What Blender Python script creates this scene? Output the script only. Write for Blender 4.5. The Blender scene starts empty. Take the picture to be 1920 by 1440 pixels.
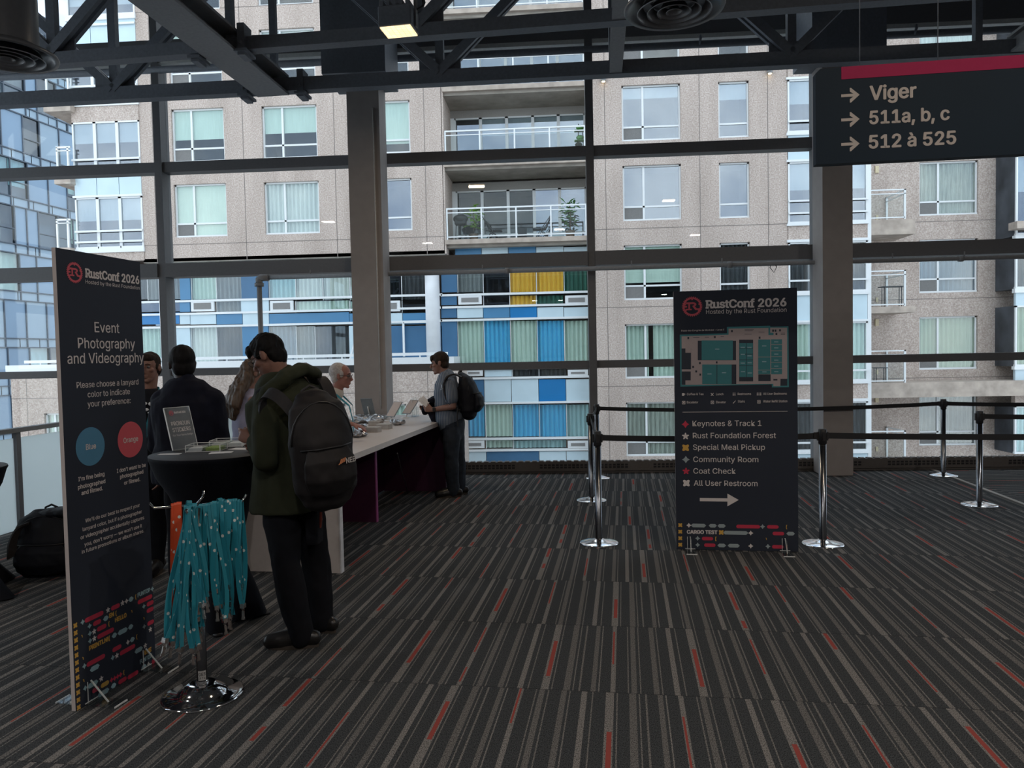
import bpy, bmesh, math, random
from mathutils import Vector, Matrix, noise
V = Vector
R = math.radians
scene = bpy.context.scene
col = scene.collection

# ------------------------------------------------------------------ camera, sky, exposure
CAM = V((0, 0, 1.72))
F = 1400.0
yaw, pitch, roll = R(3.842), R(-2.261), R(-1.159)
_r = V((math.cos(yaw), math.sin(yaw), 0))
_f = V((-math.sin(yaw), math.cos(yaw), 0)) * math.cos(pitch) + V((0, 0, 1)) * math.sin(pitch)
_u = _r.cross(_f)
CR = _r * math.cos(roll) + _u * math.sin(roll)
CU = -_r * math.sin(roll) + _u * math.cos(roll)
CF = _f
cd = bpy.data.cameras.new('camera')
cam = bpy.data.objects.new('camera', cd)
col.objects.link(cam)
cd.sensor_fit = 'HORIZONTAL'
cd.sensor_width = 36.0
cd.lens = F / 1920 * 36.0
cd.clip_start = 0.05
cd.clip_end = 400
cam.matrix_world = Matrix(((CR.x, CU.x, -CF.x, CAM.x), (CR.y, CU.y, -CF.y, CAM.y), (CR.z, CU.z, -CF.z, CAM.z), (0, 0, 0, 1)))
scene.camera = cam

SKY_STRENGTH = 3.1
w = bpy.data.worlds.new('world')
scene.world = w
w.use_nodes = True
nt = w.node_tree
nt.nodes.clear()
o_ = nt.nodes.new('ShaderNodeOutputWorld')
b_ = nt.nodes.new('ShaderNodeBackground')
t_ = nt.nodes.new('ShaderNodeTexCoord')
n_ = nt.nodes.new('ShaderNodeTexNoise')
c_ = nt.nodes.new('ShaderNodeValToRGB')
n_.inputs['Scale'].default_value = 4.0
n_.inputs['Detail'].default_value = 6.0
n_.inputs['Roughness'].default_value = 0.55
c_.color_ramp.elements[0].position = 0.40
c_.color_ramp.elements[0].color = (0.34, 0.42, 0.56, 1)
c_.color_ramp.elements[1].position = 0.62
c_.color_ramp.elements[1].color = (0.95, 0.97, 1.0, 1)
nt.links.new(t_.outputs['Generated'], n_.inputs['Vector'])
nt.links.new(n_.outputs['Fac'], c_.inputs['Fac'])
nt.links.new(c_.outputs['Color'], b_.inputs['Color'])
b_.inputs['Strength'].default_value = SKY_STRENGTH
nt.links.new(b_.outputs[0], o_.inputs['Surface'])

scene.view_settings.view_transform = 'Standard'
scene.view_settings.look = 'None'
scene.view_settings.gamma = 1.0
scene.view_settings.use_curve_mapping = False
scene.view_settings.exposure = 0.0
HALL_LAMP_W = 100.0        # each ceiling floodlight of the hall
cy_ = scene.cycles
cy_.max_bounces = 8
cy_.diffuse_bounces = 4
cy_.glossy_bounces = 4
cy_.transmission_bounces = 6
cy_.transparent_max_bounces = 20
cy_.caustics_reflective = False
cy_.caustics_refractive = False
cy_.sample_clamp_indirect = 4.0
cy_.use_denoising = True


def ray(px, py):
    return CF + CR * ((px - 960) / F) + CU * ((720 - py) / F)


def at(px, py, Y):
    d = ray(px, py)
    return CAM + d * (Y / d.y)


def fl(px, py, z=0.0):
    d = ray(px, py)
    return CAM + d * ((z - CAM.z) / d.z)


def sx(px, Y):          # pixels per metre helper
    return F / (at(px, 700, Y) - CAM).dot(CF)


# ------------------------------------------------------------------ materials
MATS = {}


def mat(name, color, rough=0.6, metal=0.0, var=0.08, scale=30.0, spec=0.5, bump=0.0, emit=None, estr=0.0, sheen=0.0, stretch=None):
    if name in MATS:
        return MATS[name]
    m = bpy.data.materials.new(name)
    m.use_nodes = True
    t = m.node_tree
    p = t.nodes['Principled BSDF']
    tc = t.nodes.new('ShaderNodeTexCoord')
    n = t.nodes.new('ShaderNodeTexNoise')
    n.inputs['Scale'].default_value = scale
    n.inputs['Detail'].default_value = 4
    src = tc.outputs['Object']
    if stretch:
        mp = t.nodes.new('ShaderNodeMapping')
        mp.inputs['Scale'].default_value = stretch
        t.links.new(src, mp.inputs['Vector'])
        src = mp.outputs['Vector']
    t.links.new(src, n.inputs['Vector'])
    r = t.nodes.new('ShaderNodeValToRGB')
    a = [max(0, c * (1 - var)) for c in color]
    b = [min(1, c * (1 + var)) for c in color]
    r.color_ramp.elements[0].position = 0.3
    r.color_ramp.elements[0].color = (*a, 1)
    r.color_ramp.elements[1].position = 0.7
    r.color_ramp.elements[1].color = (*b, 1)
    t.links.new(n.outputs['Fac'], r.inputs['Fac'])
    t.links.new(r.outputs['Color'], p.inputs['Base Color'])
    p.inputs['Roughness'].default_value = rough
    p.inputs['Metallic'].default_value = metal
    p.inputs['Specular IOR Level'].default_value = spec
    if sheen:
        p.inputs['Sheen Weight'].default_value = sheen
    if bump:
        bn = t.nodes.new('ShaderNodeBump')
        bn.inputs['Strength'].default_value = bump
        bn.inputs['Distance'].default_value = 0.004
        t.links.new(n.outputs['Fac'], bn.inputs['Height'])
        t.links.new(bn.outputs['Normal'], p.inputs['Normal'])
    if emit:
        p.inputs['Emission Color'].default_value = (*emit, 1)
        p.inputs['Emission Strength'].default_value = estr
    MATS[name] = m
    return m


def glass(name, tint=(1, 1, 1), fac=None, ior=1.45, rough=0.0, coat=(1, 1, 1)):
    """thin architectural glass: see-through plus a mirror share"""
    if name in MATS:
        return MATS[name]
    m = bpy.data.materials.new(name)
    m.use_nodes = True
    t = m.node_tree
    t.nodes.clear()
    o = t.nodes.new('ShaderNodeOutputMaterial')
    mx = t.nodes.new('ShaderNodeMixShader')
    tr = t.nodes.new('ShaderNodeBsdfTransparent')
    gl = t.nodes.new('ShaderNodeBsdfGlossy')
    tr.inputs['Color'].default_value = (*tint, 1)
    gl.inputs['Color'].default_value = (*coat, 1)
    gl.inputs['Roughness'].default_value = rough
    if fac is None:
        # mirror share grows toward grazing, alike on both faces of the sheet
        lw = t.nodes.new('ShaderNodeLayerWeight')
        lw.inputs['Blend'].default_value = 0.5
        pw = t.nodes.new('ShaderNodeMath')
        pw.operation = 'POWER'
        pw.inputs[1].default_value = 4.0
        ma = t.nodes.new('ShaderNodeMath')
        ma.operation = 'MULTIPLY_ADD'
        f0 = ((ior - 1) / (ior + 1)) ** 2
        ma.inputs[1].default_value = 0.6
        ma.inputs[2].default_value = f0
        t.links.new(lw.outputs['Facing'], pw.inputs[0])
        t.links.new(pw.outputs[0], ma.inputs[0])
        t.links.new(ma.outputs[0], mx.inputs['Fac'])
    else:
        mx.inputs['Fac'].default_value = fac
    t.links.new(tr.outputs[0], mx.inputs[1])
    t.links.new(gl.outputs[0], mx.inputs[2])
    t.links.new(mx.outputs[0], o.inputs['Surface'])
    MATS[name] = m
    return m


def srgb(r, g, b):
    f = lambda c: (c / 255 / 12.92) if c / 255 <= 0.04045 else ((c / 255 + 0.055) / 1.055) ** 2.4
    return (f(r), f(g), f(b))


# ------------------------------------------------------------------ object helpers
def tag(o, label=None, cat=None, group=None, kind=None):
    if label:
        o['label'] = label
    if cat:
        o['category'] = cat
    if group:
        o['group'] = group
    if kind:
        o['kind'] = kind
    return o


def thing(name, label, cat, loc=(0, 0, 0), rz=0.0, group=None):
    o = bpy.data.objects.new(name, None)
    o.empty_display_size = 0.1
    col.objects.link(o)
    o.location = loc
    o.rotation_euler = (0, 0, rz)
    return tag(o, label, cat, group)


def root_of(o):
    while o.parent:
        o = o.parent
    return o


def link_mesh(name, me, parent=None, world=False):
    o = bpy.data.objects.new(name, me)
    col.objects.link(o)
    if parent is not None:
        o.parent = parent
        if world:
            rt = root_of(parent)
            M = Matrix.Translation(rt.location) @ rt.rotation_euler.to_matrix().to_4x4()
            me.transform(M.inverted())
    return o


def kids(o):
    return [c for c in col.objects if c.parent == o]


def copy_tree(o, parent=None, _all=None):
    if _all is None:
        _all = {}
        for c in col.objects:
            if c.parent:
                _all.setdefault(c.parent.name, []).append(c)
    c = o.copy()
    col.objects.link(c)
    c.parent = parent
    for ch in _all.get(o.name, []):
        copy_tree(ch, c, _all)
    return c


class MB:
    def __init__(s):
        s.bm = bmesh.new()
        s.mi = 0

    def face(s, pts):
        vs = [s.bm.verts.new(p) for p in pts]
        f = s.bm.faces.new(vs)
        f.material_index = s.mi
        return f

    def box(s, a, b, bev=0.0):
        x0, y0, z0 = a
        x1, y1, z1 = b
        if x0 > x1: x0, x1 = x1, x0
        if y0 > y1: y0, y1 = y1, y0
        if z0 > z1: z0, z1 = z1, z0
        vs = [s.bm.verts.new(p) for p in ((x0, y0, z0), (x1, y0, z0), (x1, y1, z0), (x0, y1, z0), (x0, y0, z1), (x1, y0, z1), (x1, y1, z1), (x0, y1, z1))]
        fs = []
        for q in ((3, 2, 1, 0), (4, 5, 6, 7), (0, 1, 5, 4), (1, 2, 6, 5), (2, 3, 7, 6), (3, 0, 4, 7)):
            f = s.bm.faces.new([vs[i] for i in q])
            f.material_index = s.mi
            fs.append(f)
        if bev > 0:
            es = list({e for f in fs for e in f.edges})
            r = bmesh.ops.bevel(s.bm, geom=es, offset=bev, segments=2, affect='EDGES', profile=0.5)
            for f in r['faces']:
                f.material_index = s.mi
        return s

    def bar(s, p0, p1, wdt, hgt, up=(0, 0, 1)):
        """rectangular bar from p0 to p1; wdt across, hgt along up"""
        p0, p1 = V(p0), V(p1)
        t = (p1 - p0).normalized()
        up = V(up)
        sd = t.cross(up)
        if sd.length < 1e-4:
            sd = t.cross(V((0, 1, 0)))
        sd.normalize()
        u2 = sd.cross(t).normalized()
        c = []
        for p in (p0, p1):
            for a, b in ((-1, -1), (1, -1), (1, 1), (-1, 1)):
                c.append(s.bm.verts.new(p + sd * (a * wdt / 2) + u2 * (b * hgt / 2)))
        for q in ((3, 2, 1, 0), (4, 5, 6, 7), (0, 1, 5, 4), (1, 2, 6, 5), (2, 3, 7, 6), (3, 0, 4, 7)):
            s.bm.faces.new([c[i] for i in q]).material_index = s.mi
        return s

    def ibeam(s, p0, p1, wdt, hgt, tk=0.02):
        p0, p1 = V(p0), V(p1)
        d = V((0, 0, hgt / 2 - tk / 2))
        s.bar(p0 + d, p1 + d, wdt, tk)
        s.bar(p0 - d, p1 - d, wdt, tk)
        s.bar(p0, p1, tk, hgt - 2 * tk)
        return s

    def tube(s, pts, r, seg=10, closed=False, cap=True):
        pts = [V(p) for p in pts]
        n = len(pts)
        rs = r if isinstance(r, (list, tuple)) else [r] * n
        rings = []
        prev = None
        for i, p in enumerate(pts):
            if closed:
                t = pts[(i + 1) % n] - pts[i - 1]
            else:
                t = pts[min(i + 1, n - 1)] - pts[max(i - 1, 0)]
            t.normalize()
            if prev is None:
                a = t.orthogonal().normalized()
            else:
                a = prev - t * prev.dot(t)
                if a.length < 1e-5:
                    a = t.orthogonal()
                a.normalize()
            prev = a
            b = t.cross(a)
            rings.append([s.bm.verts.new(p + a * (rs[i] * math.cos(2 * math.pi * k / seg)) + b * (rs[i] * math.sin(2 * math.pi * k / seg))) for k in range(seg)])
        m = n if closed else n - 1
        for i in range(m):
            A, B = rings[i], rings[(i + 1) % n]
            for k in range(seg):
                f = s.bm.faces.new((A[k], A[(k + 1) % seg], B[(k + 1) % seg], B[k]))
                f.material_index = s.mi
                f.smooth = True
        if cap and not closed:
            s.bm.faces.new(rings[0][::-1]).material_index = s.mi
            s.bm.faces.new(rings[-1]).material_index = s.mi
        return s

    def lathe(s, prof, seg=32, c=(0, 0, 0), rfun=None, smooth=True):
        c = V(c)
        rings = []
        for (r, z) in prof:
            if r < 1e-6:
                rings.append([s.bm.verts.new(c + V((0, 0, z)))])
            else:
                rings.append([s.bm.verts.new(c + V(((rfun(2 * math.pi * k / seg, r, z) if rfun else r) * math.cos(2 * math.pi * k / seg), (rfun(2 * math.pi * k / seg, r, z) if rfun else r) * math.sin(2 * math.pi * k / seg), z))) for k in range(seg)])
        for A, B in zip(rings, rings[1:]):
            for k in range(seg):
                k2 = (k + 1) % seg
                if len(A) == 1 and len(B) == 1:
                    continue
                if len(A) == 1:
                    f = s.bm.faces.new((A[0], B[k2], B[k]))
                elif len(B) == 1:
                    f = s.bm.faces.new((A[k], A[k2], B[0]))
                else:
                    f = s.bm.faces.new((A[k], A[k2], B[k2], B[k]))
                f.smooth = smooth
                f.material_index = s.mi
        return s

    def prism(s, poly, fn, d):
        """poly: 2-d outline; fn maps (a, b, depth) to a point; d = (d0, d1)"""
        A = [s.bm.verts.new(fn(a, b, d[0])) for a, b in poly]
        B = [s.bm.verts.new(fn(a, b, d[1])) for a, b in poly]
        n = len(poly)
        s.bm.faces.new(A[::-1]).material_index = s.mi
        s.bm.faces.new(B).material_index = s.mi
        for i in range(n):
            s.bm.faces.new((A[i], A[(i + 1) % n], B[(i + 1) % n], B[i])).material_index = s.mi
        return s

    def ribbon(s, pts, wvec, thick=0.0012):
        """flat strap through pts, wvec = half-width vector (or list of them)"""
        pts = [V(p) for p in pts]
        ws = wvec if isinstance(wvec, list) else [V(wvec)] * len(pts)
        rows = []
        for i, p in enumerate(pts):
            t = (pts[min(i + 1, len(pts) - 1)] - pts[max(i - 1, 0)]).normalized()
            nrm = t.cross(ws[i]).normalized() * (thick / 2)
            rows.append([s.bm.verts.new(p + q) for q in (-ws[i] - nrm, ws[i] - nrm, ws[i] + nrm, -ws[i] + nrm)])
        for A, B in zip(rows, rows[1:]):
            for k in range(4):
                f = s.bm.faces.new((A[k], A[(k + 1) % 4], B[(k + 1) % 4], B[k]))
                f.material_index = s.mi
        s.bm.faces.new(rows[0][::-1]).material_index = s.mi
        s.bm.faces.new(rows[-1]).material_index = s.mi
        return s

    def ell(s, c, r, rot=None, u=16, v=10):
        M = Matrix.Translation(V(c)) @ (rot.to_4x4() if rot else Matrix.Identity(4)) @ Matrix.Diagonal((*r, 1))
        res = bmesh.ops.create_uvsphere(s.bm, u_segments=u, v_segments=v, radius=1.0, matrix=M)
        fs = {f for vv in res['verts'] for f in vv.link_faces}
        for f in fs:
            f.smooth = True
            f.material_index = s.mi
        return s

    def build(s, name, m, parent=None, world=False, smooth=None, recalc=True):
        if recalc:
            bmesh.ops.recalc_face_normals(s.bm, faces=s.bm.faces)
        me = bpy.data.meshes.new(name)
        s.bm.to_mesh(me)
        s.bm.free()
        for x in (m if isinstance(m, (list, tuple)) else [m]):
            me.materials.append(x)
        if smooth is not None:
            for p in me.polygons:
                p.use_smooth = smooth
        return link_mesh(name, me, parent, world)


def bbox(name, a, b, m, parent=None, bev=0.0, world=False):
    return MB().box(a, b, bev).build(name, m, parent, world)


def struct(o):
    return tag(o, kind='structure')


# ------------------------------------------------------------------ lettering
_cap = None
FONT = None
try:        # the sans that ships with Blender; the built-in face stands in if it is absent
    import os
    FONT = bpy.data.fonts.load(os.path.join(bpy.utils.system_resource('DATAFILES'), 'fonts', 'Inter.woff2'))
except Exception:
    FONT = None


def _text_mesh(s, bold=0.0, space=1.0):
    """letter shapes; bold thickens the strokes by overlaying shifted outlines"""
    me = _plain_text(s, space)
    if bold:
        bm = bmesh.new()
        for kk, (dx, dy) in enumerate(((-bold, 0), (bold, 0), (0, bold * 0.7), (0, -bold * 0.7), (bold * 0.7, bold * 0.5), (-bold * 0.7, -bold * 0.5), (bold * 0.7, -bold * 0.5), (-bold * 0.7, bold * 0.5))):
            n0 = len(bm.verts)
            bm.from_mesh(me)
            bm.verts.ensure_lookup_table()
            for q in bm.verts[n0:]:
                q.co += V((dx, dy, 0.0001 * (kk + 1)))
        bm.to_mesh(me)
        bm.free()
    return me


def _plain_text(s, space=1.0):
    cu = bpy.data.curves.new('lettering', 'FONT')
    cu.body = s
    cu.size = 1.0
    if FONT:
        cu.font = FONT
    cu.space_character = space
    cu.resolution_u = 3
    ob = bpy.data.objects.new('lettering', cu)
    col.objects.link(ob)
    dg = bpy.context.evaluated_depsgraph_get()
    me = bpy.data.meshes.new_from_object(ob.evaluated_get(dg))
    bpy.data.objects.remove(ob)
    bpy.data.curves.remove(cu)
    return me


def cap_height():
    global _cap
    if _cap is None:
        me = _text_mesh('H')
        _cap = max(v.co.y for v in me.vertices)
        bpy.data.meshes.remove(me)
    return _cap


def text(parent, s, u0, u1, v, cap, m, bold=0.0, name='lettering', y=-0.0012, space=1.0, fix=None):
    """letters on the face of a sign: local x across, z up, face looks to -y"""
    me = _text_mesh(s, bold, space)
    xs = [p.co.x for p in me.vertices]
    x0, x1 = min(xs), max(xs)
    kz = cap / cap_height()
    kx = (u1 - u0) / (x1 - x0) if u1 is not None else kz
    for p in me.vertices:
        p.co = V((u0 + (p.co.x - x0) * kx, y - p.co.z, v + p.co.y * kz))
        if fix:
            p.co = fix(p.co)
    me.materials.append(m)
    return link_mesh(name, me, parent)


class Plane2:
    """a vertical sign board: reads where points of its face stand (metres along, metres up)"""

    def __init__(s, A, ang, z0=0.0):
        s.A = V((A[0], A[1]))
        s.d = V((math.cos(ang), math.sin(ang)))
        s.n = V((-s.d.y, s.d.x))
        s.z0 = z0

    def uv(s, px, py):
        r = ray(px, py)
        t = ((s.A - V((CAM.x, CAM.y))).dot(s.n)) / V((r.x, r.y)).dot(s.n)
        p = CAM + r * t
        return (V((p.x, p.y)) - s.A).dot(s.d), p.z - s.z0


def slab_title(parent, s, u0, u1, v, cap, m, y=-0.0012, fix=None):
    """heavy slab-serif lettering: bold strokes with square feet"""
    ext = []
    for k in range(len(s)):
        a = _text_mesh(s[:k + 1], 0.0)
        b = _text_mesh(s[k], 0.0)
        wa = [q.co.x for q in a.vertices]
        wb = [q.co.x for q in b.vertices]
        if wb:
            ext.append((s[k], max(wa) - (max(wb) - min(wb)), max(wa)))
        bpy.data.meshes.remove(a)
        bpy.data.meshes.remove(b)
    me = _text_mesh(s, 0.034)
    xs = [q.co.x for q in me.vertices]
    x0, x1 = min(xs), max(xs)
    kx, kz = (u1 - u0) / (x1 - x0), cap / cap_height()
    bm = bmesh.new()
    bm.from_mesh(me)
    ch = cap_height()
    xh = ch * 0.75
    B = 0.10

    def bar(a, b, z0, z1):
        vs = [bm.verts.new(c) for c in ((a, z0, 0.0012), (b, z0, 0.0012), (b, z1, 0.0012), (a, z1, 0.0012))]
        bm.faces.new(vs)
    for c, a, b in ext:
        w_ = b - a
        if c in 'Rnmh':
            bar(a - 0.07, a + 0.36 * w_, -0.02, B - 0.02)
            bar(a + 0.64 * w_, b + 0.07, -0.02, B - 0.02)
            top = ch if c in 'Rh' else xh
            bar(a - 0.07, a + 0.25 * w_, top - B + 0.02, top + 0.02)
        elif c == 'u':
            bar(a - 0.07, a + 0.30 * w_, xh - B + 0.02, xh + 0.02)
            bar(a + 0.62 * w_, b + 0.02, xh - B + 0.02, xh + 0.02)
            bar(b - 0.2 * w_, b + 0.08, -0.02, B - 0.02)
        elif c == 'f':
            bar(a - 0.04, b - 0.0 * w_, -0.04, B - 0.03)
    bm.to_mesh(me)
    bm.free()
    for q in me.vertices:
        q.co = V((u0 + (q.co.x - x0) * kx, y - q.co.z, v + q.co.y * kz))
        if fix:
            q.co = fix(q.co)
    me.materials.append(m)
    return link_mesh('title', me, parent)


def flat(mb, poly, y=-0.001):
    vs = [mb.bm.verts.new((u, y, v)) for u, v in poly]
    f = mb.bm.faces.new(vs)
    f.material_index = mb.mi
    return f


def pill(u0, u1, v, h, pointy=False):
    r = h / 2
    P = []
    if pointy:
        return [(u0, v), (u0 + r, v - r), (u1 - r, v - r), (u1, v), (u1 - r, v + r), (u0 + r, v + r)]
    for k in range(7):
        a = math.pi / 2 + math.pi * k / 6
        P.append((u0 + r + r * math.cos(a), v + r * math.sin(a)))
    for k in range(7):
        a = -math.pi / 2 + math.pi * k / 6
        P.append((u1 - r + r * math.cos(a), v + r * math.sin(a)))
    return P


def diamond(u, v, r):
    P = []
    for k in range(8):
        rr = r if k % 2 == 0 else r * 0.55
        P.append((u + rr * math.cos(k * math.pi / 4), v + rr * math.sin(k * math.pi / 4)))
    return P


def flower(u, v, r, n=5):
    return [(u + r * (0.75 + 0.28 * math.cos(n * a)) * math.cos(a + math.pi / 2), v + r * (0.75 + 0.28 * math.cos(n * a)) * math.sin(a + math.pi / 2)) for a in [2 * math.pi * k / 40 for k in range(40)]]


def clover(u, v, r):
    return [(u + r * (0.95 - 0.25 * math.cos(4 * a)) * math.cos(a), v + r * (0.95 - 0.25 * math.cos(4 * a)) * math.sin(a)) for a in [2 * math.pi * k / 40 for k in range(40)]]


def disc(u, v, r, n=40):
    return [(u + r * math.cos(2 * math.pi * k / n), v + r * math.sin(2 * math.pi * k / n)) for k in range(n)]


def gear_logo(parent, u, v, r, m, sq=1.0, name='emblem'):
    """toothed ring round a slab letter R with side bars"""
    mb = MB()
    n = 32
    out, inn = [], []
    for k in range(n * 4):
        a = 2 * math.pi * k / (n * 4)
        ro = r if (k % 4) in (0, 1) else r * 0.9
        out.append((u + ro * math.cos(a), v + ro * math.sin(a)))
        inn.append((u + r * 0.74 * math.cos(a), v + r * 0.74 * math.sin(a)))
    ov = [mb.bm.verts.new((a, -0.0013, b)) for a, b in out]
    iv = [mb.bm.verts.new((a, -0.0013, b)) for a, b in inn]
    for k in range(n * 4):
        k2 = (k + 1) % (n * 4)
        mb.bm.faces.new((ov[k], ov[k2], iv[k2], iv[k]))
    for (a, b, c, d) in ((-0.62, -0.36, -0.05, -0.22), (-0.62, 0.42, 0.05, 0.24), (-0.38, -0.3, -0.2, 0.3), (-0.8, -0.08, -0.5, 0.08)):
        flat(mb, [(u + a * r, v + b * r), (u + c * r, v + b * r), (u + c * r, v + d * r), (u + a * r, v + d * r)], -0.0014)
    # R: bowl and leg
    P = []
    for k in range(9):
        a = math.pi / 2 - math.pi * k / 8
        P.append((u + (0.05 + 0.36 * math.cos(a)) * r, v + (0.2 + 0.22 * math.sin(a)) * r))
    Q = []
    for k in range(9):
        a = -math.pi / 2 + math.pi * k / 8
        Q.append((u + (0.05 + 0.16 * math.cos(a)) * r, v + (0.17 + 0.07 * math.sin(a)) * r))
    flat(mb, P + Q, -0.0014)
    flat(mb, [(u + 0.0 * r, v + 0.05 * r), (u + 0.22 * r, v + 0.06 * r), (u + 0.45 * r, v - 0.2 * r), (u + 0.78 * r, v - 0.2 * r), (u + 0.78 * r, v - 0.36 * r), (u + 0.3 * r, v - 0.36 * r)], -0.0014)
    for a in (90, 210, 330, 18, 162):
        flat(mb, disc(u + 0.72 * r * math.cos(R(a)), v + 0.72 * r * math.sin(R(a)), 0.09 * r, 12), -0.0015)
    return mb.build(name, m, parent, recalc=False)

# ------------------------------------------------------------------ palette
HALL = R(-4.7)      # the hall's own grid (carpet, counter, trusses) against the window wall
M_steel = mat('painted_steel', (0.17, 0.19, 0.225), 0.55, 0.0, 0.1)
M_steel_l = mat('grey_steel', (0.26, 0.27, 0.285), 0.55, 0.0, 0.08)
M_mull = mat('mullion_grey', (0.135, 0.14, 0.15), 0.5, 0.0, 0.05)
M_column = mat('column_paint', (0.30, 0.275, 0.265), 0.6, 0.0, 0.05, 8)
M_ceil = mat('ceiling_dark', (0.20, 0.20, 0.20), 0.8)
M_wall = mat('hall_wall', (0.35, 0.34, 0.33), 0.8)
M_glass = glass('window_glass', (0.94, 0.97, 0.96), None, 1.30)
M_chrome = mat('chrome', (0.72, 0.73, 0.75), 0.08, 1.0, 0.02)
M_post = mat('post_steel', (0.20, 0.21, 0.23), 0.22, 1.0, 0.05)
M_black = mat('black_plastic', (0.012, 0.012, 0.014), 0.5, 0.0, 0.1)
M_belt = mat('black_webbing', (0.010, 0.011, 0.014), 0.75, 0.0, 0.2, 200)
M_board = mat('sign_navy', (0.023, 0.029, 0.045), 0.7, 0.0, 0.04, 3, 0.3)
M_edge = mat('foam_board_edge', (0.50, 0.45, 0.44), 0.8, 0.0, 0.03)
M_letter = mat('print_pale', (0.66, 0.61, 0.60), 0.7, 0.0, 0.02)
M_pred = mat('print_red', (0.58, 0.09, 0.12), 0.7, 0.0, 0.02)
M_pcrim = mat('print_crimson', (0.52, 0.03, 0.07), 0.7, 0.0, 0.02)
M_pblue = mat('print_blue', (0.07, 0.22, 0.36), 0.7, 0.0, 0.02)
M_psky = mat('print_pale_blue', (0.30, 0.45, 0.50), 0.7, 0.0, 0.02)
M_pyel = mat('print_ochre', (0.62, 0.36, 0.07), 0.7, 0.0, 0.02)
M_pteal = mat('print_teal', (0.05, 0.22, 0.24), 0.7, 0.0, 0.02)
M_pgrey = mat('print_grey', (0.30, 0.36, 0.38), 0.7, 0.0, 0.02)
M_acryl = glass('clear_acrylic', (0.93, 0.95, 0.95), None, 1.49)
M_acedge = mat('acrylic_edge', (0.75, 0.76, 0.76), 0.25, 0.0, 0.02)
M_white = mat('white_laminate', (0.62, 0.57, 0.55), 0.35, 0.0, 0.03)
M_purple = mat('purple_panel', (0.055, 0.010, 0.040), 0.5, 0.0, 0.06)
M_pink = mat('purple_edge', (0.30, 0.06, 0.20), 0.5, 0.0, 0.06)  # lighter purple paints the light falling on the divider's front edge
M_spandex = mat('black_stretch_cloth', (0.004, 0.005, 0.009), 0.8, 0.0, 0.2, 60, 0.2)
M_tabletop = mat('black_table_cloth_top', (0.030, 0.032, 0.038), 0.6, 0.0, 0.1, 60)
M_paper = mat('white_paper', (0.72, 0.72, 0.74), 0.7, 0.0, 0.04)
M_cord = mat('pale_cord', (0.5, 0.48, 0.46), 0.6)


class NG:
    """small helper for wiring math nodes"""

    def __init__(s, name):
        s.m = bpy.data.materials.new(name)
        s.m.use_nodes = True
        s.t = s.m.node_tree
        s.p = s.t.nodes['Principled BSDF']
        s.pos = s.t.nodes.new('ShaderNodeTexCoord').outputs['Object']

    def n(s, kind, **kw):
        x = s.t.nodes.new(kind)
        for k, v in kw.items():
            setattr(x, k, v)
        return x

    def math(s, op, a, b=None, c=None):
        x = s.t.nodes.new('ShaderNodeMath')
        x.operation = op
        for i, q in enumerate((a, b, c)):
            if q is None:
                continue
            if isinstance(q, (int, float)):
                x.inputs[i].default_value = q
            else:
                s.t.links.new(q, x.inputs[i])
        return x.outputs[0]

    def l(s, a, b):
        s.t.links.new(a, b)

    def mix(s, f, a, b):
        x = s.t.nodes.new('ShaderNodeMix')
        x.data_type = 'RGBA'
        for sock, q in ((x.inputs['Factor'], f), (x.inputs[6], a), (x.inputs[7], b)):
            if isinstance(q, (int, float)):
                sock.default_value = q
            elif isinstance(q, tuple):
                sock.default_value = (*q, 1)
            else:
                s.t.links.new(q, sock)
        return x.outputs[2]

    def ramp(s, fac, stops, const=True):
        x = s.t.nodes.new('ShaderNodeValToRGB')
        cr = x.color_ramp
        cr.interpolation = 'CONSTANT' if const else 'LINEAR'
        cr.elements[0].position = stops[0][0]
        cr.elements[0].color = (*stops[0][1], 1)
        cr.elements.remove(cr.elements[1])
        for p, c in stops[1:]:
            e = cr.elements.new(p)
            e.color = (*c, 1)
        s.t.links.new(fac, x.inputs['Fac'])
        return x.outputs['Color']


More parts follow.
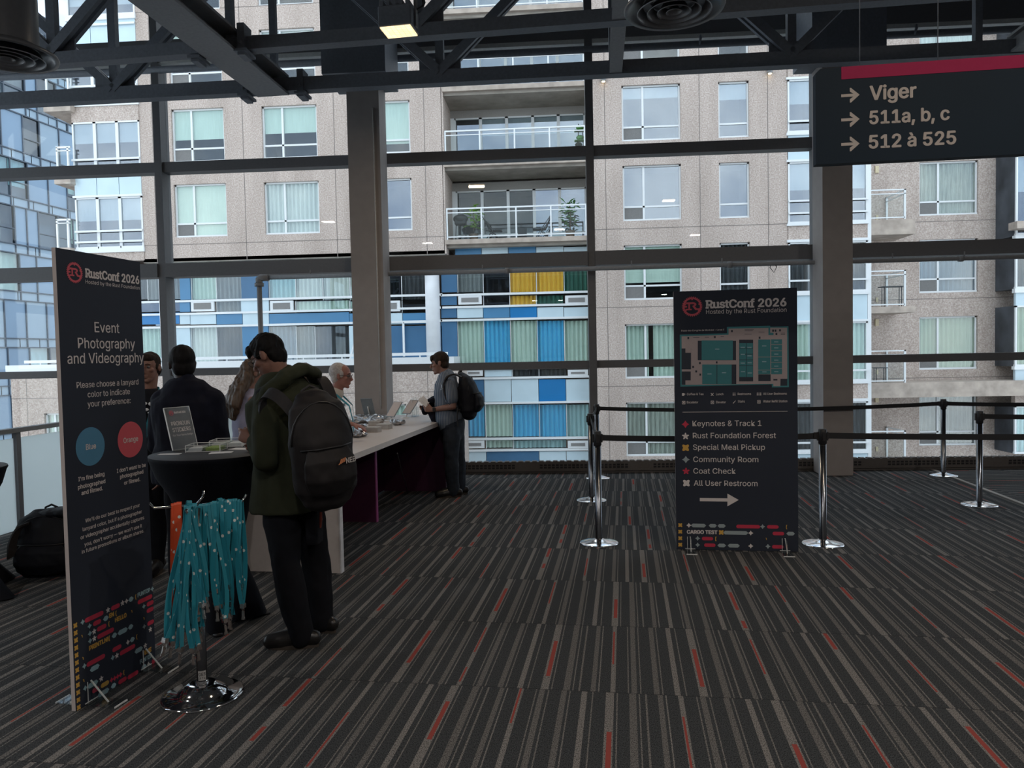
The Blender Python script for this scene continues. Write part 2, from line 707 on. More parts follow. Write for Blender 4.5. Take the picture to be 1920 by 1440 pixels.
def carpet_mat(name, ang, gain=1.0):
    g = NG(name)
    sep = g.n('ShaderNodeSeparateXYZ')
    g.l(g.pos, sep.inputs[0])
    X, Y = sep.outputs[0], sep.outputs[1]
    ca, sa = math.cos(ang), math.sin(ang)
    u = g.math('ADD', g.math('MULTIPLY', X, ca), g.math('MULTIPLY', Y, -sa))
    v = g.math('ADD', g.math('MULTIPLY', X, sa), g.math('MULTIPLY', Y, ca))
    PV, P, V0 = 0.925, 0.80, 3.743
    vr = g.math('DIVIDE', g.math('SUBTRACT', v, V0), PV)
    row = g.math('FLOOR', vr)
    vf = g.math('SUBTRACT', vr, row)
    wn = g.n('ShaderNodeTexWhiteNoise', noise_dimensions='1D')
    g.l(row, wn.inputs['W'])
    uo = g.math('DIVIDE', g.math('ADD', u, g.math('MULTIPLY', wn.outputs['Value'], P)), P)
    tile = g.math('FLOOR', uo)
    uf = g.math('SUBTRACT', uo, tile)
    D = (0.038, 0.041, 0.044)
    A = (0.150, 0.143, 0.137)
    B = (0.105, 0.101, 0.098)
    C = (0.128, 0.122, 0.117)
    bands = [(0.02, 0.072, A), (0.088, 0.096, C), (0.165, 0.21, B), (0.225, 0.233, C), (0.262, 0.274, C), (0.34, 0.375, B), (0.388, 0.397, A), (0.468, 0.50, A), (0.575, 0.584, C), (0.60, 0.635, B), (0.655, 0.664, C), (0.74, 0.775, B), (0.792, 0.80, C), (0.87, 0.905, A), (0.935, 0.944, C)]
    stops = [(0.0, D)]
    for a, b, c in bands:
        stops += [(a, c), (b, D)]
    base = g.ramp(uf, stops)
    # heather fleck
    nz = g.n('ShaderNodeTexNoise')
    nz.inputs['Scale'].default_value = 260
    nz.inputs['Detail'].default_value = 2
    mp = g.n('ShaderNodeMapping')
    mp.inputs['Rotation'].default_value = (0, 0, ang)
    mp.inputs['Scale'].default_value = (1.0, 0.45, 1)
    g.l(g.pos, mp.inputs['Vector'])
    g.l(mp.outputs[0], nz.inputs['Vector'])
    fleck = g.ramp(nz.outputs['Fac'], [(0.32, (0.25,) * 3), (0.60, (1.6,) * 3)], False)
    mul = g.n('ShaderNodeMix', data_type='RGBA', blend_type='MULTIPLY')
    mul.inputs['Factor'].default_value = 1.0
    g.l(base, mul.inputs[6])
    g.l(fleck, mul.inputs[7])
    # red inlays: short dashes lying in two of the bands
    w2 = g.n('ShaderNodeTexWhiteNoise', noise_dimensions='2D')
    cmb = g.n('ShaderNodeCombineXYZ')
    g.l(row, cmb.inputs[0])
    g.l(tile, cmb.inputs[1])
    g.l(cmb.outputs[0], w2.inputs['Vector'])
    h = w2.outputs['Value']

    def dash(u0, u1, off, ln, thr):
        hh = g.math('FRACT', g.math('ADD', g.math('MULTIPLY', h, 7.13), off))
        s0 = g.math('MULTIPLY', hh, 0.75)
        a = g.math('MULTIPLY', g.math('GREATER_THAN', uf, u0), g.math('LESS_THAN', uf, u1))
        b = g.math('MULTIPLY', g.math('GREATER_THAN', vf, s0), g.math('LESS_THAN', vf, g.math('ADD', s0, ln)))
        return g.math('MULTIPLY', g.math('MULTIPLY', a, b), g.math('GREATER_THAN', g.math('FRACT', g.math('MULTIPLY', h, 3.7 + off)), thr))
    red = g.math('MAXIMUM', g.math('MAXIMUM', dash(0.038, 0.066, 0.1, 0.40, 0.05), dash(0.038, 0.066, 0.62, 0.14, 0.5)), g.math('MAXIMUM', dash(0.474, 0.487, 0.37, 0.42, 0.1), dash(0.474, 0.487, 0.8, 0.2, 0.5)))
    fin = g.mix(red, mul.outputs[2], (0.26, 0.055, 0.046))
    # hairline seam at each row end
    seam = g.math('LESS_THAN', vf, 0.006)
    fin = g.mix(g.math('MULTIPLY', seam, 0.6), fin, (0.008, 0.008, 0.009))
    g.l(fin, g.p.inputs['Base Color'])
    g.p.inputs['Roughness'].default_value = 0.95
    g.p.inputs['Specular IOR Level'].default_value = 0.15
    bp = g.n('ShaderNodeBump')
    bp.inputs['Strength'].default_value = 0.3
    bp.inputs['Distance'].default_value = 0.003
    g.l(nz.outputs['Fac'], bp.inputs['Height'])
    g.l(bp.outputs[0], g.p.inputs['Normal'])
    return g.m


# ------------------------------------------------------------------ the room shell
YW = 10.95          # plane of the glass
XL, XR, YB, ZC = -13.0, 13.0, -9.0, 7.6
M_carpet = carpet_mat('striped_carpet', R(4.7))
M_carpet2 = carpet_mat('striped_carpet_turned', R(90 - 3))
fa = fl(1768, 888)
fb = fl(1920, 946)
dd = (fb - fa).normalized()
k0, k1 = fa - dd * 0.45, fb - dd * -7.0       # seam between the two carpet fields
mb = MB()
mb.box((XL, YB, -0.25), (XR, YW + 0.05, -0.02))
mb.mi = 1
mb.face([(XL, YB, 0), (XR, YB, 0), (XR, YW, 0), (XL, YW, 0)])
struct(mb.build('floor', [M_ceil, M_carpet]))
mb = MB()
mb.prism([(k0.x, k0.y), (k1.x, k1.y), (XR, k1.y), (XR, YW - 0.25), (k0.x, YW - 0.25)], lambda a, b, d: (a, b, d), (0.0005, 0.004))
struct(mb.build('floor_carpet_field', M_carpet2))
struct(MB().bar(k0 + V((0, 0, 0.004)), k1 + V((0, 0, 0.004)), 0.045, 0.008).build('trim_20', mat('edge_strip', (0.32, 0.29, 0.26), 0.5)))
struct(bbox('ceiling', (XL, YB, ZC), (XR, YW + 0.4, ZC + 0.3), M_ceil))
struct(bbox('wall_back', (XL, YB - 0.2, 0), (XR, YB, ZC), M_wall))
struct(bbox('wall_left', (XL - 0.2, YB, 0), (XL, 2.0, ZC), M_wall))
lwn = thing('window_9', None, None, (XL, 6.5, 0))      # the glazing turns the corner and runs back along the left side
struct(lwn)
m_ = MB()
for y_ in (2.0, 5.0, 8.0, 10.95):
    m_.box((XL - 0.1, y_ - 0.06, 0), (XL + 0.1, y_ + 0.06, ZC))
for z0_, z1_ in ((0, 0.12), (1.50, 1.61), (2.97, 3.17), (4.52, 4.67), (6.16, 6.44), (ZC - 0.1, ZC)):
    m_.box((XL - 0.06, 2.0, z0_), (XL + 0.08, YW, z1_))
m_.build('frame', M_mull, lwn, True)
for a_, b_y in ((2.06, 4.94), (5.06, 7.94), (8.06, 10.89)):
    bbox('pane', (XL - 0.006, a_, 0.12), (XL + 0.006, b_y, ZC - 0.1), M_glass, lwn, 0, True)
struct(bbox('wall_right', (XR, YB, 0), (XR + 0.2, YW, ZC), M_wall))

# window wall: mullions, transoms, panes
mx_ = [-12.24, -9.07, -5.90, -2.73, 0.45, 3.62, 6.80, 9.97, 12.9]
for i, x in enumerate(mx_):
    m_ = MB()
    m_.box((x - 0.055, YW - 0.17, 0), (x + 0.055, YW + 0.06, ZC))
    m_.box((x - 0.03, YW + 0.06, 0), (x + 0.03, YW + 0.12, ZC))
    struct(m_.build('trim_%d' % (i + 1), M_mull))
tr_ = [(0.0, 0.12, 0.10), (1.50, 1.61, 0.10), (2.97, 3.17, 0.20), (4.52, 4.67, 0.14), (6.16, 6.44, 0.16), (ZC - 0.1, ZC, 0.1)]
for i in range(len(mx_) - 1):
    a, b = mx_[i] + 0.055, mx_[i + 1] - 0.055
    wn_ = thing('window_%d' % (i + 1), None, None, ((a + b) / 2, YW, 0))
    struct(wn_)
    fm = MB()
    for z0, z1, dp in tr_:
        fm.box((a, YW - dp, z0), (b, YW + 0.05, z1))
        if z0 > 1 and z1 < 7:
            fm.box((a, YW + 0.05, z0 + 0.02), (b, YW + 0.1, z1 - 0.02))
    fm.build('frame', M_mull, wn_, True)
    bbox('blind_box', (a, YW - 0.15, 6.10), (b, YW - 0.02, 6.16), mat('blind_box_pale', (0.62, 0.64, 0.62), 0.6), wn_, 0, True)  # pale strip along the underside of the high transom
    for (l0, l1) in zip(tr_, tr_[1:]):
        bbox('pane', (a, YW - 0.006, l0[1]), (b, YW + 0.006, l1[0]), M_glass, wn_, 0, True)

# convector cover along the glass
hm = MB()
hz = 0.165
hm.box((-5.4, 10.70, 0.03), (12.8, 10.80, hz))
hm.box((-5.4, 10.72, 0.0), (12.8, 10.80, 0.03))
for k in range(0, 180):
    x = -5.35 + k * 0.1
    hm.box((x, 10.70, hz), (x + 0.065, 10.79, hz + 0.012))
hm.mi = 1
for s0 in [-5.2 + 1.62 * q for q in range(11)]:
    for k in range(22):
        for r_ in range(2):
            hm.box((s0 + k * 0.058, 10.697, 0.07 + 0.035 * r_), (s0 + k * 0.058 + 0.04, 10.7005, 0.095 + 0.035 * r_))
tag(hm.build('radiator_cover', [mat('radiator_paint', (0.10, 0.09, 0.085), 0.5), M_black]), 'long low brown metal radiator cover with slotted top along the foot of the window wall', 'radiator')

# columns (square shafts with a boxed head above the trusses' lower chord)
for i, (x0, x1, bx0, bx1) in enumerate(((-2.90, -2.45, -3.12, -2.26), (3.50, 3.89, 3.25, 4.17))):
    c_m = MB()
    c_m.box((x0, 10.28, 0), (x1, 10.68, 5.50))
    c_m.box((x0 - 0.02, 10.26, 0), (x1 + 0.02, 10.70, 0.0))
    struct(c_m.build('column', M_column))
    struct(MB().box((bx0, 9.9, 5.50), (bx1, 10.70, ZC)).build('column_head', M_steel))
# pale conduit down the left column
struct(MB().tube([(-2.53, 10.265, 5.15), (-2.53, 10.265, 1.0)], 0.011, 8).build('conduit', M_cord))

# sprinkler pipe under the main transom, with a riser at its left end
pp = thing('water_pipe', 'dark pipe level under the thick transom, dropping to the floor at its left end', 'pipe', (-4.36, 10.62, 0))
MB().tube([(-4.36, 10.62, 0.0), (-4.36, 10.62, 2.86)], 0.036, 12).build('riser', M_steel_l, pp, True)
MB().tube([(-4.30, 10.62, 2.905), (12.5, 10.62, 2.905)], 0.031, 12).build('horizontal_run', M_steel_l, pp, True)
eb = MB()
eb.tube([(-4.36, 10.62, 2.82), (-4.36, 10.62, 2.89), (-4.34, 10.62, 2.905), (-4.22, 10.62, 2.905)], 0.05, 12)
eb.tube([(-4.36, 10.62, 2.78), (-4.36, 10.62, 2.83)], 0.065, 12)
eb.build('elbow', M_steel_l, pp, True)
for x in (-3.6, -1.1, 1.0, 2.25, 4.55, 5.5, 7.4):
    MB().tube([(x, 10.62, 2.93), (x, 10.62, 3.0)], 0.008, 6).build('hanger', M_steel_l, pp, True)
for x in (-0.75, 2.35, 5.45):
    MB().tube([(x - 0.03, 10.62, 2.905), (x + 0.03, 10.62, 2.905)], 0.045, 12).build('coupling', M_steel_l, pp, True)
MB().tube([(2.93, 10.62, 2.93), (2.99, 10.60, 2.86), (2.95, 10.60, 2.78), (2.90, 10.61, 2.85), (2.93, 10.62, 2.93)], 0.006, 6).build('hook', M_black, pp, True)
pq = thing('sprinkler_pipe', 'thin sprinkler pipe running level above the trusses beside the high transom', 'pipe', (0, 10.80, 0))
MB().tube([(-12.5, 10.80, 6.01), (12.5, 10.80, 6.01)], 0.05, 10).build('horizontal_run', M_steel, pq, True)
for x in (-4.9, -2.0, 0.9, 2.0, 4.9, 7.8):
    MB().tube([(x, 10.76, 5.99), (x, 10.70, 6.05), (x, 10.70, 6.10)], [0.012, 0.02, 0.012], 8).build('sprinkler_head', M_steel, pq, True)

# ------------------------------------------------------------------ roof trusses


def truss(yfun, label, zt=7.35, ch=0.165):
    t = thing('roof_truss', label, 'truss', (0, yfun(0), 0), 0, 'roof trusses before the window wall')
    P = lambda x, z: V((x, yfun(x), z))
    MB().bar(P(-12.8, 5.10 + ch / 2), P(12.8, 5.10 + ch / 2), 0.15, ch).build('bottom_chord', M_steel, t, True)
    MB().ibeam(P(-12.8, zt), P(12.8, zt), 0.17, 0.22, 0.03).build('top_chord', M_steel, t, True)
    x = -14.22
    while x < 12:
        for s in (-1, 1):
            a, b = P(x, 5.24), P(x + s * 2.13, zt - 0.08)
            if abs(b.x) < 12.8 and abs(a.x) < 12.8:
                off = V((0, 0.055, 0))
                d_ = MB()
                d_.bar(a - off, b - off, 0.055, 0.11)
                d_.bar(a + off, b + off, 0.055, 0.11)
                d_.build('diagonal', M_steel, t, True)
        if abs(x) < 12.8:
            MB().bar(P(x, 5.2), P(x, zt), 0.10, 0.09, (0, 1, 0)).build('vertical', M_steel, t, True)
            g = MB()
            g.box((x - 0.26, yfun(x) - 0.012, 5.24), (x + 0.26, yfun(x) + 0.012, 5.40))
            g.build('gusset', M_steel, t, True)
        if abs(x + 2.13) < 12.8:
            MB().bar(P(x + 2.13, 5.2), P(x + 2.13, zt), 0.08, 0.08, (0, 1, 0)).build('vertical', M_steel, t, True)
        x += 4.257
    return t


truss(lambda x: 9.36 - 0.0172 * x, 'dark steel roof truss nearer the glass, the lower one in the picture')
truss(lambda x: 7.93 - 0.0618 * x, 'dark steel roof truss further from the glass, the upper one in the picture', 7.35, 0.135)
# cross beams tying the two trusses
cbm = thing('cross_beam', 'broad grey steel beam running from overhead to the lower truss, left of centre', 'beam', (-3.6, 8, 0))
bm_ = MB()
bm_.ibeam((-3.98, 2.0, 5.19), (-3.60, 9.42, 5.19), 0.42, 0.25, 0.03)
bm_.box((-3.98 + 0.02, 2, 5.1), (-3.98 - 0.02, 2.01, 5.3))
bm_.build('web', M_steel_l, cbm, True)
for (x, y) in ((-3.98, 8.22), (-3.40, 8.1), (-3.95, 9.43), (-3.22, 9.43)):
    cl = MB()
    cl.box((x - 0.04, y - 0.10, 5.02), (x + 0.04, y + 0.10, 5.36))
    cl.box((x - 0.07, y - 0.13, 5.05), (x + 0.07, y + 0.13, 5.08))
    cl.tube([(x, y - 0.15, 5.15), (x, y + 0.15, 5.15)], 0.02, 6)
    cl.build('clamp', M_steel, cbm, True)
cb2 = tag(MB().ibeam((0.42, 3.0, 5.22), (0.72, 9.36, 5.22), 0.15, 0.22, 0.03).build('cross_beam', M_steel_l), 'narrow grey steel beam between the two trusses, above the mullion right of centre', 'beam')
cb3 = tag(MB().ibeam((5.0, 3.0, 5.22), (5.35, 9.28, 5.22), 0.15, 0.22, 0.03).build('cross_beam', M_steel_l), 'grey steel beam between the trusses above the hanging sign', 'beam')


# round ceiling diffusers
def diffuser(p, rad, label):
    t = thing('ceiling_diffuser', label, 'air diffuser', p, 0, 'round ceiling air diffusers')
    m1 = mat('diffuser_black', (0.11, 0.115, 0.125), 0.3, 0.0, 0.05)
    d = MB()
    d.lathe([(0.0, 0.10), (rad * 0.62, 0.10), (rad * 0.70, 0.07), (rad * 0.98, 0.035), (rad, 0.02), (rad * 0.985, 0.005), (rad * 0.9, 0.012), (rad * 0.84, 0.035), (rad * 0.6, 0.06), (0.0, 0.06)], 48)
    d.build('housing', m1, t)
    for k, q in enumerate((0.74, 0.54, 0.34, 0.16)):
        c = MB()
        c.lathe([(rad * q, -0.012), (rad * q * 0.99, -0.02), (rad * (q - 0.11), 0.05), (rad * (q - 0.13), 0.05), (rad * (q - 0.02), -0.012)], 40)
        c.build('cone_ring', mat('diffuser_ring', (0.32, 0.33, 0.35), 0.35), t)  # paler than the housing: highlights put into the ring colour
    MB().lathe([(rad * 0.62, ZC - p[2] - 0.0), (rad * 0.62, 0.10)], 32).build('duct', m1, t)


dl = fl(13, 108, 4.2)
diffuser((dl.x, dl.y, 4.2), 0.37, 'round black ceiling diffuser under a duct at the far left edge, over the photography sign')
dr = fl(1264, 20, 4.45)
diffuser((dr.x, dr.y, 4.45), 0.40, 'round black ceiling diffuser overhead to the right of centre, near the narrow beam')


# floodlights of the hall
def floodlight(p, rz, label, watts, group=None, tilt=0.0):
    t = thing('ceiling_floodlight', label, 'lamp', p, rz, group)
    t.rotation_euler = (tilt, 0, rz)
    b = MB()
    b.box((-0.17, -0.14, 0.0), (0.17, 0.14, 0.20), 0.012)
    for k in range(5):
        b.box((-0.15 + k * 0.065, -0.12, 0.2), (-0.12 + k * 0.065, 0.12, 0.26))
    b.build('housing', M_steel, t)
    e = MB()
    e.box((-0.155, -0.125, -0.012), (0.155, 0.125, -0.002))
    g = NG('led_lens')
    ck = g.n('ShaderNodeTexBrick')
    ck.offset = 0.0
    ck.inputs['Scale'].default_value = 12.0
    ck.inputs['Color1'].default_value = (1.0, 0.74, 0.40, 1)
    ck.inputs['Color2'].default_value = (1.0, 0.80, 0.50, 1)
    ck.inputs['Mortar'].default_value = (0.7, 0.42, 0.16, 1)
    ck.inputs['Brick Width'].default_value = 0.6
    ck.inputs['Row Height'].default_value = 0.6
    g.l(g.pos, ck.inputs['Vector'])
    g.l(ck.outputs['Color'], g.p.inputs['Emission Color'])
    g.p.inputs['Emission Strength'].default_value = 1.5
    g.p.inputs['Base Color'].default_value = (0.6, 0.5, 0.4, 1)
    e.build('lens', g.m, t)
    br = MB()
    br.box((-0.19, -0.03, 0.02), (-0.175, 0.03, 0.42))
    br.box((0.175, -0.03, 0.02), (0.19, 0.03, 0.42))
    br.box((-0.19, -0.03, 0.42), (0.19, 0.03, 0.44))
    br.build('bracket', M_steel_l, t)
    cb = MB()
    for k in range(4):
        cb.tube([(0.15, 0.02 * k, 0.18), (0.26, 0.02 * k, 0.22 + 0.02 * k), (0.24, 0.02 * k, 0.36), (0.1, 0.02 * k, 0.45)], 0.008, 6)
    cb.build('cable', M_black, t)
    ld = bpy.data.lights.new('floodlight_bulb', 'AREA')
    ld.shape = 'RECTANGLE'
    ld.size, ld.size_y = 0.30, 0.24
    ld.energy = watts
    ld.color = (1.0, 0.93, 0.87) if watts > 50 else (1.0, 0.78, 0.55)
    lo = bpy.data.objects.new('floodlight_bulb', ld)
    col.objects.link(lo)
    lo.parent = t
    lo.location = (0, 0, -0.03)
    return t


fp = fl(748, 58, 4.98)
floodlight((fp.x, fp.y, 4.98), R(-6), 'square warm floodlight glowing under the upper truss, left of centre', 25, 'square ceiling floodlights')
"""HALL LAMPS"""
for i, (x, y) in enumerate(((-4.5, -3.5), (4.5, -3.5), (0.0, -1.5), (-6.5, 1.0), (7.0, 1.0), (2.8, 2.4))):  # the last lamp is added to brighten the left sign and floor
    floodlight((x, y, 5.6), 0, 'square warm floodlight high in the hall behind the viewpoint', HALL_LAMP_W * (0.5 if y > 2 else 1.5 if x > 6 else 1.0), 'square ceiling floodlights')

# ------------------------------------------------------------------ glass guard rail on the left
M_frost = None


def frosted():
    m = bpy.data.materials.new('frosted_glass')
    m.use_nodes = True
    t = m.node_tree
    t.nodes.clear()
    o = t.nodes.new('ShaderNodeOutputMaterial')
    a = t.nodes.new('ShaderNodeBsdfTranslucent')
    b = t.nodes.new('ShaderNodeBsdfDiffuse')
    c = t.nodes.new('ShaderNodeBsdfTransparent')
    m1 = t.nodes.new('ShaderNodeMixShader')
    m2 = t.nodes.new('ShaderNodeMixShader')
    a.inputs['Color'].default_value = (0.93, 0.98, 0.98, 1)
    b.inputs['Color'].default_value = (0.6, 0.66, 0.66, 1)
    c.inputs['Color'].default_value = (0.9, 0.95, 0.95, 1)
    m1.inputs['Fac'].default_value = 0.12
    m2.inputs['Fac'].default_value = 0.12
    t.links.new(a.outputs[0], m1.inputs[1])
    t.links.new(b.outputs[0], m1.inputs[2])
    t.links.new(m1.outputs[0], m2.inputs[1])
    t.links.new(c.outputs[0], m2.inputs[2])
    t.links.new(m2.outputs[0], o.inputs['Surface'])
    return m


M_frost = frosted()
rl = thing('guard_rail', 'glass guard rail with grey handrail and frosted panels, behind the left sign', 'railing', (-5.6, 8, 0))
M_rail = mat('handrail_metal', (0.22, 0.21, 0.20), 0.35, 0.6, 0.05)
path = [V((-5.66, 4.6, 0)), V((-5.55, 8.6, 0)), V((-5.50, 10.35, 0)), V((-3.1, 10.45, 0))]
for a, b in zip(path, path[1:]):
    d = (b - a).normalized()
    MB().bar(a + V((0, 0, 1.05)), b + V((0, 0, 1.05)), 0.09, 0.045).build('handrail', M_rail, rl, True)
    n = max(1, round((b - a).length / 1.35))
    for k in range(n):
        p, q = a.lerp(b, k / n), a.lerp(b, (k + 1) / n)
        MB().bar(p + d * 0.05 + V((0, 0, 0.5)), q - d * 0.05 + V((0, 0, 0.5)), 0.012, 0.94).build('glass_panel', M_frost, rl, True)
        MB().bar(p, p + V((0, 0, 1.03)), 0.05, 0.06, d).build('post', M_mull, rl, True)


# ------------------------------------------------------------------ sign boards
def acrylic_foot(parent, u, side=1):
    """clear plate foot: floor plate through the board, an upright fin and a brace"""
    f = MB()
    f.box((u, -0.17, 0.002), (u + 0.09, 0.17, 0.008))
    f.box((u + 0.04, -0.10, 0.008), (u + 0.046, 0.0, 0.115))
    ft = f.build('clear_foot', M_acryl, parent)
    ft['label'] = 'clear acrylic foot'
    e = MB()
    e.box((u, -0.172, 0.001), (u + 0.09, -0.168, 0.009))
    e.box((u, 0.168, 0.001), (u + 0.09, 0.172, 0.009))
    e.bar((u + 0.043, -0.10, 0.01), (u + 0.043, -0.002, 0.115), 0.006, 0.006)
    e.bar((u + 0.02, -0.003, 0.006), (u + 0.02, -0.003, 0.115), 0.004, 0.002)
    e.bar((u + 0.0, -0.003, 0.012), (u + 0.085, -0.003, 0.012), 0.004, 0.004)
    e.build('polished_edge', M_acedge, ft)


def board(name, label, A, B, hgt, th=0.022):
    ang = math.atan2(B[1] - A[1], B[0] - A[0])
    wd = math.hypot(B[0] - A[0], B[1] - A[1])
    t = thing(name, label, 'sign', (A[0], A[1], 0), ang)
    m = MB()
    m.box((0, 0, 0.004), (wd, th, hgt))
    m.bm.faces.ensure_lookup_table()
    for fc in m.bm.faces:
        fc.normal_update()
        fc.material_index = 1 if abs(fc.calc_center_median().y - th / 2) < th * 0.3 else 0
    m.build('board', [M_board, M_edge], t)
    return t, Plane2(A, ang)


def put(t, pl, off, sc, s, a, b, cap, m, bold=0.0, name='lettering', space=1.0):
    """lettering whose baseline runs from a to b, as read off the board"""
    pa = (off[0] + a[0] / sc, off[1] + a[1] / sc)
    pb = (off[0] + b[0] / sc, off[1] + b[1] / sc)
    u0, v0 = pl.uv(*pa)
    u1, v1 = pl.uv(*pb)
    return text(t, s, u0, u1, (v0 + v1) / 2, cap, m, bold, name, space=space)


def put_title(t, pl, off, sc, s, a, b, cap, m, bold=0.0, name='title'):
    u0, v0 = pl.uv(off[0] + a[0] / sc, off[1] + a[1] / sc)
    u1, v1 = pl.uv(off[0] + b[0] / sc, off[1] + b[1] / sc)
    return slab_title(t, s, u0, u1, (v0 + v1) / 2, cap, m)


C1, S1 = (60, 450), 3.2
C2, S2 = (60, 880), 3.064
ls, lp = board('floor_sign', 'tall dark navy sign about event photography and videography, left foreground', (-2.424, 3.467), (-2.345, 4.055), 2.28)
for s, a, b, cap, bold, nm in (
        ('RustConf 2026', (320, 225), (643, 262), 0.043, 0.035, 'title'), ('Hosted by the Rust Foundation', (320, 262), (645, 297), 0.019, 0.0, 'subtitle'),
        ('Event', (375, 555), (523, 556), 0.052, 0.004, 'heading'), ('Photography', (275, 650), (617, 650), 0.052, 0.004, 'heading'), ('and Videography', (212, 740), (670, 735), 0.052, 0.004, 'heading'),
        ('Please choose a lanyard', (267, 887), (637, 868), 0.030, 0.002, 'instruction'), ('color to indicate', (333, 943), (586, 925), 0.030, 0.002, 'instruction'), ('your preference:', (333, 1000), (590, 980), 0.030, 0.002, 'instruction')):
    (put if nm != 'title' else put_title)(ls, lp, C1, S1, s, a, b, cap, M_letter, bold, nm)
for s, a, b in (("I'm fine being", (265, 65), (415, 40)), ('photographed', (263, 113), (420, 80)), ('and filmed.', (283, 148), (405, 119))):
    put(ls, lp, C2, S2, s, a, b, 0.021, M_letter, 0.012, 'caption')
put(ls, lp, C1, S1, "I don't want to be", (508, 1397), (681, 1360), 0.021, M_letter, 0.012, 'caption')
for s, a, b in (('photographed', (505, 55), (638, 22)), ('or filmed.', (528, 88), (620, 68))):
    put(ls, lp, C2, S2, s, a, b, 0.021, M_letter, 0.012, 'caption')
for s, a, b in (("We'll do our best to respect your", (305, 303), (618, 217)), ('lanyard color, but if a photographer', (290, 355), (630, 252)), ('or videographer accidentally captures', (278, 398), (643, 290)), ("you, don't worry \u2014 we won't use it", (300, 440), (630, 335)), ('in future promotions or album shares.', (285, 487), (642, 360))):
    put(ls, lp, C2, S2, s, a, b, 0.019, M_letter, 0.004, 'fine_print')
u_, v_ = lp.uv(139.5, 511)
gear_logo(ls, u_, v_, 0.053, M_pred)
for (px, py, mm, word, wa, wb) in ((169.5, 837, M_pblue, 'Blue', (320, 1250), (381, 1245)), (244.5, 824, M_pred, 'Orange', (547, 1212), (635, 1200))):
    u_, v_ = lp.uv(px, py)
    q = MB()
    flat(q, disc(u_, v_, 0.098, 48), -0.0010)
    q.build('colour_disc', mm, ls, recalc=False)['label'] = '%s disc' % ('blue' if word == 'Blue' else 'red')
    text(ls, word, lp.uv(C1[0] + wa[0] / S1, 830)[0], lp.uv(C1[0] + wb[0] / S1, 830)[0], v_ - 0.014, 0.028, M_letter, 0.012, 'lettering', -0.002)


class Pat:
    """coloured code-like marks printed along the foot of the boards"""

    def __init__(s, t, pl, off, sc):
        s.t, s.pl, s.off, s.sc = t, pl, off, sc
        s.mb = {}

    def q(s, p):
        return s.pl.uv(s.off[0] + p[0] / s.sc, s.off[1] + p[1] / s.sc)

    def g(s, c):
        return s.mb.setdefault(c, MB())

    def pill(s, c, a, b, h=0.024, pt=False):
        (u0, v0), (u1, v1) = s.q(a), s.q(b)
        flat(s.g(c), pill(u0, u1, (v0 + v1) / 2, h, pt))

    def mark(s, kind, c, p, r=0.015):
        u, v = s.q(p)
        if kind == 'd':
            flat(s.g(c), diamond(u, v, r))
        elif kind == 'f':
            flat(s.g(c), flower(u, v, r))
        elif kind == 'c':
            flat(s.g(c), clover(u, v, r))
        elif kind == 'o':
            flat(s.g(c), disc(u, v, r, 16))

    def word(s, w_, c, a, b, cap=0.022, bold=0.05, y=-0.001):
        (u0, v0), (u1, v1) = s.q(a), s.q(b)
        text(s.t, w_, u0, u1, (v0 + v1) / 2 - cap / 2, cap, PM[c], bold, 'code_word')

    def brace(s, ch, c, p, h=0.026):
        u, v = s.q(p)
        text(s.t, ch, u - 0.006, u + 0.006, v - h * 0.4, h * 0.85, PM[c], 0.02, 'code_mark')

    def done(s):
        for c, m in s.mb.items():
            o = m.build('code_pattern', PM[c], s.t, recalc=False)
            o['label'] = '%s pattern marks' % PN[c]


PM = dict(r=M_pcrim, b=M_psky, y=M_pyel, w=M_letter, g=M_pgrey)
PN = dict(r='red', b='pale blue', y='ochre', w='pale', g='grey')
P = Pat(ls, lp, C2, S2)
for k in range(12):
    P.mark('c', 'y', (248 + 20 * k / 11, 897 + (1367 - 897) * k / 11), 0.013)
for c, a, b in (('r', (302, 868), (410, 825)), ('r', (453, 800), (504, 780)), ('r', (350, 890), (396, 870)), ('r', (606, 765), (690, 728)), ('r', (658, 778), (698, 760)), ('r', (658, 815), (698, 798)), ('r', (662, 888), (700, 872)),
                ('r', (372, 920), (427, 898)), ('r', (374, 965), (470, 918)), ('r', (461, 1040), (513, 1015)), ('r', (503, 1057), (592, 1015)), ('r', (313, 1122), (419, 1072)), ('r', (345, 1275), (384, 1257)), ('r', (495, 1225), (543, 1200)), ('r', (548, 1195), (610, 1165)), ('y', (394, 1246), (441, 1222))):
    P.pill(c, a, b)
for a, b in (((553, 752), (583, 740)), ((407, 862), (440, 850)), ((457, 962), (488, 945)), ((491, 945), (549, 915)), ((551, 912), (581, 898)), ((561, 985), (590, 970)), ((588, 1050), (636, 1025)), ((331, 1153), (388, 1128)), ((317, 1250), (380, 1218)), ((375, 1300), (443, 1265)), ((452, 1250), (484, 1235)), ((627, 1142), (657, 1127))):
    P.pill('b', a, b, 0.026, True)
for k, c, p in (('d', 'b', (290, 877)), ('f', 'w', (436, 808)), ('f', 'w', (519, 768)), ('d', 'w', (542, 757)), ('d', 'b', (690, 687)), ('d', 'b', (330, 900)), ('d', 'b', (642, 787)), ('d', 'g', (644, 903)), ('f', 'w', (679, 920)), ('d', 'b', (332, 943)), ('f', 'w', (356, 932)), ('d', 'b', (333, 985)), ('f', 'w', (357, 972)),
                ('d', 'w', (550, 993)), ('f', 'w', (650, 1013)), ('d', 'b', (300, 1130)), ('d', 'b', (463, 1082)), ('f', 'w', (487, 1070)), ('d', 'b', (305, 1257)), ('f', 'w', (397, 1203)), ('d', 'r', (456, 1210)), ('d', 'r', (474, 1200)), ('d', 'r', (491, 1190)), ('d', 'r', (508, 1180)), ('d', 'w', (668, 1120)), ('o', 'r', (697, 1102))):
    P.mark(k, c, p)
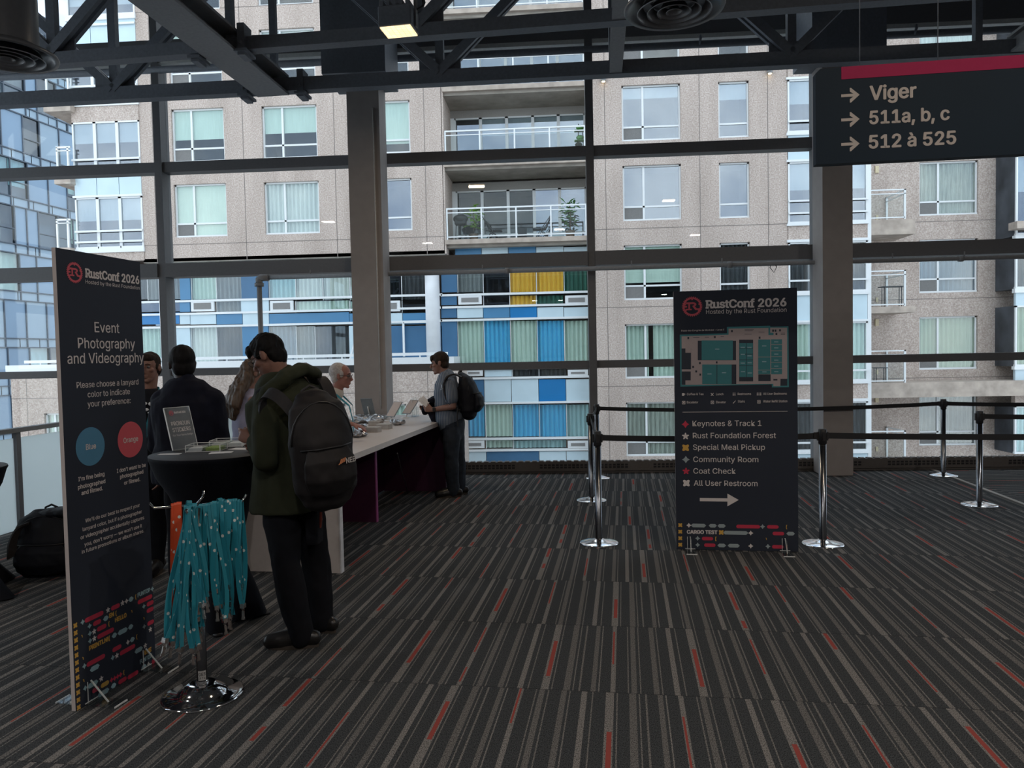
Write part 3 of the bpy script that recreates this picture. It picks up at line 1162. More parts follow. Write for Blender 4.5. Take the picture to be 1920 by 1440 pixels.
for wd, c, a, b in (('FUNTOP', 'b', (605, 722), (678, 692)), ('EN', 'y', (442, 842), (470, 830)), ('HELLO', 'y', (475, 864), (542, 838)), ('PRINTLN!(', 'y', (326, 1025), (447, 972)), ('ENE', 'y', (645, 1050), (685, 1035)), ('FUNTOP', 'b', (618, 1103), (688, 1072))):
    P.word(wd, c, a, b)
for ch, p in (('{', (594, 733)), ('{', (481, 828)), ('}', (573, 822)), ('}', (643, 862)), ('{', (440, 888)), ('}', (287, 965)), ('{', (600, 963)), ('}', (293, 1092)), ('}', (297, 1220)), ('{', (526, 1168))):
    P.brace(ch, 'y', p)
P.done()
acrylic_foot(ls, 0.06)
acrylic_foot(ls, 0.47)

# the map sign in the middle distance
rs_, rp = board('floor_sign', 'tall dark navy sign with floor map, room list and right arrow, between rope posts', (0.964, 6.500), (1.971, 6.405), 2.23)
D1, T1 = (1240, 530), 5.539
D2, T2 = (1240, 770), 4.964
put_title(rs_, rp, D1, T1, 'RustConf 2026', (465, 265), (1300, 243), 0.066, M_letter, 0.035, 'title')
put(rs_, rp, D1, T1, 'Hosted by the Rust Foundation', (465, 328), (1300, 300), 0.036, M_letter, 0.0, 'subtitle')
u_, v_ = rp.uv(D1[0] + 320 / T1, D1[1] + 248 / T1)
gear_logo(rs_, u_, v_, 0.086, M_pred)
put(rs_, rp, D1, T1, 'Palais des Congr\u00e8s de Montr\u00e9al - Level 5', (207, 508), (653, 495), 0.013, M_letter, 0.01, 'map_title')
for s, a, b in (('Keynotes & Track 1', (290, 145), (932, 140)), ('Rust Foundation Forest', (293, 258), (1067, 253)), ('Special Meal Pickup', (295, 366), (965, 363)), ('Community Room', (297, 478), (903, 478)), ('Coat Check', (298, 587), (692, 585)), ('All User Restroom', (302, 700), (895, 700))):
    put(rs_, rp, D2, T2, s, a, b, 0.046, M_letter, 0.004, 'room_name')
for s, a, b in (('Coffee & Tea', (265, 1172), (437, 1165)), ('Lunch', (568, 1170), (645, 1167)), ('Restrooms', (793, 1168), (932, 1165)), ('All User Restrooms', (1058, 1166), (1303, 1163)), ('Escalator', (265, 1255), (383, 1250)), ('Elevator', (568, 1253), (670, 1250)), ('Stairs', (795, 1247), (866, 1242)), ('Water Refill Station', (1058, 1246), (1308, 1240))):
    put(rs_, rp, D1, T1, s, a, b, 0.019, M_letter, 0.006, 'map_key')
M_pbeige = mat('print_beige', (0.44, 0.36, 0.35), 0.7, 0.0, 0.02)
M_pdark = mat('print_dark', (0.025, 0.032, 0.048), 0.65, 0.0, 0.04)


def mq(p):
    return rp.uv(D1[0] + p[0] / T1, D1[1] + p[1] / T1)


mp_ = MB()
flat(mp_, [mq(p) for p in ((192, 540), (682, 526), (680, 460), (1130, 447), (1132, 458), (1320, 452), (1325, 1086), (1148, 1088), (1148, 1056), (198, 1080))], -0.0010)
mo = mp_.build('floor_map', M_pteal, rs_, recalc=False)
q_ = MB()
flat(q_, [mq(p) for p in ((210, 557), (698, 541), (698, 478), (1112, 470), (1112, 545), (1165, 545), (1165, 520), (1130, 520), (1130, 468), (1305, 468), (1308, 998), (1237, 998), (1235, 1075), (1163, 1075), (1163, 1050), (215, 1062))], -0.0014)
q_.build('corridor', M_pbeige, mo, recalc=False)
q_ = MB()
for x0, y0, x1, y1 in ((210, 683, 308, 900), (212, 922, 305, 1060), (378, 603, 775, 805), (424, 850, 778, 1053), (808, 592, 953, 1025), (1007, 953, 1135, 1022), (1237, 998, 1307, 1070), (1163, 1000, 1205, 1016)):
    flat(q_, [mq(p) for p in ((x0, y1), (x1, y1), (x1, y0), (x0, y0))], -0.0018)
for (x, y) in ((733, 503), (555, 565), (330, 875), (362, 922), (404, 955), (575, 828), (400, 835), (1020, 572), (1195, 533), (1160, 498), (1185, 498), (1232, 495), (280, 575)):
    flat(q_, [mq(p) for p in ((x - 9, y + 11), (x + 9, y + 11), (x + 9, y - 11), (x - 9, y - 11))], -0.0018)
for x0, x1, y in ((330, 395, 568), (452, 495, 566), (615, 650, 561), (865, 960, 487), (865, 950, 500), (865, 940, 535), (1010, 1070, 512), (1240, 1285, 525), (1240, 1285, 540)):
    flat(q_, [mq(p) for p in ((x0, y + 2), (x1, y + 2), (x1, y - 2), (x0, y - 2))], -0.0018)
q_.build('map_block', M_pdark, mo, recalc=False)
q_ = MB()
for x0, y0, x1, y1 in ((250, 683, 307, 728), (250, 1015, 305, 1060)):
    flat(q_, [mq(p) for p in ((x0, y1), (x1, y1), (x1, y0), (x0, y0))], -0.0022)
q_.build('map_lift', M_pbeige, mo, recalc=False)
q_ = MB()
for x0, y0, x1, y1 in ((418, 600, 742, 803), (424, 850, 573, 1053), (580, 850, 730, 1053), (810, 627, 880, 680), (885, 627, 951, 680), (810, 684, 880, 740), (885, 684, 951, 740), (810, 745, 880, 800), (885, 745, 951, 800), (810, 805, 880, 860), (885, 805, 951, 860), (810, 865, 880, 980), (885, 865, 951, 980), (1005, 590, 1132, 770), (1005, 775, 1132, 905), (1005, 910, 1132, 950), (1140, 588, 1253, 640), (1140, 645, 1253, 705), (1140, 710, 1253, 765), (1140, 770, 1253, 825), (1140, 830, 1253, 890), (1140, 895, 1253, 950)):
    flat(q_, [mq(p) for p in ((x0, y1), (x1, y1), (x1, y0), (x0, y0))], -0.0022)
q_.build('map_room', M_pteal, mo, recalc=False)
q_ = MB()
for (x, y) in ((580, 690), (500, 948), (650, 935), (845, 672), (915, 672), (845, 745), (915, 760), (845, 835), (917, 832), (848, 925), (918, 938), (1068, 657), (1068, 820), (1070, 927), (1193, 615), (1193, 677), (1193, 742), (1193, 805), (1193, 867), (1193, 925)):
    flat(q_, [mq(p) for p in ((x - 22, y + 5), (x + 22, y + 5), (x + 22, y - 5), (x - 22, y - 5))], -0.0026)
q_.build('map_number', M_psky, mo, recalc=False)
q_ = MB()
flat(q_, [mq(p) for p in ((220, 1347), (1310, 1337), (1310, 1333), (220, 1343))], -0.0012)
q_.build('dividing_line', M_letter, rs_, recalc=False)
# key pictograms
q_ = MB()
for (x, y, k) in ((230, 1162, 'cup'), (528, 1160, 'x'), (756, 1158, 'p2'), (1014, 1156, 'p3'), (232, 1246, 'box'), (530, 1244, 'box'), (757, 1240, 'bar'), (1013, 1237, 'box')):
    def rect(a, b, c, d):
        flat(q_, [mq(p) for p in ((x + a, y + d), (x + c, y + d), (x + c, y + b), (x + a, y + b))], -0.0012)
    if k == 'cup':
        rect(-15, -14, 8, 12); rect(10, -10, 17, 2)
    elif k == 'x':
        flat(q_, [mq((x + a, y + b)) for a, b in ((-15, 12), (-9, 15), (16, -12), (11, -15))], -0.0012)
        flat(q_, [mq((x + a, y + b)) for a, b in ((15, 12), (9, 15), (-16, -12), (-11, -15))], -0.0013)
    elif k in ('p2', 'p3'):
        for j in range(2 if k == 'p2' else 3):
            xo = -10 + j * 18 - (8 if k == 'p3' else 0)
            rect(xo - 4, -8, xo + 4, 15); rect(xo - 3, -17, xo + 3, -11)
    elif k == 'box':
        rect(-16, -17, 16, -12); rect(-16, 12, 16, 17); rect(-16, -12, -11, 12); rect(11, -12, 16, 12); rect(-5, -6, 5, 6)
    else:
        flat(q_, [mq((x + a, y + b)) for a, b in ((-16, 14), (-8, 14), (16, -14), (9, -14))], -0.0012)
q_.build('map_pictogram', M_letter, rs_, recalc=False)
P = Pat(rs_, rp, D2, T2)
for k, c, p, r in (('d', 'r', (224, 127), .032), ('f', 'w', (225, 238), .030), ('c', 'y', (226, 345), .030), ('d', 'g', (228, 455), .032), ('f', 'r', (230, 563), .030), ('c', 'w', (233, 674), .030)):
    P.mark(k, c, p, r)
for y in (1065, 1126, 1187, 1247):
    P.mark('c', 'y', (176, y), 0.018)
for c, a, b in (('g', (275, 1068), (417, 1069)), ('g', (440, 1070), (517, 1071)), ('g', (522, 1072), (600, 1073)), ('g', (575, 1135), (808, 1138)), ('g', (1163, 1144), (1243, 1145)), ('g', (522, 1254), (602, 1255)), ('g', (617, 1256), (730, 1257))):
    P.pill(c, a, b, 0.032, True)
for a, b in (((697, 1078), (920, 1080)), ((983, 1081), (1092, 1082)), ((1035, 1143), (1143, 1144)), ((377, 1190), (482, 1191)), ((398, 1251), (504, 1252)), ((1030, 1266), (1138, 1268))):
    P.pill('r', a, b, 0.030)
for k, c, p in (('d', 'w', (256, 1067)), ('d', 'g', (942, 1079)), ('c', 'y', (557, 1133)), ('d', 'w', (832, 1139)), ('d', 'g', (338, 1188)), ('d', 'g', (338, 1249)), ('d', 'w', (832, 1260)), ('d', 'g', (992, 1263))):
    P.mark(k, c, p, 0.021)
P.word('CARGO TEST', 'w', (237, 1128), (523, 1131), 0.030, 0.045)
for ch, p in (('{', (1164, 1082)), ('[', (508, 1192)), ('}', (978, 1202)), ('{', (1168, 1268))):
    P.brace(ch, 'y', p, 0.034)
qa = P.g('w')
flat(qa, [P.q(p) for p in ((358, 842), (615, 846), (615, 890), (720, 831), (615, 772), (615, 816), (358, 812))])
P.done()
acrylic_foot(rs_, 0.075)
acrylic_foot(rs_, 0.86)

# hanging direction sign
HA = (1.659, 4.991)
hang = R(-3.75)
hz0 = 2.905
hs = thing('hanging_sign', 'dark navy hanging direction sign with crimson top band, pointing right to rooms', 'sign', (HA[0], HA[1], hz0), hang)
hp = Plane2(HA, hang, hz0)
E0, U0 = (1480, 90), 4.364
hq = lambda p: hp.uv(E0[0] + p[0] / U0, E0[1] + p[1] / U0)
tl, tr2, bl = hq((218, 190)), hq((425, 155)), hq((225, 967))
HW = 2.6
HT = hq((425, 155))[1]
m = MB()
m.prism([(0, 0), (HW, 0), (HW, HT), (0.03, HT - 0.002), (0, HT - 0.03)], lambda a, b, d: (a, d, b), (0.0, 0.07))
m.build('panel', mat('hanging_sign_navy', (0.008, 0.020, 0.036), 0.65, 0.0, 0.04, 3, 0.2), hs)
m = MB()
ur = hq((425, 200))[0]
rb = hq((425, 258))[1]
m.box((ur, -0.002, rb), (HW - 0.12, -0.0005, HT))
m.build('crimson_band', mat('crimson_band', (0.31, 0.012, 0.075), 0.6, 0.0, 0.03, 30, 0.2), hs)
M_hl = mat('sign_grey_letter', (0.44, 0.41, 0.40), 0.6, 0.0, 0.03)
for s, a, b, cap, y0 in (('Viger', (655, 425), (1040, 402), 0.085, 392), ('511a, b, c', (653, 625), (1312, 583), 0.080, 590), ('512 \u00e0 525', (648, 825), (1365, 780), 0.080, 790)):
    (u0, v0), (u1, v1) = hq(a), hq(b)
    text(hs, s, u0, u1, (v0 + v1) / 2, cap, M_hl, 0.028, 'direction', -0.0015)
    u, v = hq((424, y0))
    k = MB()
    flat(k, [(u, v - 0.009), (u + 0.09, v - 0.009), (u + 0.09, v + 0.009), (u, v + 0.009)], -0.0012)
    for sg in (1, -1):
        flat(k, [(u + 0.052, v + sg * 0.046), (u + 0.052, v + sg * 0.024), (u + 0.088, v - sg * 0.0), (u + 0.112, v), (u + 0.060, v + sg * 0.046)][:: 1], -0.0014)
    k.build('arrow', M_hl, hs, recalc=False)
for u in (0.28, 0.75, HW - 0.4):
    MB().tube([(u, 0.035, HT), (u, 0.035, 5.1 - hz0 + 0.0)], 0.003, 6).build('hanging_wire', M_steel, hs)

# ------------------------------------------------------------------ rope posts
M_base = mat('dome_chrome', (0.80, 0.80, 0.82), 0.12, 1.0, 0.02)


def stanchion(x, y, label, z=1.015):
    t = thing('rope_post', label, 'rope post', (x, y, 0), 0, 'belt barrier posts')
    MB().lathe([(0.175, 0.0), (0.178, 0.006), (0.165, 0.012), (0.11, 0.026), (0.05, 0.036), (0.034, 0.045), (0.0, 0.045)], 40).build('base', M_base, t)
    MB().lathe([(0.034, 0.04), (0.034, 0.05), (0.031, 0.06), (0.0315, z - 0.13), (0.0, z - 0.13)], 24).build('tube', M_post, t)
    h = MB()
    h.lathe([(0.033, z - 0.13), (0.036, z - 0.125), (0.036, z - 0.008), (0.032, z), (0.0, z)], 24)
    for k in range(4):
        a = k * math.pi / 2
        h.box((0.034 * math.cos(a) - 0.012, 0.034 * math.sin(a) - 0.012, z - 0.10), (0.034 * math.cos(a) + 0.012, 0.034 * math.sin(a) + 0.012, z - 0.025))
    h.build('cassette', M_black, t)
    return t


def belt(t, a, b, sag=0.02, z=0.957):
    a, b = V((a[0], a[1], z)), V((b[0], b[1], z))
    d = (b - a).normalized()
    pts = [a.lerp(b, k / 14) + V((0, 0, -sag * 4 * (k / 14) * (1 - k / 14))) for k in range(15)]
    pts[0] += d * 0.03
    pts[-1] -= d * 0.03
    MB().ribbon(pts, V((0, 0, 0.026)), 0.003).build('belt', M_belt, t, True)
    e = MB()
    e.bar(pts[-1] - d * 0.045, pts[-1], 0.018, 0.058)
    e.bar(pts[0], pts[0] + d * 0.02, 0.018, 0.058)
    e.build('belt_clip', M_black, t, True)


SP = dict(A=(0.308, 6.733), B=(0.320, 8.703), C=(0.467, 10.28), D=(2.263, 6.67), E=(5.03, 10.22), Fp=(4.454, 8.29), G=(7.6, 10.15), Hh=(7.2, 6.45), I=(7.4, 8.0))
pA = stanchion(*SP['A'], 'chrome rope post left of the map sign, nearest of the three lined up there')
pB = stanchion(*SP['B'], 'chrome rope post left of the map sign, middle of the three lined up there')
pC = stanchion(*SP['C'], 'chrome rope post by the radiator cover, furthest of the three left of the map sign')
pD = stanchion(*SP['D'], 'chrome rope post just right of the map sign, in front of the column')
pE = stanchion(*SP['E'], 'chrome rope post right of the column, close to the radiator cover')
pF = stanchion(*SP['Fp'], 'chrome rope post furthest right in the picture, nearer than the post by the radiator cover')
belt(pA, SP['A'], SP['D'])
belt(pB, SP['B'], SP['A'], 0.01)
belt(pC, SP['C'], SP['B'], 0.01)
belt(pC, SP['C'], SP['E'], 0.05)
belt(pD, SP['D'], SP['Hh'], 0.03)
belt(pE, SP['E'], SP['G'], 0.03)
belt(pF, SP['Fp'], SP['I'], 0.02)

# ------------------------------------------------------------------ registration counter
ct = thing('counter', 'long white topped registration counter with purple panels under it', 'counter', (-1.787, 5.80, 0), HALL)
cw, cl_ = 0.82, 3.66
bbox('near_end_panel', (-cw, 0, 0), (0, 0.055, 0.868), M_white, ct)
MB().prism([(0.02, -0.01), (0.02, 3.66), (-0.53, 4.33), (-0.60, 4.35), (-1.45, 4.30), (-1.30, 3.3), (-0.95, 2.6), (-0.95, -0.01)][::-1], lambda a, b, d: (a, b, d), (0.868, 0.918)).build('top', M_white, ct)
bbox('end_trim', (-0.008, -0.002, 0), (0.003, 0.056, 0.868), mat('white_edge', (0.75, 0.75, 0.78), 0.4), ct)
bbox('divider_panel', (-cw, 1.80, 0), (-0.322, 1.84, 0.868), M_purple, ct)
bbox('divider_edge', (-0.322, 1.795, 0), (-0.312, 1.845, 0.868), M_pink, ct)
bbox('far_end_panel', (-cw, 3.56, 0), (0.0, 3.60, 0.868), M_purple, ct)
bbox('modesty_panel', (-cw, 0.05, 0.02), (-cw + 0.02, 3.58, 0.868), M_purple, ct)
tag(MB().tube([fl(745, 850, 0.85), at(752, 880, 8.0), at(760, 905, 8.6), at(764, 924, 9.2)], 0.006, 6).build('power_cable', M_black), 'thin black cable hanging down under the counter in front of its purple end panel', 'cable')


def cpt(a, b, z=0.918):
    """a point on the counter: a metres along from its near end, b metres back from its front"""
    e1 = V((math.sin(-HALL), math.cos(HALL), 0))
    e2 = V((-math.cos(HALL), math.sin(-HALL), 0))
    return V((-1.787, 5.80, z)) + e1 * a + e2 * b


# tablets on stands
M_tabback = mat('tablet_grey', (0.22, 0.24, 0.25), 0.4, 0.3)
M_screen = mat('tablet_screen', (0.55, 0.45, 0.40), 0.15, 0.0, 0.06, 6)


def frame3(o, xdir, tilt):
    """matrix: local x across, y up the tilted face, z out of the face"""
    x = V(xdir).normalized()
    n0 = x.cross(V((0, 0, 1)))
    up = V((0, 0, 1)) * math.cos(tilt) - n0 * math.sin(tilt) * 1.0
    n = x.cross(up)
    return Matrix(((x.x, up.x, n.x, o[0]), (x.y, up.y, n.y, o[1]), (x.z, up.z, n.z, o[2]), (0, 0, 0, 1)))


def tablet(px, py, Y, ang, tilt, label, cream=True, w_=0.17, h_=0.235, z=None):
    base = fl(px, py, 0.918)
    t = thing('tablet', label, 'tablet', base, R(ang), 'tablets on the counter')
    M = frame3((0, 0, 0.05), (1, 0, 0), R(tilt))
    b = MB()
    b.box((-w_ / 2, 0, -0.008), (w_ / 2, h_, 0.0), 0.003)
    b.bm.transform(M)
    b.build('case', M_tabback, t)
    s_ = MB()
    s_.box((-w_ / 2 + 0.01, 0.01, 0.0005), (w_ / 2 - 0.01, h_ - 0.01, 0.0015))
    s_.bm.transform(M)
    s_.build('screen', M_screen if cream else M_tabback, t)
    k = MB()
    k.lathe([(0.07, 0.0), (0.07, 0.006), (0.01, 0.01), (0.0, 0.01)], 20)
    k.tube([(0, 0.0, 0.005), M @ V((0, 0.06, -0.015)), M @ V((0, 0.12, -0.012))], 0.008, 8)
    k.build('stand', M_acedge, t)
    return t


tablet(694, 784, 7.5, 165, 22, 'grey backed tablet leaning beside the column, leftmost of the three on the counter', False)
tablet(731, 789, 7.55, -38, 38, 'cream screened tablet on a stand in the middle of the counter pile')
tablet(761, 783, 8.3, -38, 42, 'cream screened tablet on a stand near the striped man, before the clear leaflet holder')
hb = fl(777, 781, 0.918)
lh = thing('leaflet_holder', 'tall clear leaflet holder standing at the far end of the counter', 'holder', hb, R(70))
MB().box((-0.055, -0.001, 0.0), (0.055, 0.002, 0.25)).box((-0.055, -0.05, 0), (0.055, 0.0, 0.004)).build('back_plate', M_acryl, lh)
MB().box((-0.055, -0.04, 0.004), (0.055, -0.037, 0.13)).box((-0.055, -0.04, 0.004), (-0.052, 0, 0.13)).box((0.052, -0.04, 0.004), (0.055, 0, 0.13)).build('pocket', M_acryl, lh)
e = MB()
e.box((-0.057, -0.002, 0.0), (-0.054, 0.003, 0.25)).box((0.054, -0.002, 0.0), (0.057, 0.003, 0.25)).box((-0.055, -0.002, 0.248), (0.055, 0.003, 0.252))
e.build('polished_edge', M_acedge, lh)
# foil pouches, boxes
M_foil = mat('silver_foil', (0.42, 0.43, 0.45), 0.28, 0.8, 0.3, 25)
rnd = random.Random(4)
spots = [(668, 786, 7.0), (676, 781, 7.3), (690, 783, 7.3), (702, 781, 7.5), (708, 783, 7.4), (672, 790, 6.9), (684, 789, 7.1), (695, 790, 7.15), (740, 791, 7.5), (748, 793, 7.6), (719, 782, 7.8), (684, 786, 7), (664, 790, 7), (710, 787, 7), (676, 800, 7), (664, 806, 7), (672, 808, 6.45), (678, 814, 6.35), (668, 816, 6.3)]
for i, (px, py, Y) in enumerate(spots):
    p = fl(px, py + 4, 0.918)
    b = MB()
    b.ell((0, 0, 0.03), (0.085, 0.05, 0.03), None, 14, 8)
    for v in b.bm.verts:
        nn = noise.noise_vector(v.co * 28 + V((i * 3.1, 0, 0))) * 0.016
        v.co += nn
        v.co.z = max(0.001, v.co.z)
        if abs(v.co.x) > 0.06:
            v.co.y *= 1.3
    o = b.build('foil_pouch', M_foil, None, False, False)
    o.location = p
    o.rotation_euler = (0, 0, rnd.uniform(0, 3.1))
    where = 'at the near end of the counter pile' if py >= 799 else ('beside the middle tablet' if px >= 735 else 'heaped in the counter pile by the column')
    tag(o, 'crumpled silver pouch %s' % where, 'pouch', 'silver pouches on the counter, ' + where)
for px, py, Y, lb in ((700, 807, 6.65, 'nearest the counter front'), (721, 801, 6.95, 'behind the front one, below the tablet'), (705, 795, 7.1, 'under the silver pouches')):
    p = fl(px, py + 3, 0.918)
    t = thing('card_box', 'small pale grey card box on the counter, ' + lb, 'box', p, HALL + R(-8))
    bbox('carton', (-0.075, -0.05, 0), (0.075, 0.05, 0.045), mat('pale_card', (0.40, 0.38, 0.36), 0.6), t, 0.003)
    bbox('lid', (-0.077, -0.052, 0.045), (0.077, 0.052, 0.056), mat('pale_card_lid', (0.46, 0.44, 0.42), 0.6), t, 0.002)

# ------------------------------------------------------------------ cocktail tables under stretch covers


def cocktail(name, label, x, y, h, r, rot=0.0, flare=0.165):
    t = thing(name, label, 'table', (x, y, 0), rot)

    def rf(a, rr, z):
        k = z / h
        if k < 0.45:
            f = 1 - k / 0.45
            lob = abs(math.cos(2 * a)) ** 3
            return rr + f ** 1.4 * (flare * lob - 0.02)
        return rr
    prof = [(0.17, 0.012), (0.172, 0.05), (0.176, 0.12), (0.178, 0.2), (0.172, 0.3), (0.165, 0.42), (0.175, 0.55), (0.21, 0.70), (0.27, 0.86), (0.335, 0.97), (r - 0.012, h - 0.035), (r, h - 0.015), (r - 0.004, h - 0.003)]
    prof = [(a, z if i > 9 else z * h / 1.12) for i, (a, z) in enumerate(prof)]
    prof[9] = (r * 0.88, h - 0.14)
    MB().lathe(prof, 64, rfun=rf).build('stretch_cover', M_spandex, t)
    MB().lathe([(r - 0.003, h - 0.006), (r - 0.01, h), (0, h)], 64).build('table_top', M_tabletop, t)
    for k in range(4):
        a = k * math.pi / 2
        MB().lathe([(0.0, 0.0), (0.03, 0.0), (0.03, 0.015), (0.0, 0.02)], 12, (0.30 * math.cos(a), 0.30 * math.sin(a), 0)).build('foot', M_black, t)
    return t


TZ = 1.12
cocktail('cocktail_table', 'tall round cocktail table in a black stretch cover, with clear sticker trays on top', -2.30, 4.74, TZ, 0.39, R(25))
cocktail('cocktail_table', 'black covered cocktail table cut by the left edge of the picture', -4.54, 5.22, 0.96, 0.36, R(-8), 0.36)

# things on the cocktail table
sb = fl(348, 843, TZ)
sh = thing('table_sign', 'slanted clear stand with a grey pronoun stickers card, on the black cocktail table', 'sign', sb, R(68))
SW, SH, ST = 0.205, 0.29, R(15)
MM = Matrix.Translation(V((-SW / 2, 0, 0.006))) @ Matrix.Rotation(-ST, 4, 'X')
b = MB()
b.box((0, -0.003, 0), (SW, 0.004, SH))
b.bm.transform(MM)
b.build('clear_plate', M_acryl, sh)
b = MB()
b.box((-SW / 2 - 0.005, -0.05, 0), (SW / 2 + 0.005, 0.07, 0.005))
b.build('foot_plate', M_acryl, sh)
b = MB()
b.box((0.002, 0.0, 0.002), (SW - 0.002, 0.002, SH - 0.002))
b.bm.transform(MM)
b.build('card', mat('card_grey', (0.17, 0.175, 0.19), 0.5, 0.0, 0.03), sh)
b = MB()
for q in (((-0.001, -0.004, 0), (0.002, 0.005, SH)), ((SW - 0.002, -0.004, 0), (SW + 0.001, 0.005, SH)), ((0, -0.004, SH - 0.001), (SW, 0.005, SH + 0.002)), ((0, -0.004, 0), (SW, 0.005, 0.002))):
    b.box(*q)
b.bm.transform(MM)
b.build('polished_edge', M_acedge, sh)
fx = lambda c: MM @ c
slab_title(sh, 'RustConf 2026', 0.072, 0.165, SH - 0.042, 0.014, M_letter, -0.0045, fix=fx)
text(sh, 'PRONOUN', 0.030, 0.178, SH - 0.125, 0.028, M_letter, 0.01, 'heading', -0.0045, fix=fx)
text(sh, 'STICKERS', 0.030, 0.178, SH - 0.168, 0.028, M_letter, 0.01, 'heading', -0.0045, fix=fx)
text(sh, 'For Your Name Badge', 0.024, 0.184, SH - 0.198, 0.013, M_letter, 0.0, 'caption', -0.0045, fix=fx)
g_ = gear_logo(sh, 0.048, SH - 0.037, 0.018, M_pred)
for v in g_.data.vertices:
    v.co = MM @ (v.co + V((0, -0.0035, 0)))


def tray(px, py, Y, rz, label, w_=0.22, d_=0.16, h_=0.045):
    p = fl(px, py, TZ)
    t = thing('sticker_tray', label, 'tray', p, R(rz), 'clear trays on the cocktail table')
    MB().box((-w_ / 2, -d_ / 2, 0.0), (w_ / 2, d_ / 2, 0.004)).build('floor_plate', M_acryl, t)
    wl = MB()
    k = 0.003
    wl.box((-w_ / 2, -d_ / 2, 0.004), (w_ / 2, -d_ / 2 + k, h_)).box((-w_ / 2, d_ / 2 - k, 0.004), (w_ / 2, d_ / 2, h_))
    wl.box((-w_ / 2, -d_ / 2, 0.004), (-w_ / 2 + k, d_ / 2, h_)).box((w_ / 2 - k, -d_ / 2, 0.004), (w_ / 2, d_ / 2, h_)).box((-0.001, -d_ / 2, 0.004), (0.002, d_ / 2, h_))
    wl.build('wall', M_acryl, t)
    e = MB()
    for z in (h_, 0.003):
        e.box((-w_ / 2, -d_ / 2 - 0.001, z), (w_ / 2, -d_ / 2 + 0.003, z + 0.003)).box((-w_ / 2, d_ / 2 - 0.003, z), (w_ / 2, d_ / 2 + 0.001, z + 0.003))
        e.box((-w_ / 2, -d_ / 2, z), (-w_ / 2 + 0.004, d_ / 2, z + 0.003)).box((w_ / 2 - 0.004, -d_ / 2, z), (w_ / 2, d_ / 2, z + 0.003))
    for sx_ in (-1, 1):
        for sy in (-1, 1):
            e.box((sx_ * w_ / 2 - 0.002, sy * d_ / 2 - 0.002, 0), (sx_ * w_ / 2 + 0.002, sy * d_ / 2 + 0.002, h_))
    e.build('polished_edge', M_acedge, t)
    return p


p1 = tray(388, 845, 4.62, 8, 'clear sticker tray at the front of the cocktail table, beside the slanted card')
p2 = tray(430, 836, 4.86, 8, 'clear sticker tray further back on the cocktail table, holding white sheets')
M_green = mat('green_paper', (0.30, 0.42, 0.10), 0.6)
for i, (pp_, dx, dy, mm, lb) in enumerate(((p1, -0.055, 0, M_paper, 'white printed sticker sheets in the left half of the front tray'), (p1, 0.055, 0.01, M_green, 'green edged sticker sheets in the right half of the front tray'), (p2, -0.055, 0, M_paper, 'white sticker sheets in the left half of the back tray'), (p2, 0.055, 0, M_paper, 'white sticker sheets in the right half of the back tray'))):
    b = MB()
    for k in range(6):
        a = rnd.uniform(-0.08, 0.08)
        M = Matrix.Rotation(a, 4, 'Z')
        z = 0.0045 + k * 0.0035
        q = [M @ V(c) for c in ((-0.045, -0.065, z), (0.045, -0.065, z), (0.045, 0.065, z), (-0.045, 0.065, z))]
        b.prism([(c.x, c.y) for c in q], lambda x, y, d: (x, y, d), (z, z + 0.003))
    o = b.build('sticker_sheets', mm)
    o.location = pp_ + Matrix.Rotation(R(8), 3, 'Z') @ V((dx, dy, 0))
    o.rotation_euler = (0, 0, R(8))
    tag(o, lb, 'stickers')
for px, py, Y, rz, lb in ((415, 849, 4.50, 15, 'white leaflet lying at the front rim of the cocktail table'), (452, 842, 4.66, -10, 'white leaflet lying under the hand of the man in the green jacket'), (318, 852, 4.48, 5, 'narrow white slip lying at the foot of the slanted card')):
    p = fl(px, py, TZ)
    s_ = 0.5 if 'slip' in lb else 1
    o = bbox('leaflet', (-0.07, -0.045 * s_, 0.0005), (0.07, 0.045 * s_, 0.003), M_paper)
    o.location = p
    o.rotation_euler = (0, 0, R(rz))
    tag(o, lb, 'leaflet')

# ------------------------------------------------------------------ lanyard rack
lx, ly = -1.875, 3.665
rk = thing('lanyard_rack', 'chrome stand on a round base with lanyards hanging from its arms', 'rack', (lx, ly, 0))
MB().lathe([(0.20, 0.0), (0.205, 0.006), (0.19, 0.012), (0.125, 0.016), (0.12, 0.03), (0.075, 0.06), (0.06, 0.066), (0.032, 0.066), (0.0, 0.066)], 48).build('base', M_chrome, rk)
MB().lathe([(0.026, 0.06), (0.026, 0.97), (0.0, 0.975)], 24).build('pole', M_post, rk)
MB().lathe([(0.03, 0.06), (0.031, 0.075), (0.027, 0.082)], 24).build('collar', M_chrome, rk)
stk = MB()
for k in range(11):
    a0 = R(-107 + k * 8)
    a1 = R(-107 + (k + 1) * 8)
    stk.face([(0.0265 * math.cos(a0), 0.0265 * math.sin(a0), 0.085), (0.0265 * math.cos(a1), 0.0265 * math.sin(a1), 0.085), (0.0265 * math.cos(a1), 0.0265 * math.sin(a1), 0.135), (0.0265 * math.cos(a0), 0.0265 * math.sin(a0), 0.135)])
stk.build('sticker', mat('sticker_grey', (0.5, 0.5, 0.5), 0.5), rk)


def wrap(c):
    a = R(-63) + c.x / 0.0265
    return V((0.0268 * math.cos(a), 0.0268 * math.sin(a), c.z))


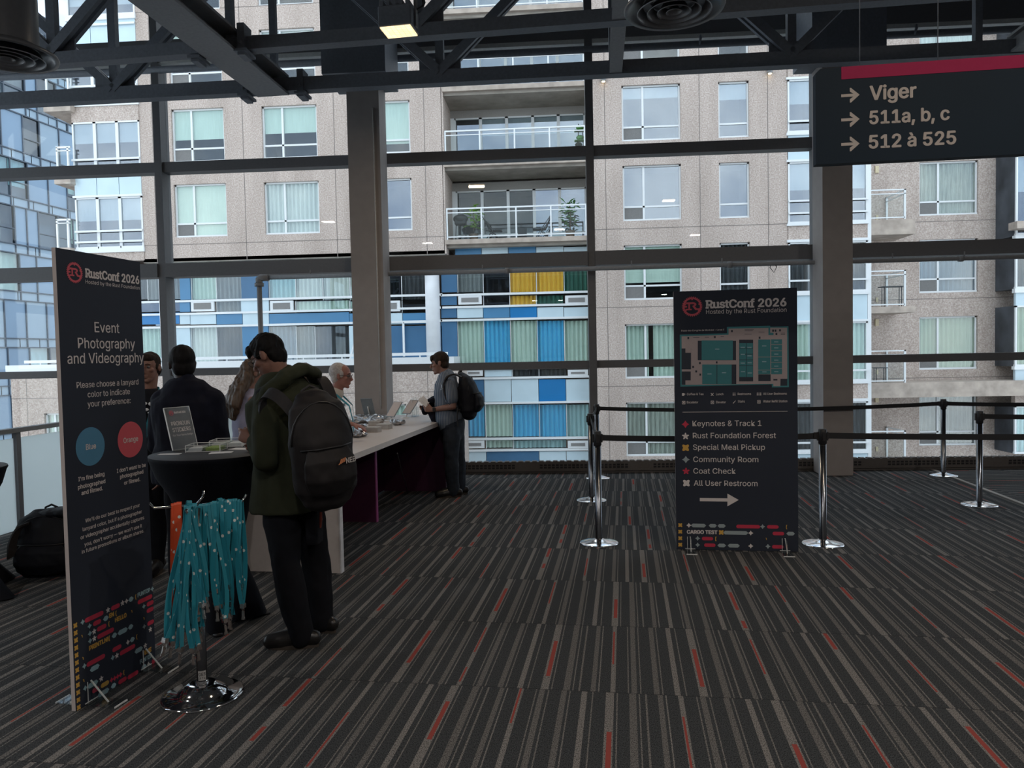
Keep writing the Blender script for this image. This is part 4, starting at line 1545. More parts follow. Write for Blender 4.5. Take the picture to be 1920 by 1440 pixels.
text(rk, 'GES', -0.018, 0.018, 0.110, 0.016, M_black, 0.02, 'sticker_lettering', 0, fix=wrap)
text(rk, 'I F T 4', -0.018, 0.016, 0.092, 0.010, M_black, 0.02, 'sticker_lettering', 0, fix=wrap)
arms = {'left': (V((-0.18, -0.07, 0.985)), V((-0.20, -0.078, 1.0))), 'front': (V((0.07, -0.22, 0.985)), V((0.076, -0.24, 1.0))), 'right': (V((0.20, 0.10, 0.985)), V((0.22, 0.11, 1.005))), 'back': (V((-0.07, 0.22, 0.985)), V((-0.076, 0.24, 1.0)))}
for nm, (e0, e1) in arms.items():
    MB().tube([V((0, 0, 0.965)), e0 * 0.15 + V((0, 0, 0.985 * 0.85)), e0, e1 + V((0, 0, 0.012))], 0.006, 8).build('arm', M_chrome, rk)
# lanyards: one of each colour is built, the rest are copies


def lan_mat(name, base):
    g = NG(name)
    g.l(g.mix(dot_mask(g), base, (0.62, 0.66, 0.64)), g.p.inputs['Base Color'])
    g.p.inputs['Roughness'].default_value = 0.5
    g.p.inputs['Sheen Weight'].default_value = 0.2
    return g.m


def dot_mask(g):
    """pale discs spaced along the strap"""
    sep = g.n('ShaderNodeSeparateXYZ')
    g.l(g.pos, sep.inputs[0])
    oi = g.n('ShaderNodeObjectInfo')
    z = g.math('ADD', g.math('MULTIPLY', sep.outputs[2], 1 / 0.15), oi.outputs['Random'])
    zf = g.math('MULTIPLY', g.math('SUBTRACT', g.math('FRACT', z), 0.5), 0.15)
    r2 = g.math('ADD', g.math('MULTIPLY', zf, zf), g.math('MULTIPLY', sep.outputs[0], sep.outputs[0]))
    return g.math('LESS_THAN', r2, 0.0078 ** 2)


M_teal = lan_mat('teal_ribbon', (0.010, 0.215, 0.29))
M_orange = lan_mat('orange_ribbon', (0.62, 0.07, 0.015))


M_clip = mat('nickel_clip', (0.62, 0.58, 0.55), 0.22, 1.0, 0.3)


def make_lanyard(m, L, label, group, sw=0.0):
    """strap hung over an arm: local origin at the arm, strap falls to -z, width along x"""
    t = thing('lanyard', label, 'lanyard', (0, 0, 0), 0, group)
    pts = []
    n = 16
    for k in range(n + 1):
        s = k / n
        pts.append(V((sw * math.sin(4.2 * s) * (1 - s), -0.010 - 0.016 * math.sin(3.1 * s), -L + s * L)))
    top = [V((0, -0.008, 0.006)), V((0, 0.0, 0.010)), V((0, 0.008, 0.006))]
    back = [V((-sw * 0.8 * math.sin(3.6 * k / n) * (k / n), 0.010 + 0.014 * math.sin(3.1 * (1 - k / n)), -k / n * L)) for k in range(n + 1)]
    MB().ribbon(pts + top + back, V((0.0118, 0, 0)), 0.0015).build('strap', m, t)
    k = MB()
    k.box((-0.010, -0.014, -L - 0.015), (0.010, 0.014, -L + 0.008))
    k.build('crimp', M_clip, t)
    c = MB()
    c.tube([(0, 0, -L - 0.012), (0.006, 0, -L - 0.022), (0, 0, -L - 0.032), (-0.006, 0, -L - 0.022), (0, 0, -L - 0.012)], 0.0022, 6)
    c.box((-0.006, -0.004, -L - 0.065), (0.006, 0.004, -L - 0.030))
    c.box((-0.009, -0.002, -L - 0.075), (0.009, 0.002, -L - 0.062))
    c.build('clip', M_clip, t)
    return t


def drape(proto_t, arm, s, dz, yaw, tilt, lb, grp, first):
    o = proto_t if first else copy_tree(proto_t)
    e0, _ = arms[arm]
    p = V((e0.x * s, e0.y * s, 0.99)) + V((lx, ly, 0.008 + dz))
    o.location = p
    o.rotation_euler = (tilt[0], tilt[1], yaw)
    tag(o, lb, 'lanyard', grp)
    return o


TL = {}
for nm, L, sw in (('short', 0.44, 0.012), ('mid', 0.53, -0.02), ('long', 0.60, 0.03), ('longer', 0.65, -0.025)):
    TL[nm] = make_lanyard(M_teal, L, 'teal lanyard with pale dots', 'teal lanyards on the rack', sw)
OL = make_lanyard(M_orange, 0.60, 'orange lanyard', 'orange lanyards on the rack')
used = set()
rnd = random.Random(11)
i = 0
lay = []
for k in range(20):           # front bundle, bulging toward the viewer
    lay.append(('front', 0.12 + 0.86 * k / 19, rnd.choice(['long', 'longer', 'longer', 'mid']), R(27 + rnd.uniform(-50, 50)), (rnd.uniform(-0.06, 0.05), rnd.uniform(-0.04, 0.29)), 'teal dotted lanyard in the front bundle on the rack', 'teal lanyards in the front bundle'))
for k in range(5):
    lay.append(('front', 0.55 + 0.40 * k / 4, 'short', R(27 + rnd.uniform(-40, 40)), (0.0, rnd.uniform(-0.16, -0.05)), 'teal dotted lanyard in the front bundle on the rack', 'teal lanyards in the front bundle'))
for k in range(16):
    lay.append(('right', 0.12 + 0.84 * k / 15, rnd.choice(['short', 'mid', 'mid', 'long']), R(27 + rnd.uniform(-35, 35)), (rnd.uniform(-0.10, 0.04), rnd.uniform(-0.09, 0.05)), 'teal dotted lanyard on the right arm of the rack', 'teal lanyards on the right arm'))
for k in range(3):
    lay.append(('left', 0.10 + 0.25 * k / 4, 'long', R(21 + rnd.uniform(-25, 25)), (rnd.uniform(-0.06, 0.02), rnd.uniform(0, 0.12)), 'teal dotted lanyard on the left arm, next to the pole', 'teal lanyards on the left arm'))
for arm, s, ln, yw, tl_, lb, grp in lay:
    pr = TL[ln]
    drape(pr, arm, s, rnd.uniform(-0.02, 0.004), yw, tl_, lb, grp, ln not in used)
    used.add(ln)
for k in range(3):
    drape(OL, 'left', 0.40 + 0.07 * k, -0.003 * k, R(21 + 8 * k), (0.02, 0.0 + 0.015 * k), 'orange dotted lanyard on the left arm of the rack', 'orange lanyards on the left arm', k == 0)

# ------------------------------------------------------------------ the apartment house across the street
YF = 26.0
ZT = 17.0


def concrete_mat():
    g = NG('precast_concrete')
    n1 = g.n('ShaderNodeTexNoise')
    n1.inputs['Scale'].default_value = 24
    n1.inputs['Detail'].default_value = 3
    n2 = g.n('ShaderNodeTexNoise')
    n2.inputs['Scale'].default_value = 0.6
    n2.inputs['Detail'].default_value = 5
    mp = g.n('ShaderNodeMapping')
    mp.inputs['Scale'].default_value = (2.2, 1, 0.5)
    g.l(g.pos, n1.inputs['Vector'])
    g.l(g.pos, mp.inputs['Vector'])
    g.l(mp.outputs[0], n2.inputs['Vector'])
    a = g.ramp(n1.outputs['Fac'], [(0.32, (0.36, 0.29, 0.252)), (0.5, (0.475, 0.392, 0.345)), (0.68, (0.60, 0.515, 0.46))], False)
    b = g.ramp(n2.outputs['Fac'], [(0.3, (0.80, 0.79, 0.78)), (0.6, (1, 1, 1))], False)
    mul = g.n('ShaderNodeMix', data_type='RGBA', blend_type='MULTIPLY')
    mul.inputs['Factor'].default_value = 1.0
    g.l(a, mul.inputs[6])
    g.l(b, mul.inputs[7])
    g.l(mul.outputs[2], g.p.inputs['Base Color'])
    g.p.inputs['Roughness'].default_value = 0.9
    return g.m


M_conc = concrete_mat()
M_joint = mat('concrete_joint', (0.20, 0.17, 0.155), 0.9)
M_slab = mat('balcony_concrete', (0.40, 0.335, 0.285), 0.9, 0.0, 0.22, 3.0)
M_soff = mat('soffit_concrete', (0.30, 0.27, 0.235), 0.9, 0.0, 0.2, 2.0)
M_wf = mat('white_window_frame', (0.70, 0.72, 0.73), 0.4, 0.0, 0.03)
M_fg = glass('apartment_glass', (0.95, 0.97, 0.96), 0.07, rough=0.0)
M_fgs = glass('balcony_door_glass', (0.80, 0.84, 0.86), 0.15, rough=0.0, coat=(0.78, 0.85, 0.98))
M_fgd = glass('shaded_door_glass', (0.75, 0.80, 0.82), 0.035)  # weaker mirror share imitates doors reflecting dark buildings
M_rg = glass('railing_glass', (0.93, 0.96, 0.96), 0.012)
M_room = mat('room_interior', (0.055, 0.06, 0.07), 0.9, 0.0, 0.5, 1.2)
M_pale = mat('pale_panel', (0.50, 0.62, 0.68), 0.35, 0.0, 0.04, 2)
M_bluep = mat('blue_panel', (0.065, 0.20, 0.36), 0.35, 0.0, 0.06, 2)
M_strong = mat('strong_blue_panel', (0.015, 0.17, 0.42), 0.3, 0.0, 0.05, 2)
M_dkblue = mat('dusky_blue_panel', (0.05, 0.135, 0.25), 0.3, 0.0, 0.06, 2)
CURT = {
    'mint': mat('curtain_mint', (0.52, 0.66, 0.59), 0.9, 0.0, 0.08, 5, stretch=(6, 1, 0.3)),
    'white': mat('curtain_white', (0.64, 0.69, 0.67), 0.9, 0.0, 0.08, 5, stretch=(6, 1, 0.3)),
    'yellow': mat('curtain_yellow', (0.80, 0.46, 0.055), 0.9, 0.0, 0.12, 5, stretch=(6, 1, 0.3)),
    'green': mat('curtain_green', (0.03, 0.12, 0.09), 0.9, 0.0, 0.2, 5, stretch=(6, 1, 0.3)),
    'blue': mat('curtain_blue', (0.08, 0.46, 0.78), 0.9, 0.0, 0.1, 5, stretch=(6, 1, 0.3)),
    'teal': mat('curtain_teal', (0.34, 0.54, 0.58), 0.9, 0.0, 0.15, 5, stretch=(6, 1, 0.3)),
    'grey': mat('curtain_grey', (0.20, 0.22, 0.23), 0.9, 0.0, 0.25, 5, stretch=(6, 1, 0.3)),
    'dark': mat('curtain_dark', (0.05, 0.055, 0.065), 0.9, 0.0, 0.4, 4, stretch=(6, 1, 0.4)),
    'sage': mat('curtain_sage', (0.33, 0.42, 0.31), 0.9, 0.0, 0.08, 5, stretch=(6, 1, 0.3)),
    'slate': mat('curtain_slate', (0.16, 0.22, 0.29), 0.9, 0.0, 0.15, 5, stretch=(6, 1, 0.3)),
    'wavy': mat('curtain_striped', (0.34, 0.38, 0.34), 0.9, 0.0, 0.35, 5, stretch=(9, 1, 0.4)),
}
bld = thing('apartment_building', 'beige concrete apartment block with white windows and blue panelled lower floors, across the street', 'building', (0, YF, 0))


def FR(x0, y0, x1, y1, Y=YF):
    xm, ym = (x0 + x1) / 2, (y0 + y1) / 2
    return at(x0, ym, Y).x, at(x1, ym, Y).x, at(xm, y1, Y).z, at(xm, y0, Y).z


def holed_wall(name, x0, x1, z0, z1, Y, holes, m, reveal=0.22, joints_x=(), joints_z=()):
    mb = MB()
    xs = sorted({x0, x1, *[h[0] for h in holes], *[h[1] for h in holes]})
    zs = sorted({z0, z1, *[h[2] for h in holes], *[h[3] for h in holes]})
    xs = [x for x in xs if x0 <= x <= x1]
    zs = [z for z in zs if z0 <= z <= z1]
    for a, b in zip(xs, xs[1:]):
        for c, d in zip(zs, zs[1:]):
            if b - a < 1e-5 or d - c < 1e-5:
                continue
            mx, mz = (a + b) / 2, (c + d) / 2
            if any(h[0] < mx < h[1] and h[2] < mz < h[3] for h in holes):
                continue
            mb.face([(a, Y, c), (b, Y, c), (b, Y, d), (a, Y, d)])
    for h in holes:
        a, b, c, d = max(h[0], x0), min(h[1], x1), max(h[2], z0), min(h[3], z1)
        if b <= a or d <= c:
            continue
        q = Y + reveal
        mb.face([(a, Y, c), (a, Y, d), (a, q, d), (a, q, c)])
        mb.face([(b, Y, d), (b, Y, c), (b, q, c), (b, q, d)])
        mb.face([(a, Y, d), (b, Y, d), (b, q, d), (a, q, d)])
        mb.face([(b, Y, c), (a, Y, c), (a, q, c), (b, q, c)])
    mb.mi = 1
    for x in joints_x:
        for c, d in zip(zs, zs[1:]):
            if not any(h[0] < x < h[1] and h[2] < (c + d) / 2 < h[3] for h in holes):
                mb.box((x - 0.012, Y - 0.003, c), (x + 0.012, Y + 0.001, d))
    for z in joints_z:
        for a, b in zip(xs, xs[1:]):
            if not any(h[2] < z < h[3] and h[0] < (a + b) / 2 < h[1] for h in holes):
                mb.box((a, Y - 0.003, z - 0.012), (b, Y + 0.001, z + 0.012))
    return mb.build(name, [m, M_joint], bld, True, recalc=False)


def curtain_mesh(x0, x1, z0, z1, Y, amp=0.04, per=0.16):
    mb = MB()
    n = max(2, int((x1 - x0) / per * 6))
    A = B = None
    for k in range(n + 1):
        x = x0 + (x1 - x0) * k / n
        y = Y + amp * math.sin(2 * math.pi * (x - x0) / per) + amp * 0.5 * math.sin(5.1 * x)
        a, b = mb.bm.verts.new((x, y, z0)), mb.bm.verts.new((x, y, z1))
        if A:
            f = mb.bm.faces.new((A, a, b, B))
            f.smooth = True
        A, B = a, b
    return mb


wrnd = random.Random(3)


def window(r, Y=YF, style='mint', drop=1.0, split=0.36, sill=0.74, low='dark', gl=None, frame=True, inset=0.12, name='window', deep=1.2, gap=None):
    """a window as a part of the block: white frame, panes, what hangs behind it, the room"""
    x0, x1, z0, z1 = r
    Yi = Y + inset
    fw = 0.055
    f = MB()
    if frame:
        f.box((x0, Yi - 0.03, z0), (x0 + fw, Yi + 0.05, z1)).box((x1 - fw, Yi - 0.03, z0), (x1, Yi + 0.05, z1))
        f.box((x0, Yi - 0.03, z1 - fw), (x1, Yi + 0.05, z1)).box((x0 - 0.02, Yi - 0.06, z0), (x1 + 0.02, Yi + 0.05, z0 + fw + 0.01))
    xm = x0 + (x1 - x0) * split if split else None
    zm = z1 - (z1 - z0) * sill if sill else None
    if xm:
        f.box((xm - 0.035, Yi - 0.02, z0 + fw), (xm + 0.035, Yi + 0.05, z1 - fw))
    if zm:
        f.box((x0 + fw, Yi - 0.02, zm - 0.03), (x1 - fw, Yi + 0.05, zm + 0.03))
    if not frame:
        f.box((x0, Yi, z0), (x0 + 0.02, Yi + 0.05, z1))
    fr = f.build(name, M_wf, bld, True)
    bbox('pane', (x0 + 0.01, Yi + 0.01, z0 + 0.01), (x1 - 0.01, Yi + 0.02, z1 - 0.01), gl or M_fg, fr, 0, True)
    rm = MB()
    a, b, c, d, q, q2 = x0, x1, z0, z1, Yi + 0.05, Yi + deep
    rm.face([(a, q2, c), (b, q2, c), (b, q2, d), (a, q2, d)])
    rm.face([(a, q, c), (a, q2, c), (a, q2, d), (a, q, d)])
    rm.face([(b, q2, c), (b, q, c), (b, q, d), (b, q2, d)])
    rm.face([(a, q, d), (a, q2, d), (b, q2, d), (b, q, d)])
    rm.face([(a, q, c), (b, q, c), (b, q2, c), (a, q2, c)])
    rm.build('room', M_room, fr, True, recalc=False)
    if style:
        zz = z1 - (z1 - z0) * drop
        if drop < 1 or style.startswith('blind_'):
            nm = style.replace('blind_', '')
            bbox('blind', (x0 + 0.03, Yi + 0.06, zz), (x1 - 0.03, Yi + 0.075, z1), CURT[nm], fr, 0, True)
        else:
            if gap:
                g0, g1 = x0 + (x1 - x0) * gap[0], x0 + (x1 - x0) * gap[1]
                curtain_mesh(x0 + 0.02, g0, z0 + 0.02, z1 - 0.02, Yi + 0.09).build('curtain', CURT[style], fr, True, recalc=False)
                curtain_mesh(g1, x1 - 0.02, z0 + 0.02, z1 - 0.02, Yi + 0.09).build('curtain', CURT[style], fr, True, recalc=False)
            else:
                curtain_mesh(x0 + 0.02, x1 - 0.02, z0 + 0.02, z1 - 0.02, Yi + 0.09).build('curtain', CURT[style], fr, True, recalc=False)
    if low == 'screen' and xm and zm:
        bbox('insect_screen', (x0 + fw, Yi + 0.0, z0 + fw), (xm - 0.035, Yi + 0.008, zm - 0.03), mat('insect_screen', (0.17, 0.165, 0.16), 0.8), fr, 0, True)
    return fr


# --- upper left wall with its three stacks of windows
cols = [(322, 420, 203, 303, 344.5, 444.5), (491, 594, 197, 297, 340, 438), (664, 768, 189, 288, 335, 433)]
xl0 = at(262, 300, YF).x
xl1 = at(830, 300, YF).x
zl0 = at(550, 484, YF).z
holes = []
wl = []
for ci, (a, b, t0, b0, t1, b1) in enumerate(cols):
    r0, r1 = FR(a, t0, b, b0), FR(a + 5, t1, b + 5, b1)
    x0, x1 = (r0[0] + r1[0]) / 2, (r0[1] + r1[1]) / 2
    hgt = ((r0[3] - r0[2]) + (r1[3] - r1[2])) / 2
    step = r0[3] - r1[3]
    for k in range(4):
        zt = r1[3] + step * k
        if zt < ZT - 0.2:
            h = (x0, x1, zt - hgt, zt)
            holes.append(h)
            wl.append((ci, k, h))
jx = [at(288, 300, YF).x, at(457, 300, YF).x, at(628, 300, YF).x, at(797, 300, YF).x]
jz = [at(550, 452, YF).z, at(450, 13, YF).z]
holed_wall('upper_wall', xl0, xl1, zl0, ZT, YF, holes, M_conc, joints_x=jx, joints_z=jz)
sty = {(0, 0): ('blind_mint', 0.98), (0, 1): ('mint', 0.56), (1, 0): ('white', 1), (1, 1): ('mint', 0.5), (2, 0): (None, 1), (2, 1): ('blind_mint', 0.8), (0, 2): ('mint', 0.4), (1, 2): ('white', 0.3), (2, 2): ('mint', 0.5)}
for ci, k, h in wl:
    s, dr_ = sty.get((ci, k), ('mint', 0.6))
    window(h, YF, s, dr_, low='screen' if ci == 0 else 'dark', gap=(0.40, 0.43) if (ci, k) == (0, 0) and s != 'blind_mint' else None, gl=M_fgs if ci == 2 and k == 0 else None)
# underside of the upper floors where the lower floors step back
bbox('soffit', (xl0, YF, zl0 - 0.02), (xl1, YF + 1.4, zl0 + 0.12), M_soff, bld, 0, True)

# --- recessed balconies in the middle
bx0, bx1 = at(833, 300, YF).x, at(1097, 300, YF).x
yd = YF + 1.75
lev = []           # slab tops/bottoms read at the front edge
for (yt, yb) in ((446, 458), (300, 312), (158, 166), (12, 20)):
    lev.append((at(965, yb, YF).z, at(965, yt, YF).z))
st = (lev[2][1] - lev[0][1]) / 2
lev[1] = (lev[1][1] - 0.28, lev[1][1])
for (z0, z1) in lev:
    s = MB()
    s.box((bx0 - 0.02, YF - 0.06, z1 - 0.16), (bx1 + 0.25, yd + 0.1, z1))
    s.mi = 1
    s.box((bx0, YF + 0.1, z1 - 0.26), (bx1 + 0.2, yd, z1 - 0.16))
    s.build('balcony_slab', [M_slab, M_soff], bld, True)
# reveals
wl_ = MB()
wl_.box((xl1 - 0.02, YF, zl0), (bx0 + 0.0, yd + 0.15, ZT))
wl_.build('recess_side', M_conc, bld, True)
doorx = [at(p, 240, yd).x for p in (852, 901, 950, 999, 1047, 1097)]
for i, (z0, z1) in enumerate(lev):
    zb, zt = z1, z1 + st - 0.28
    if zb > ZT - 0.5:
        continue
    bbox('lintel', (bx0, yd - 0.02, zt - 0.30), (bx1 + 0.3, yd + 0.12, zt), mat('lintel_grey', (0.33, 0.31, 0.29), 0.8), bld, 0, True)
    for j in range(5):
        r = (doorx[j], doorx[j + 1], zb + 0.05, zt - 0.30)
        window(r, yd, 'white' if i == 1 and j > 0 else None, 0.33 if i == 1 else 0.2, None, 0.82 if i == 0 else None, gl=M_fgd if (i == 0 and j < 3) else M_fgs, inset=0.02, name='balcony_door')
    bbox('door_jamb', (bx0, yd - 0.03, zb), (doorx[0], yd + 0.1, zt - 0.3), M_wf, bld, 0, True)
    # railing
    ra = MB()
    n = 4
    top = zb + 1.05
    ra.box((bx0 + 0.02, YF + 0.02, top), (bx1 + 0.02, YF + 0.07, top + 0.05))
    ra.box((bx0 + 0.02, YF + 0.03, top - 0.13), (bx1 + 0.02, YF + 0.06, top - 0.10))
    ra.box((bx0 + 0.02, YF + 0.03, zb + 0.08), (bx1 + 0.02, YF + 0.06, zb + 0.12))
    for k in range(n + 1):
        x = bx0 + 0.04 + (bx1 - bx0 - 0.04) * k / n
        ra.box((x - 0.025, YF + 0.02, zb), (x + 0.025, YF + 0.07, top))
    rl_ = ra.build('railing', M_wf, bld, True)
    bbox('railing_glass', (bx0 + 0.05, YF + 0.04, zb + 0.12), (bx1, YF + 0.048, top - 0.13), M_rg, rl_, 0, True)

# --- right wall
xr0, xr1 = at(1108, 400, YF).x, at(1477, 400, YF).x
zr0 = -4.5
A = [(158, 260), (307, 411), (458, 558), (608, 706), (754, 850)]
Ax = (1166, 1277, 1172, 1281)
Bx = (1346, 1404, 1352, 1409)
holes, wl = [], []
step = (at(1222, 158, YF).z - at(1226, 754, YF).z) / 4
zt0 = at(1226, 754, YF).z
hA = 2.0 * (at(1222, 307, YF).z - at(1222, 411, YF).z) / 2
xa = ((at(1166, 210, YF).x + at(1174, 800, YF).x) / 2, (at(1276, 210, YF).x + at(1282, 800, YF).x) / 2)
xb = (at(1347, 210, YF).x, at(1404.5, 210, YF).x)
zB = at(1376, 302, YF).z - at(1222, 307, YF).z
for k in range(-1, 7):
    zt = zt0 + step * k
    if zt > ZT:
        continue
    holes.append((xa[0], xa[1], zt - hA, zt))
    holes.append((xb[0], xb[1], zt + zB - hA, zt + zB))
    wl += [(0, k, holes[-2]), (1, k, holes[-1])]
holed_wall('right_wall', xr0, xr1, zr0, ZT, YF, holes, M_conc, joints_x=[at(1135, 300, YF).x, at(1312, 300, YF).x, at(1440, 300, YF).x], joints_z=[at(1300, 278, YF).z, at(1300, 425, YF).z, at(1300, 573, YF).z, at(1300, 722, YF).z])
sr = {(0, 4): ('white', 0.22), (0, 3): (None, 1), (0, 2): ('mint', 0.68), (0, 1): ('mint', 1), (0, 0): ('wavy', 1), (1, 4): ('white', 0.3), (1, 3): (None, 1), (1, 2): ('dark', 1), (1, 1): ('white', 1)}
for c, k, h in wl:
    s, dr_ = sr.get((c, k), ('white', 0.5))
    window(h, YF, s, dr_, split=0.36 if c == 0 else None, low='screen', gl=M_fgs if (c, k) in ((0, 3), (0, 4), (1, 3), (1, 4)) else None, gap=(0.42, 0.5) if (c, k) == (0, 1) else None)
MB().box((xr0 - 0.02, YF - 0.0, zr0), (xr0 + 0.0, YF + 1.9, ZT)).build('recess_side', M_conc, bld, True)


# --- glazed corner bays: the far left one and the one behind the right column
def bay(px0, px1, rows, name, cells, Y=YF):
    """rows: (top px, bottom px, kind)"""
    for (y0, y1, kind) in rows:
        xm = (px0 + px1) / 2
        z0, z1 = at(xm, y1, Y).z, at(xm, y0, Y).z
        x0, x1 = at(px0, 300, Y).x, at(px1, 300, Y).x
        if kind == 'pale':
            mb = MB()
            for c in range(cells):
                a, b = x0 + (x1 - x0) * c / cells, x0 + (x1 - x0) * (c + 1) / cells
                mb.box((a + 0.01, Y - 0.02, z0), (b - 0.01, Y + 0.1, z1))
            mb.build('spandrel_panel', M_pale, bld, True)
        elif kind == 'conc':
            bbox('band', (x0, Y - 0.03, z0), (x1, Y + 0.2, z1), M_conc, bld, 0, True)
        elif kind == 'white':
            bbox('white_band', (x0 - 0.05, Y - 0.08, z0), (x1 + 0.03, Y + 0.1, z1), M_wf, bld, 0, True)
        else:
            for c in range(cells):
                a, b = x0 + (x1 - x0) * c / cells, x0 + (x1 - x0) * (c + 1) / cells
                window((a, b, z0, z1), Y, kind if kind != 'glass' else 'white', 1.0 if kind != 'glass' else 0.45, None, None, gl=M_fgs if kind == 'glass' else None, inset=0.0, name='bay_window')  # white blinds stand for curtains and also imitate reflected sky


bay(138, 264, [(-60, -10, 'glass'), (-10, 30, 'glass'), (30, 38, 'white'), (38, 95, 'pale'), (95, 190, 'glass'), (190, 199, 'white'), (199, 228, 'conc'), (228, 315, 'white'), (315, 366, 'pale'), (366, 370, 'white'), (370, 466, 'glass'), (466, 474, 'white'), (474, 490, 'conc')][0:7] + [(228, 315, 'glass'), (315, 366, 'pale'), (366, 370, 'white'), (370, 466, 'glass'), (466, 474, 'white'), (474, 490, 'conc')], 'bay', 3)
for y, hh in ((298, 4), (433, 4), (453, 4), (45, 4), (160, 4)):
    z = at(200, y, YF - 0.08).z
    bbox('bay_rail', (at(138, 300, YF).x - 0.02, YF - 0.10, z - 0.035), (at(264, 300, YF).x, YF - 0.05, z + 0.035), M_wf, bld, 0, True)
bay(1477, 1626, [(-20, 5, 'glass'), (5, 20, 'pale'), (20, 100, 'glass'), (100, 106, 'white'), (106, 143, 'conc'), (143, 147, 'white'), (147, 247, 'glass'), (247, 252, 'white'), (252, 298, 'pale'), (298, 302, 'white'), (302, 418, 'glass'), (418, 422, 'white'), (422, 448, 'conc'), (448, 453, 'white'), (453, 548, 'dark'), (548, 553, 'white'), (553, 600, 'pale'), (600, 604, 'white'), (604, 715, 'mint'), (715, 720, 'white'), (720, 748, 'conc'), (748, 753, 'white'), (753, 846, 'dark'), (846, 850, 'white'), (850, 905, 'pale')], 'bay', 3)
for y in (225, 375, 398, 525, 695, 830):
    z = at(1550, y, YF - 0.08).z
    bbox('bay_rail', (at(1477, 300, YF).x, YF - 0.10, z - 0.03), (at(1626, 300, YF).x, YF - 0.05, z + 0.03), M_wf, bld, 0, True)
MB().box((at(1626, 300, YF).x, YF - 0.02, zr0), (at(1626, 300, YF).x + 0.12, YF + 2.6, ZT)).build('bay_side', M_wf, bld, True)

# small balconies at the far left end
for (yt, yb, ys) in ((193, 230, 205), (292, 345, 338), (426, 470, 470)):
    z = at(120, ys, YF + 0.4).z
    x0, x1 = at(92 if ys == 205 else 112, ys, YF).x, at(142, ys, YF).x
    bbox('balcony_slab', (x0, YF - 0.3, z - 0.30), (x1, YF + 1.6, z), M_slab, bld, 0, True)
    ra = MB()
    for xx in (x0 + 0.1, x1 - 0.1):
        ra.box((xx - 0.03, YF - 0.25, z), (xx + 0.03, YF - 0.19, z + 1.0))
    ra.box((x0 + 0.07, YF - 0.25, z + 0.97), (x1, YF - 0.19, z + 1.03))
    ra.box((x0 + 0.07, YF - 0.25, z + 0.86), (x1, YF - 0.20, z + 0.89))
    q = ra.build('railing', M_wf, bld, True)
    bbox('railing_glass', (x0 + 0.1, YF - 0.23, z + 0.05), (x1 - 0.1, YF - 0.222, z + 0.86), M_rg, q, 0, True)
MB().box((at(140, 300, YF).x - 0.05, YF, zr0), (at(138, 300, YF).x + 0.02, YF + 5, ZT)).build('end_wall', M_conc, bld, True)

# --- set-back wing on the right with little balconies
YS = YF + 2.4
holes, wl = [], []
rowsS = [(302, 403), (455, 548), (593, 692), (745, 838)]
z3 = [(at(1779, b, YS).z, at(1779, t, YS).z) for t, b in rowsS]
stS = (z3[0][1] - z3[2][1]) / 2
hS = z3[0][1] - z3[0][0]
xs0, xs1 = at(1724, 400, YS).x, at(1834, 400, YS).x
for k in range(-2, 6):
    zt = z3[2][1] + stS * k
    if zt < ZT:
        holes.append((xs0, xs1, zt - hS, zt))
        wl.append((k, holes[-1]))
holed_wall('wing_wall', at(1600, 400, YS).x, at(2300, 400, YS).x, zr0, ZT, YS, holes, M_conc, joints_z=[at(1760, 415, YS).z, at(1760, 560, YS).z, at(1760, 708, YS).z])
sS = {2: 'wavy', 1: 'slate', 0: 'sage', -1: 'grey', 3: 'white', 4: 'white'}
for k, h in wl:
    window(h, YS, sS.get(k, 'white'), 1, split=0.34, low='screen' if k < 3 else 'dark')
for (yt, yb, x1p, full) in ((355, 412, 1700, 1), (507, 575, 1700, 0.8), (657, 718, 2100, 1), (808, 870, 1700, 1)):
    Yb = YS - 1.5
    z = at(1660, yb, Yb).z
    x0, x1 = at(1628, yb, Yb).x, at(x1p + 15, yb, Yb).x
    th = 0.52 if full == 1 else 0.22
    bbox('balcony_slab', (x0 - 0.1, Yb - 0.05, z - th), (x1, YS, z), M_slab, bld, 0, True)
    xr = at(1697, yb, Yb).x
    ztop = at(1660, yt, Yb).z
    ra = MB()
    for xx in (x0 + 0.03, xr):
        ra.box((xx - 0.03, Yb, z), (xx + 0.03, Yb + 0.06, ztop))
    for q in (0.0, 0.13):
        ra.box((x0, Yb, ztop - 0.04 - q), (xr + 0.03, Yb + 0.06, ztop - q * 1.1))
        ra.box((xr - 0.03, Yb, ztop - 0.04 - q), (xr + 0.03, YS, ztop - q * 1.1))
    ra.box((x0, Yb, z + 0.05), (xr, Yb + 0.05, z + 0.09))
    ra.box((xr - 0.03, YS - 0.06, z), (xr + 0.03, YS, ztop))
    q = ra.build('railing', M_wf, bld, True)
    bbox('railing_glass', (x0 + 0.05, Yb + 0.02, z + 0.09), (xr - 0.04, Yb + 0.03, ztop - 0.15), M_rg, q, 0, True)
    lt = MB()
    xl_ = at(1643, yb - 30, YS).x
    lt.box((xl_ - 0.05, YS - 0.06, ztop + 0.9), (xl_ + 0.07, YS, ztop + 1.15))
    lt.box((xl_ - 0.02, YS - 0.03, z + 0.25), (xl_ + 0.06, YS - 0.005, z + 0.42))
    lt.build('wall_lamp', mat('lamp_beige', (0.6, 0.5, 0.33), 0.5), bld, True)
bay(1905, 2010, [(-20, 60, 'glass'), (60, 120, 'pale'), (120, 290, 'glass'), (290, 440, 'glass'), (440, 452, 'white'), (452, 540, 'dark'), (540, 548, 'white'), (548, 572, 'pale'), (572, 686, 'sage'), (686, 692, 'white'), (692, 712, 'pale'), (712, 760, 'conc'), (760, 850, 'teal'), (850, 900, 'strong')][:-1], 'bay', 2, YS - 1.2)
rr = MB()
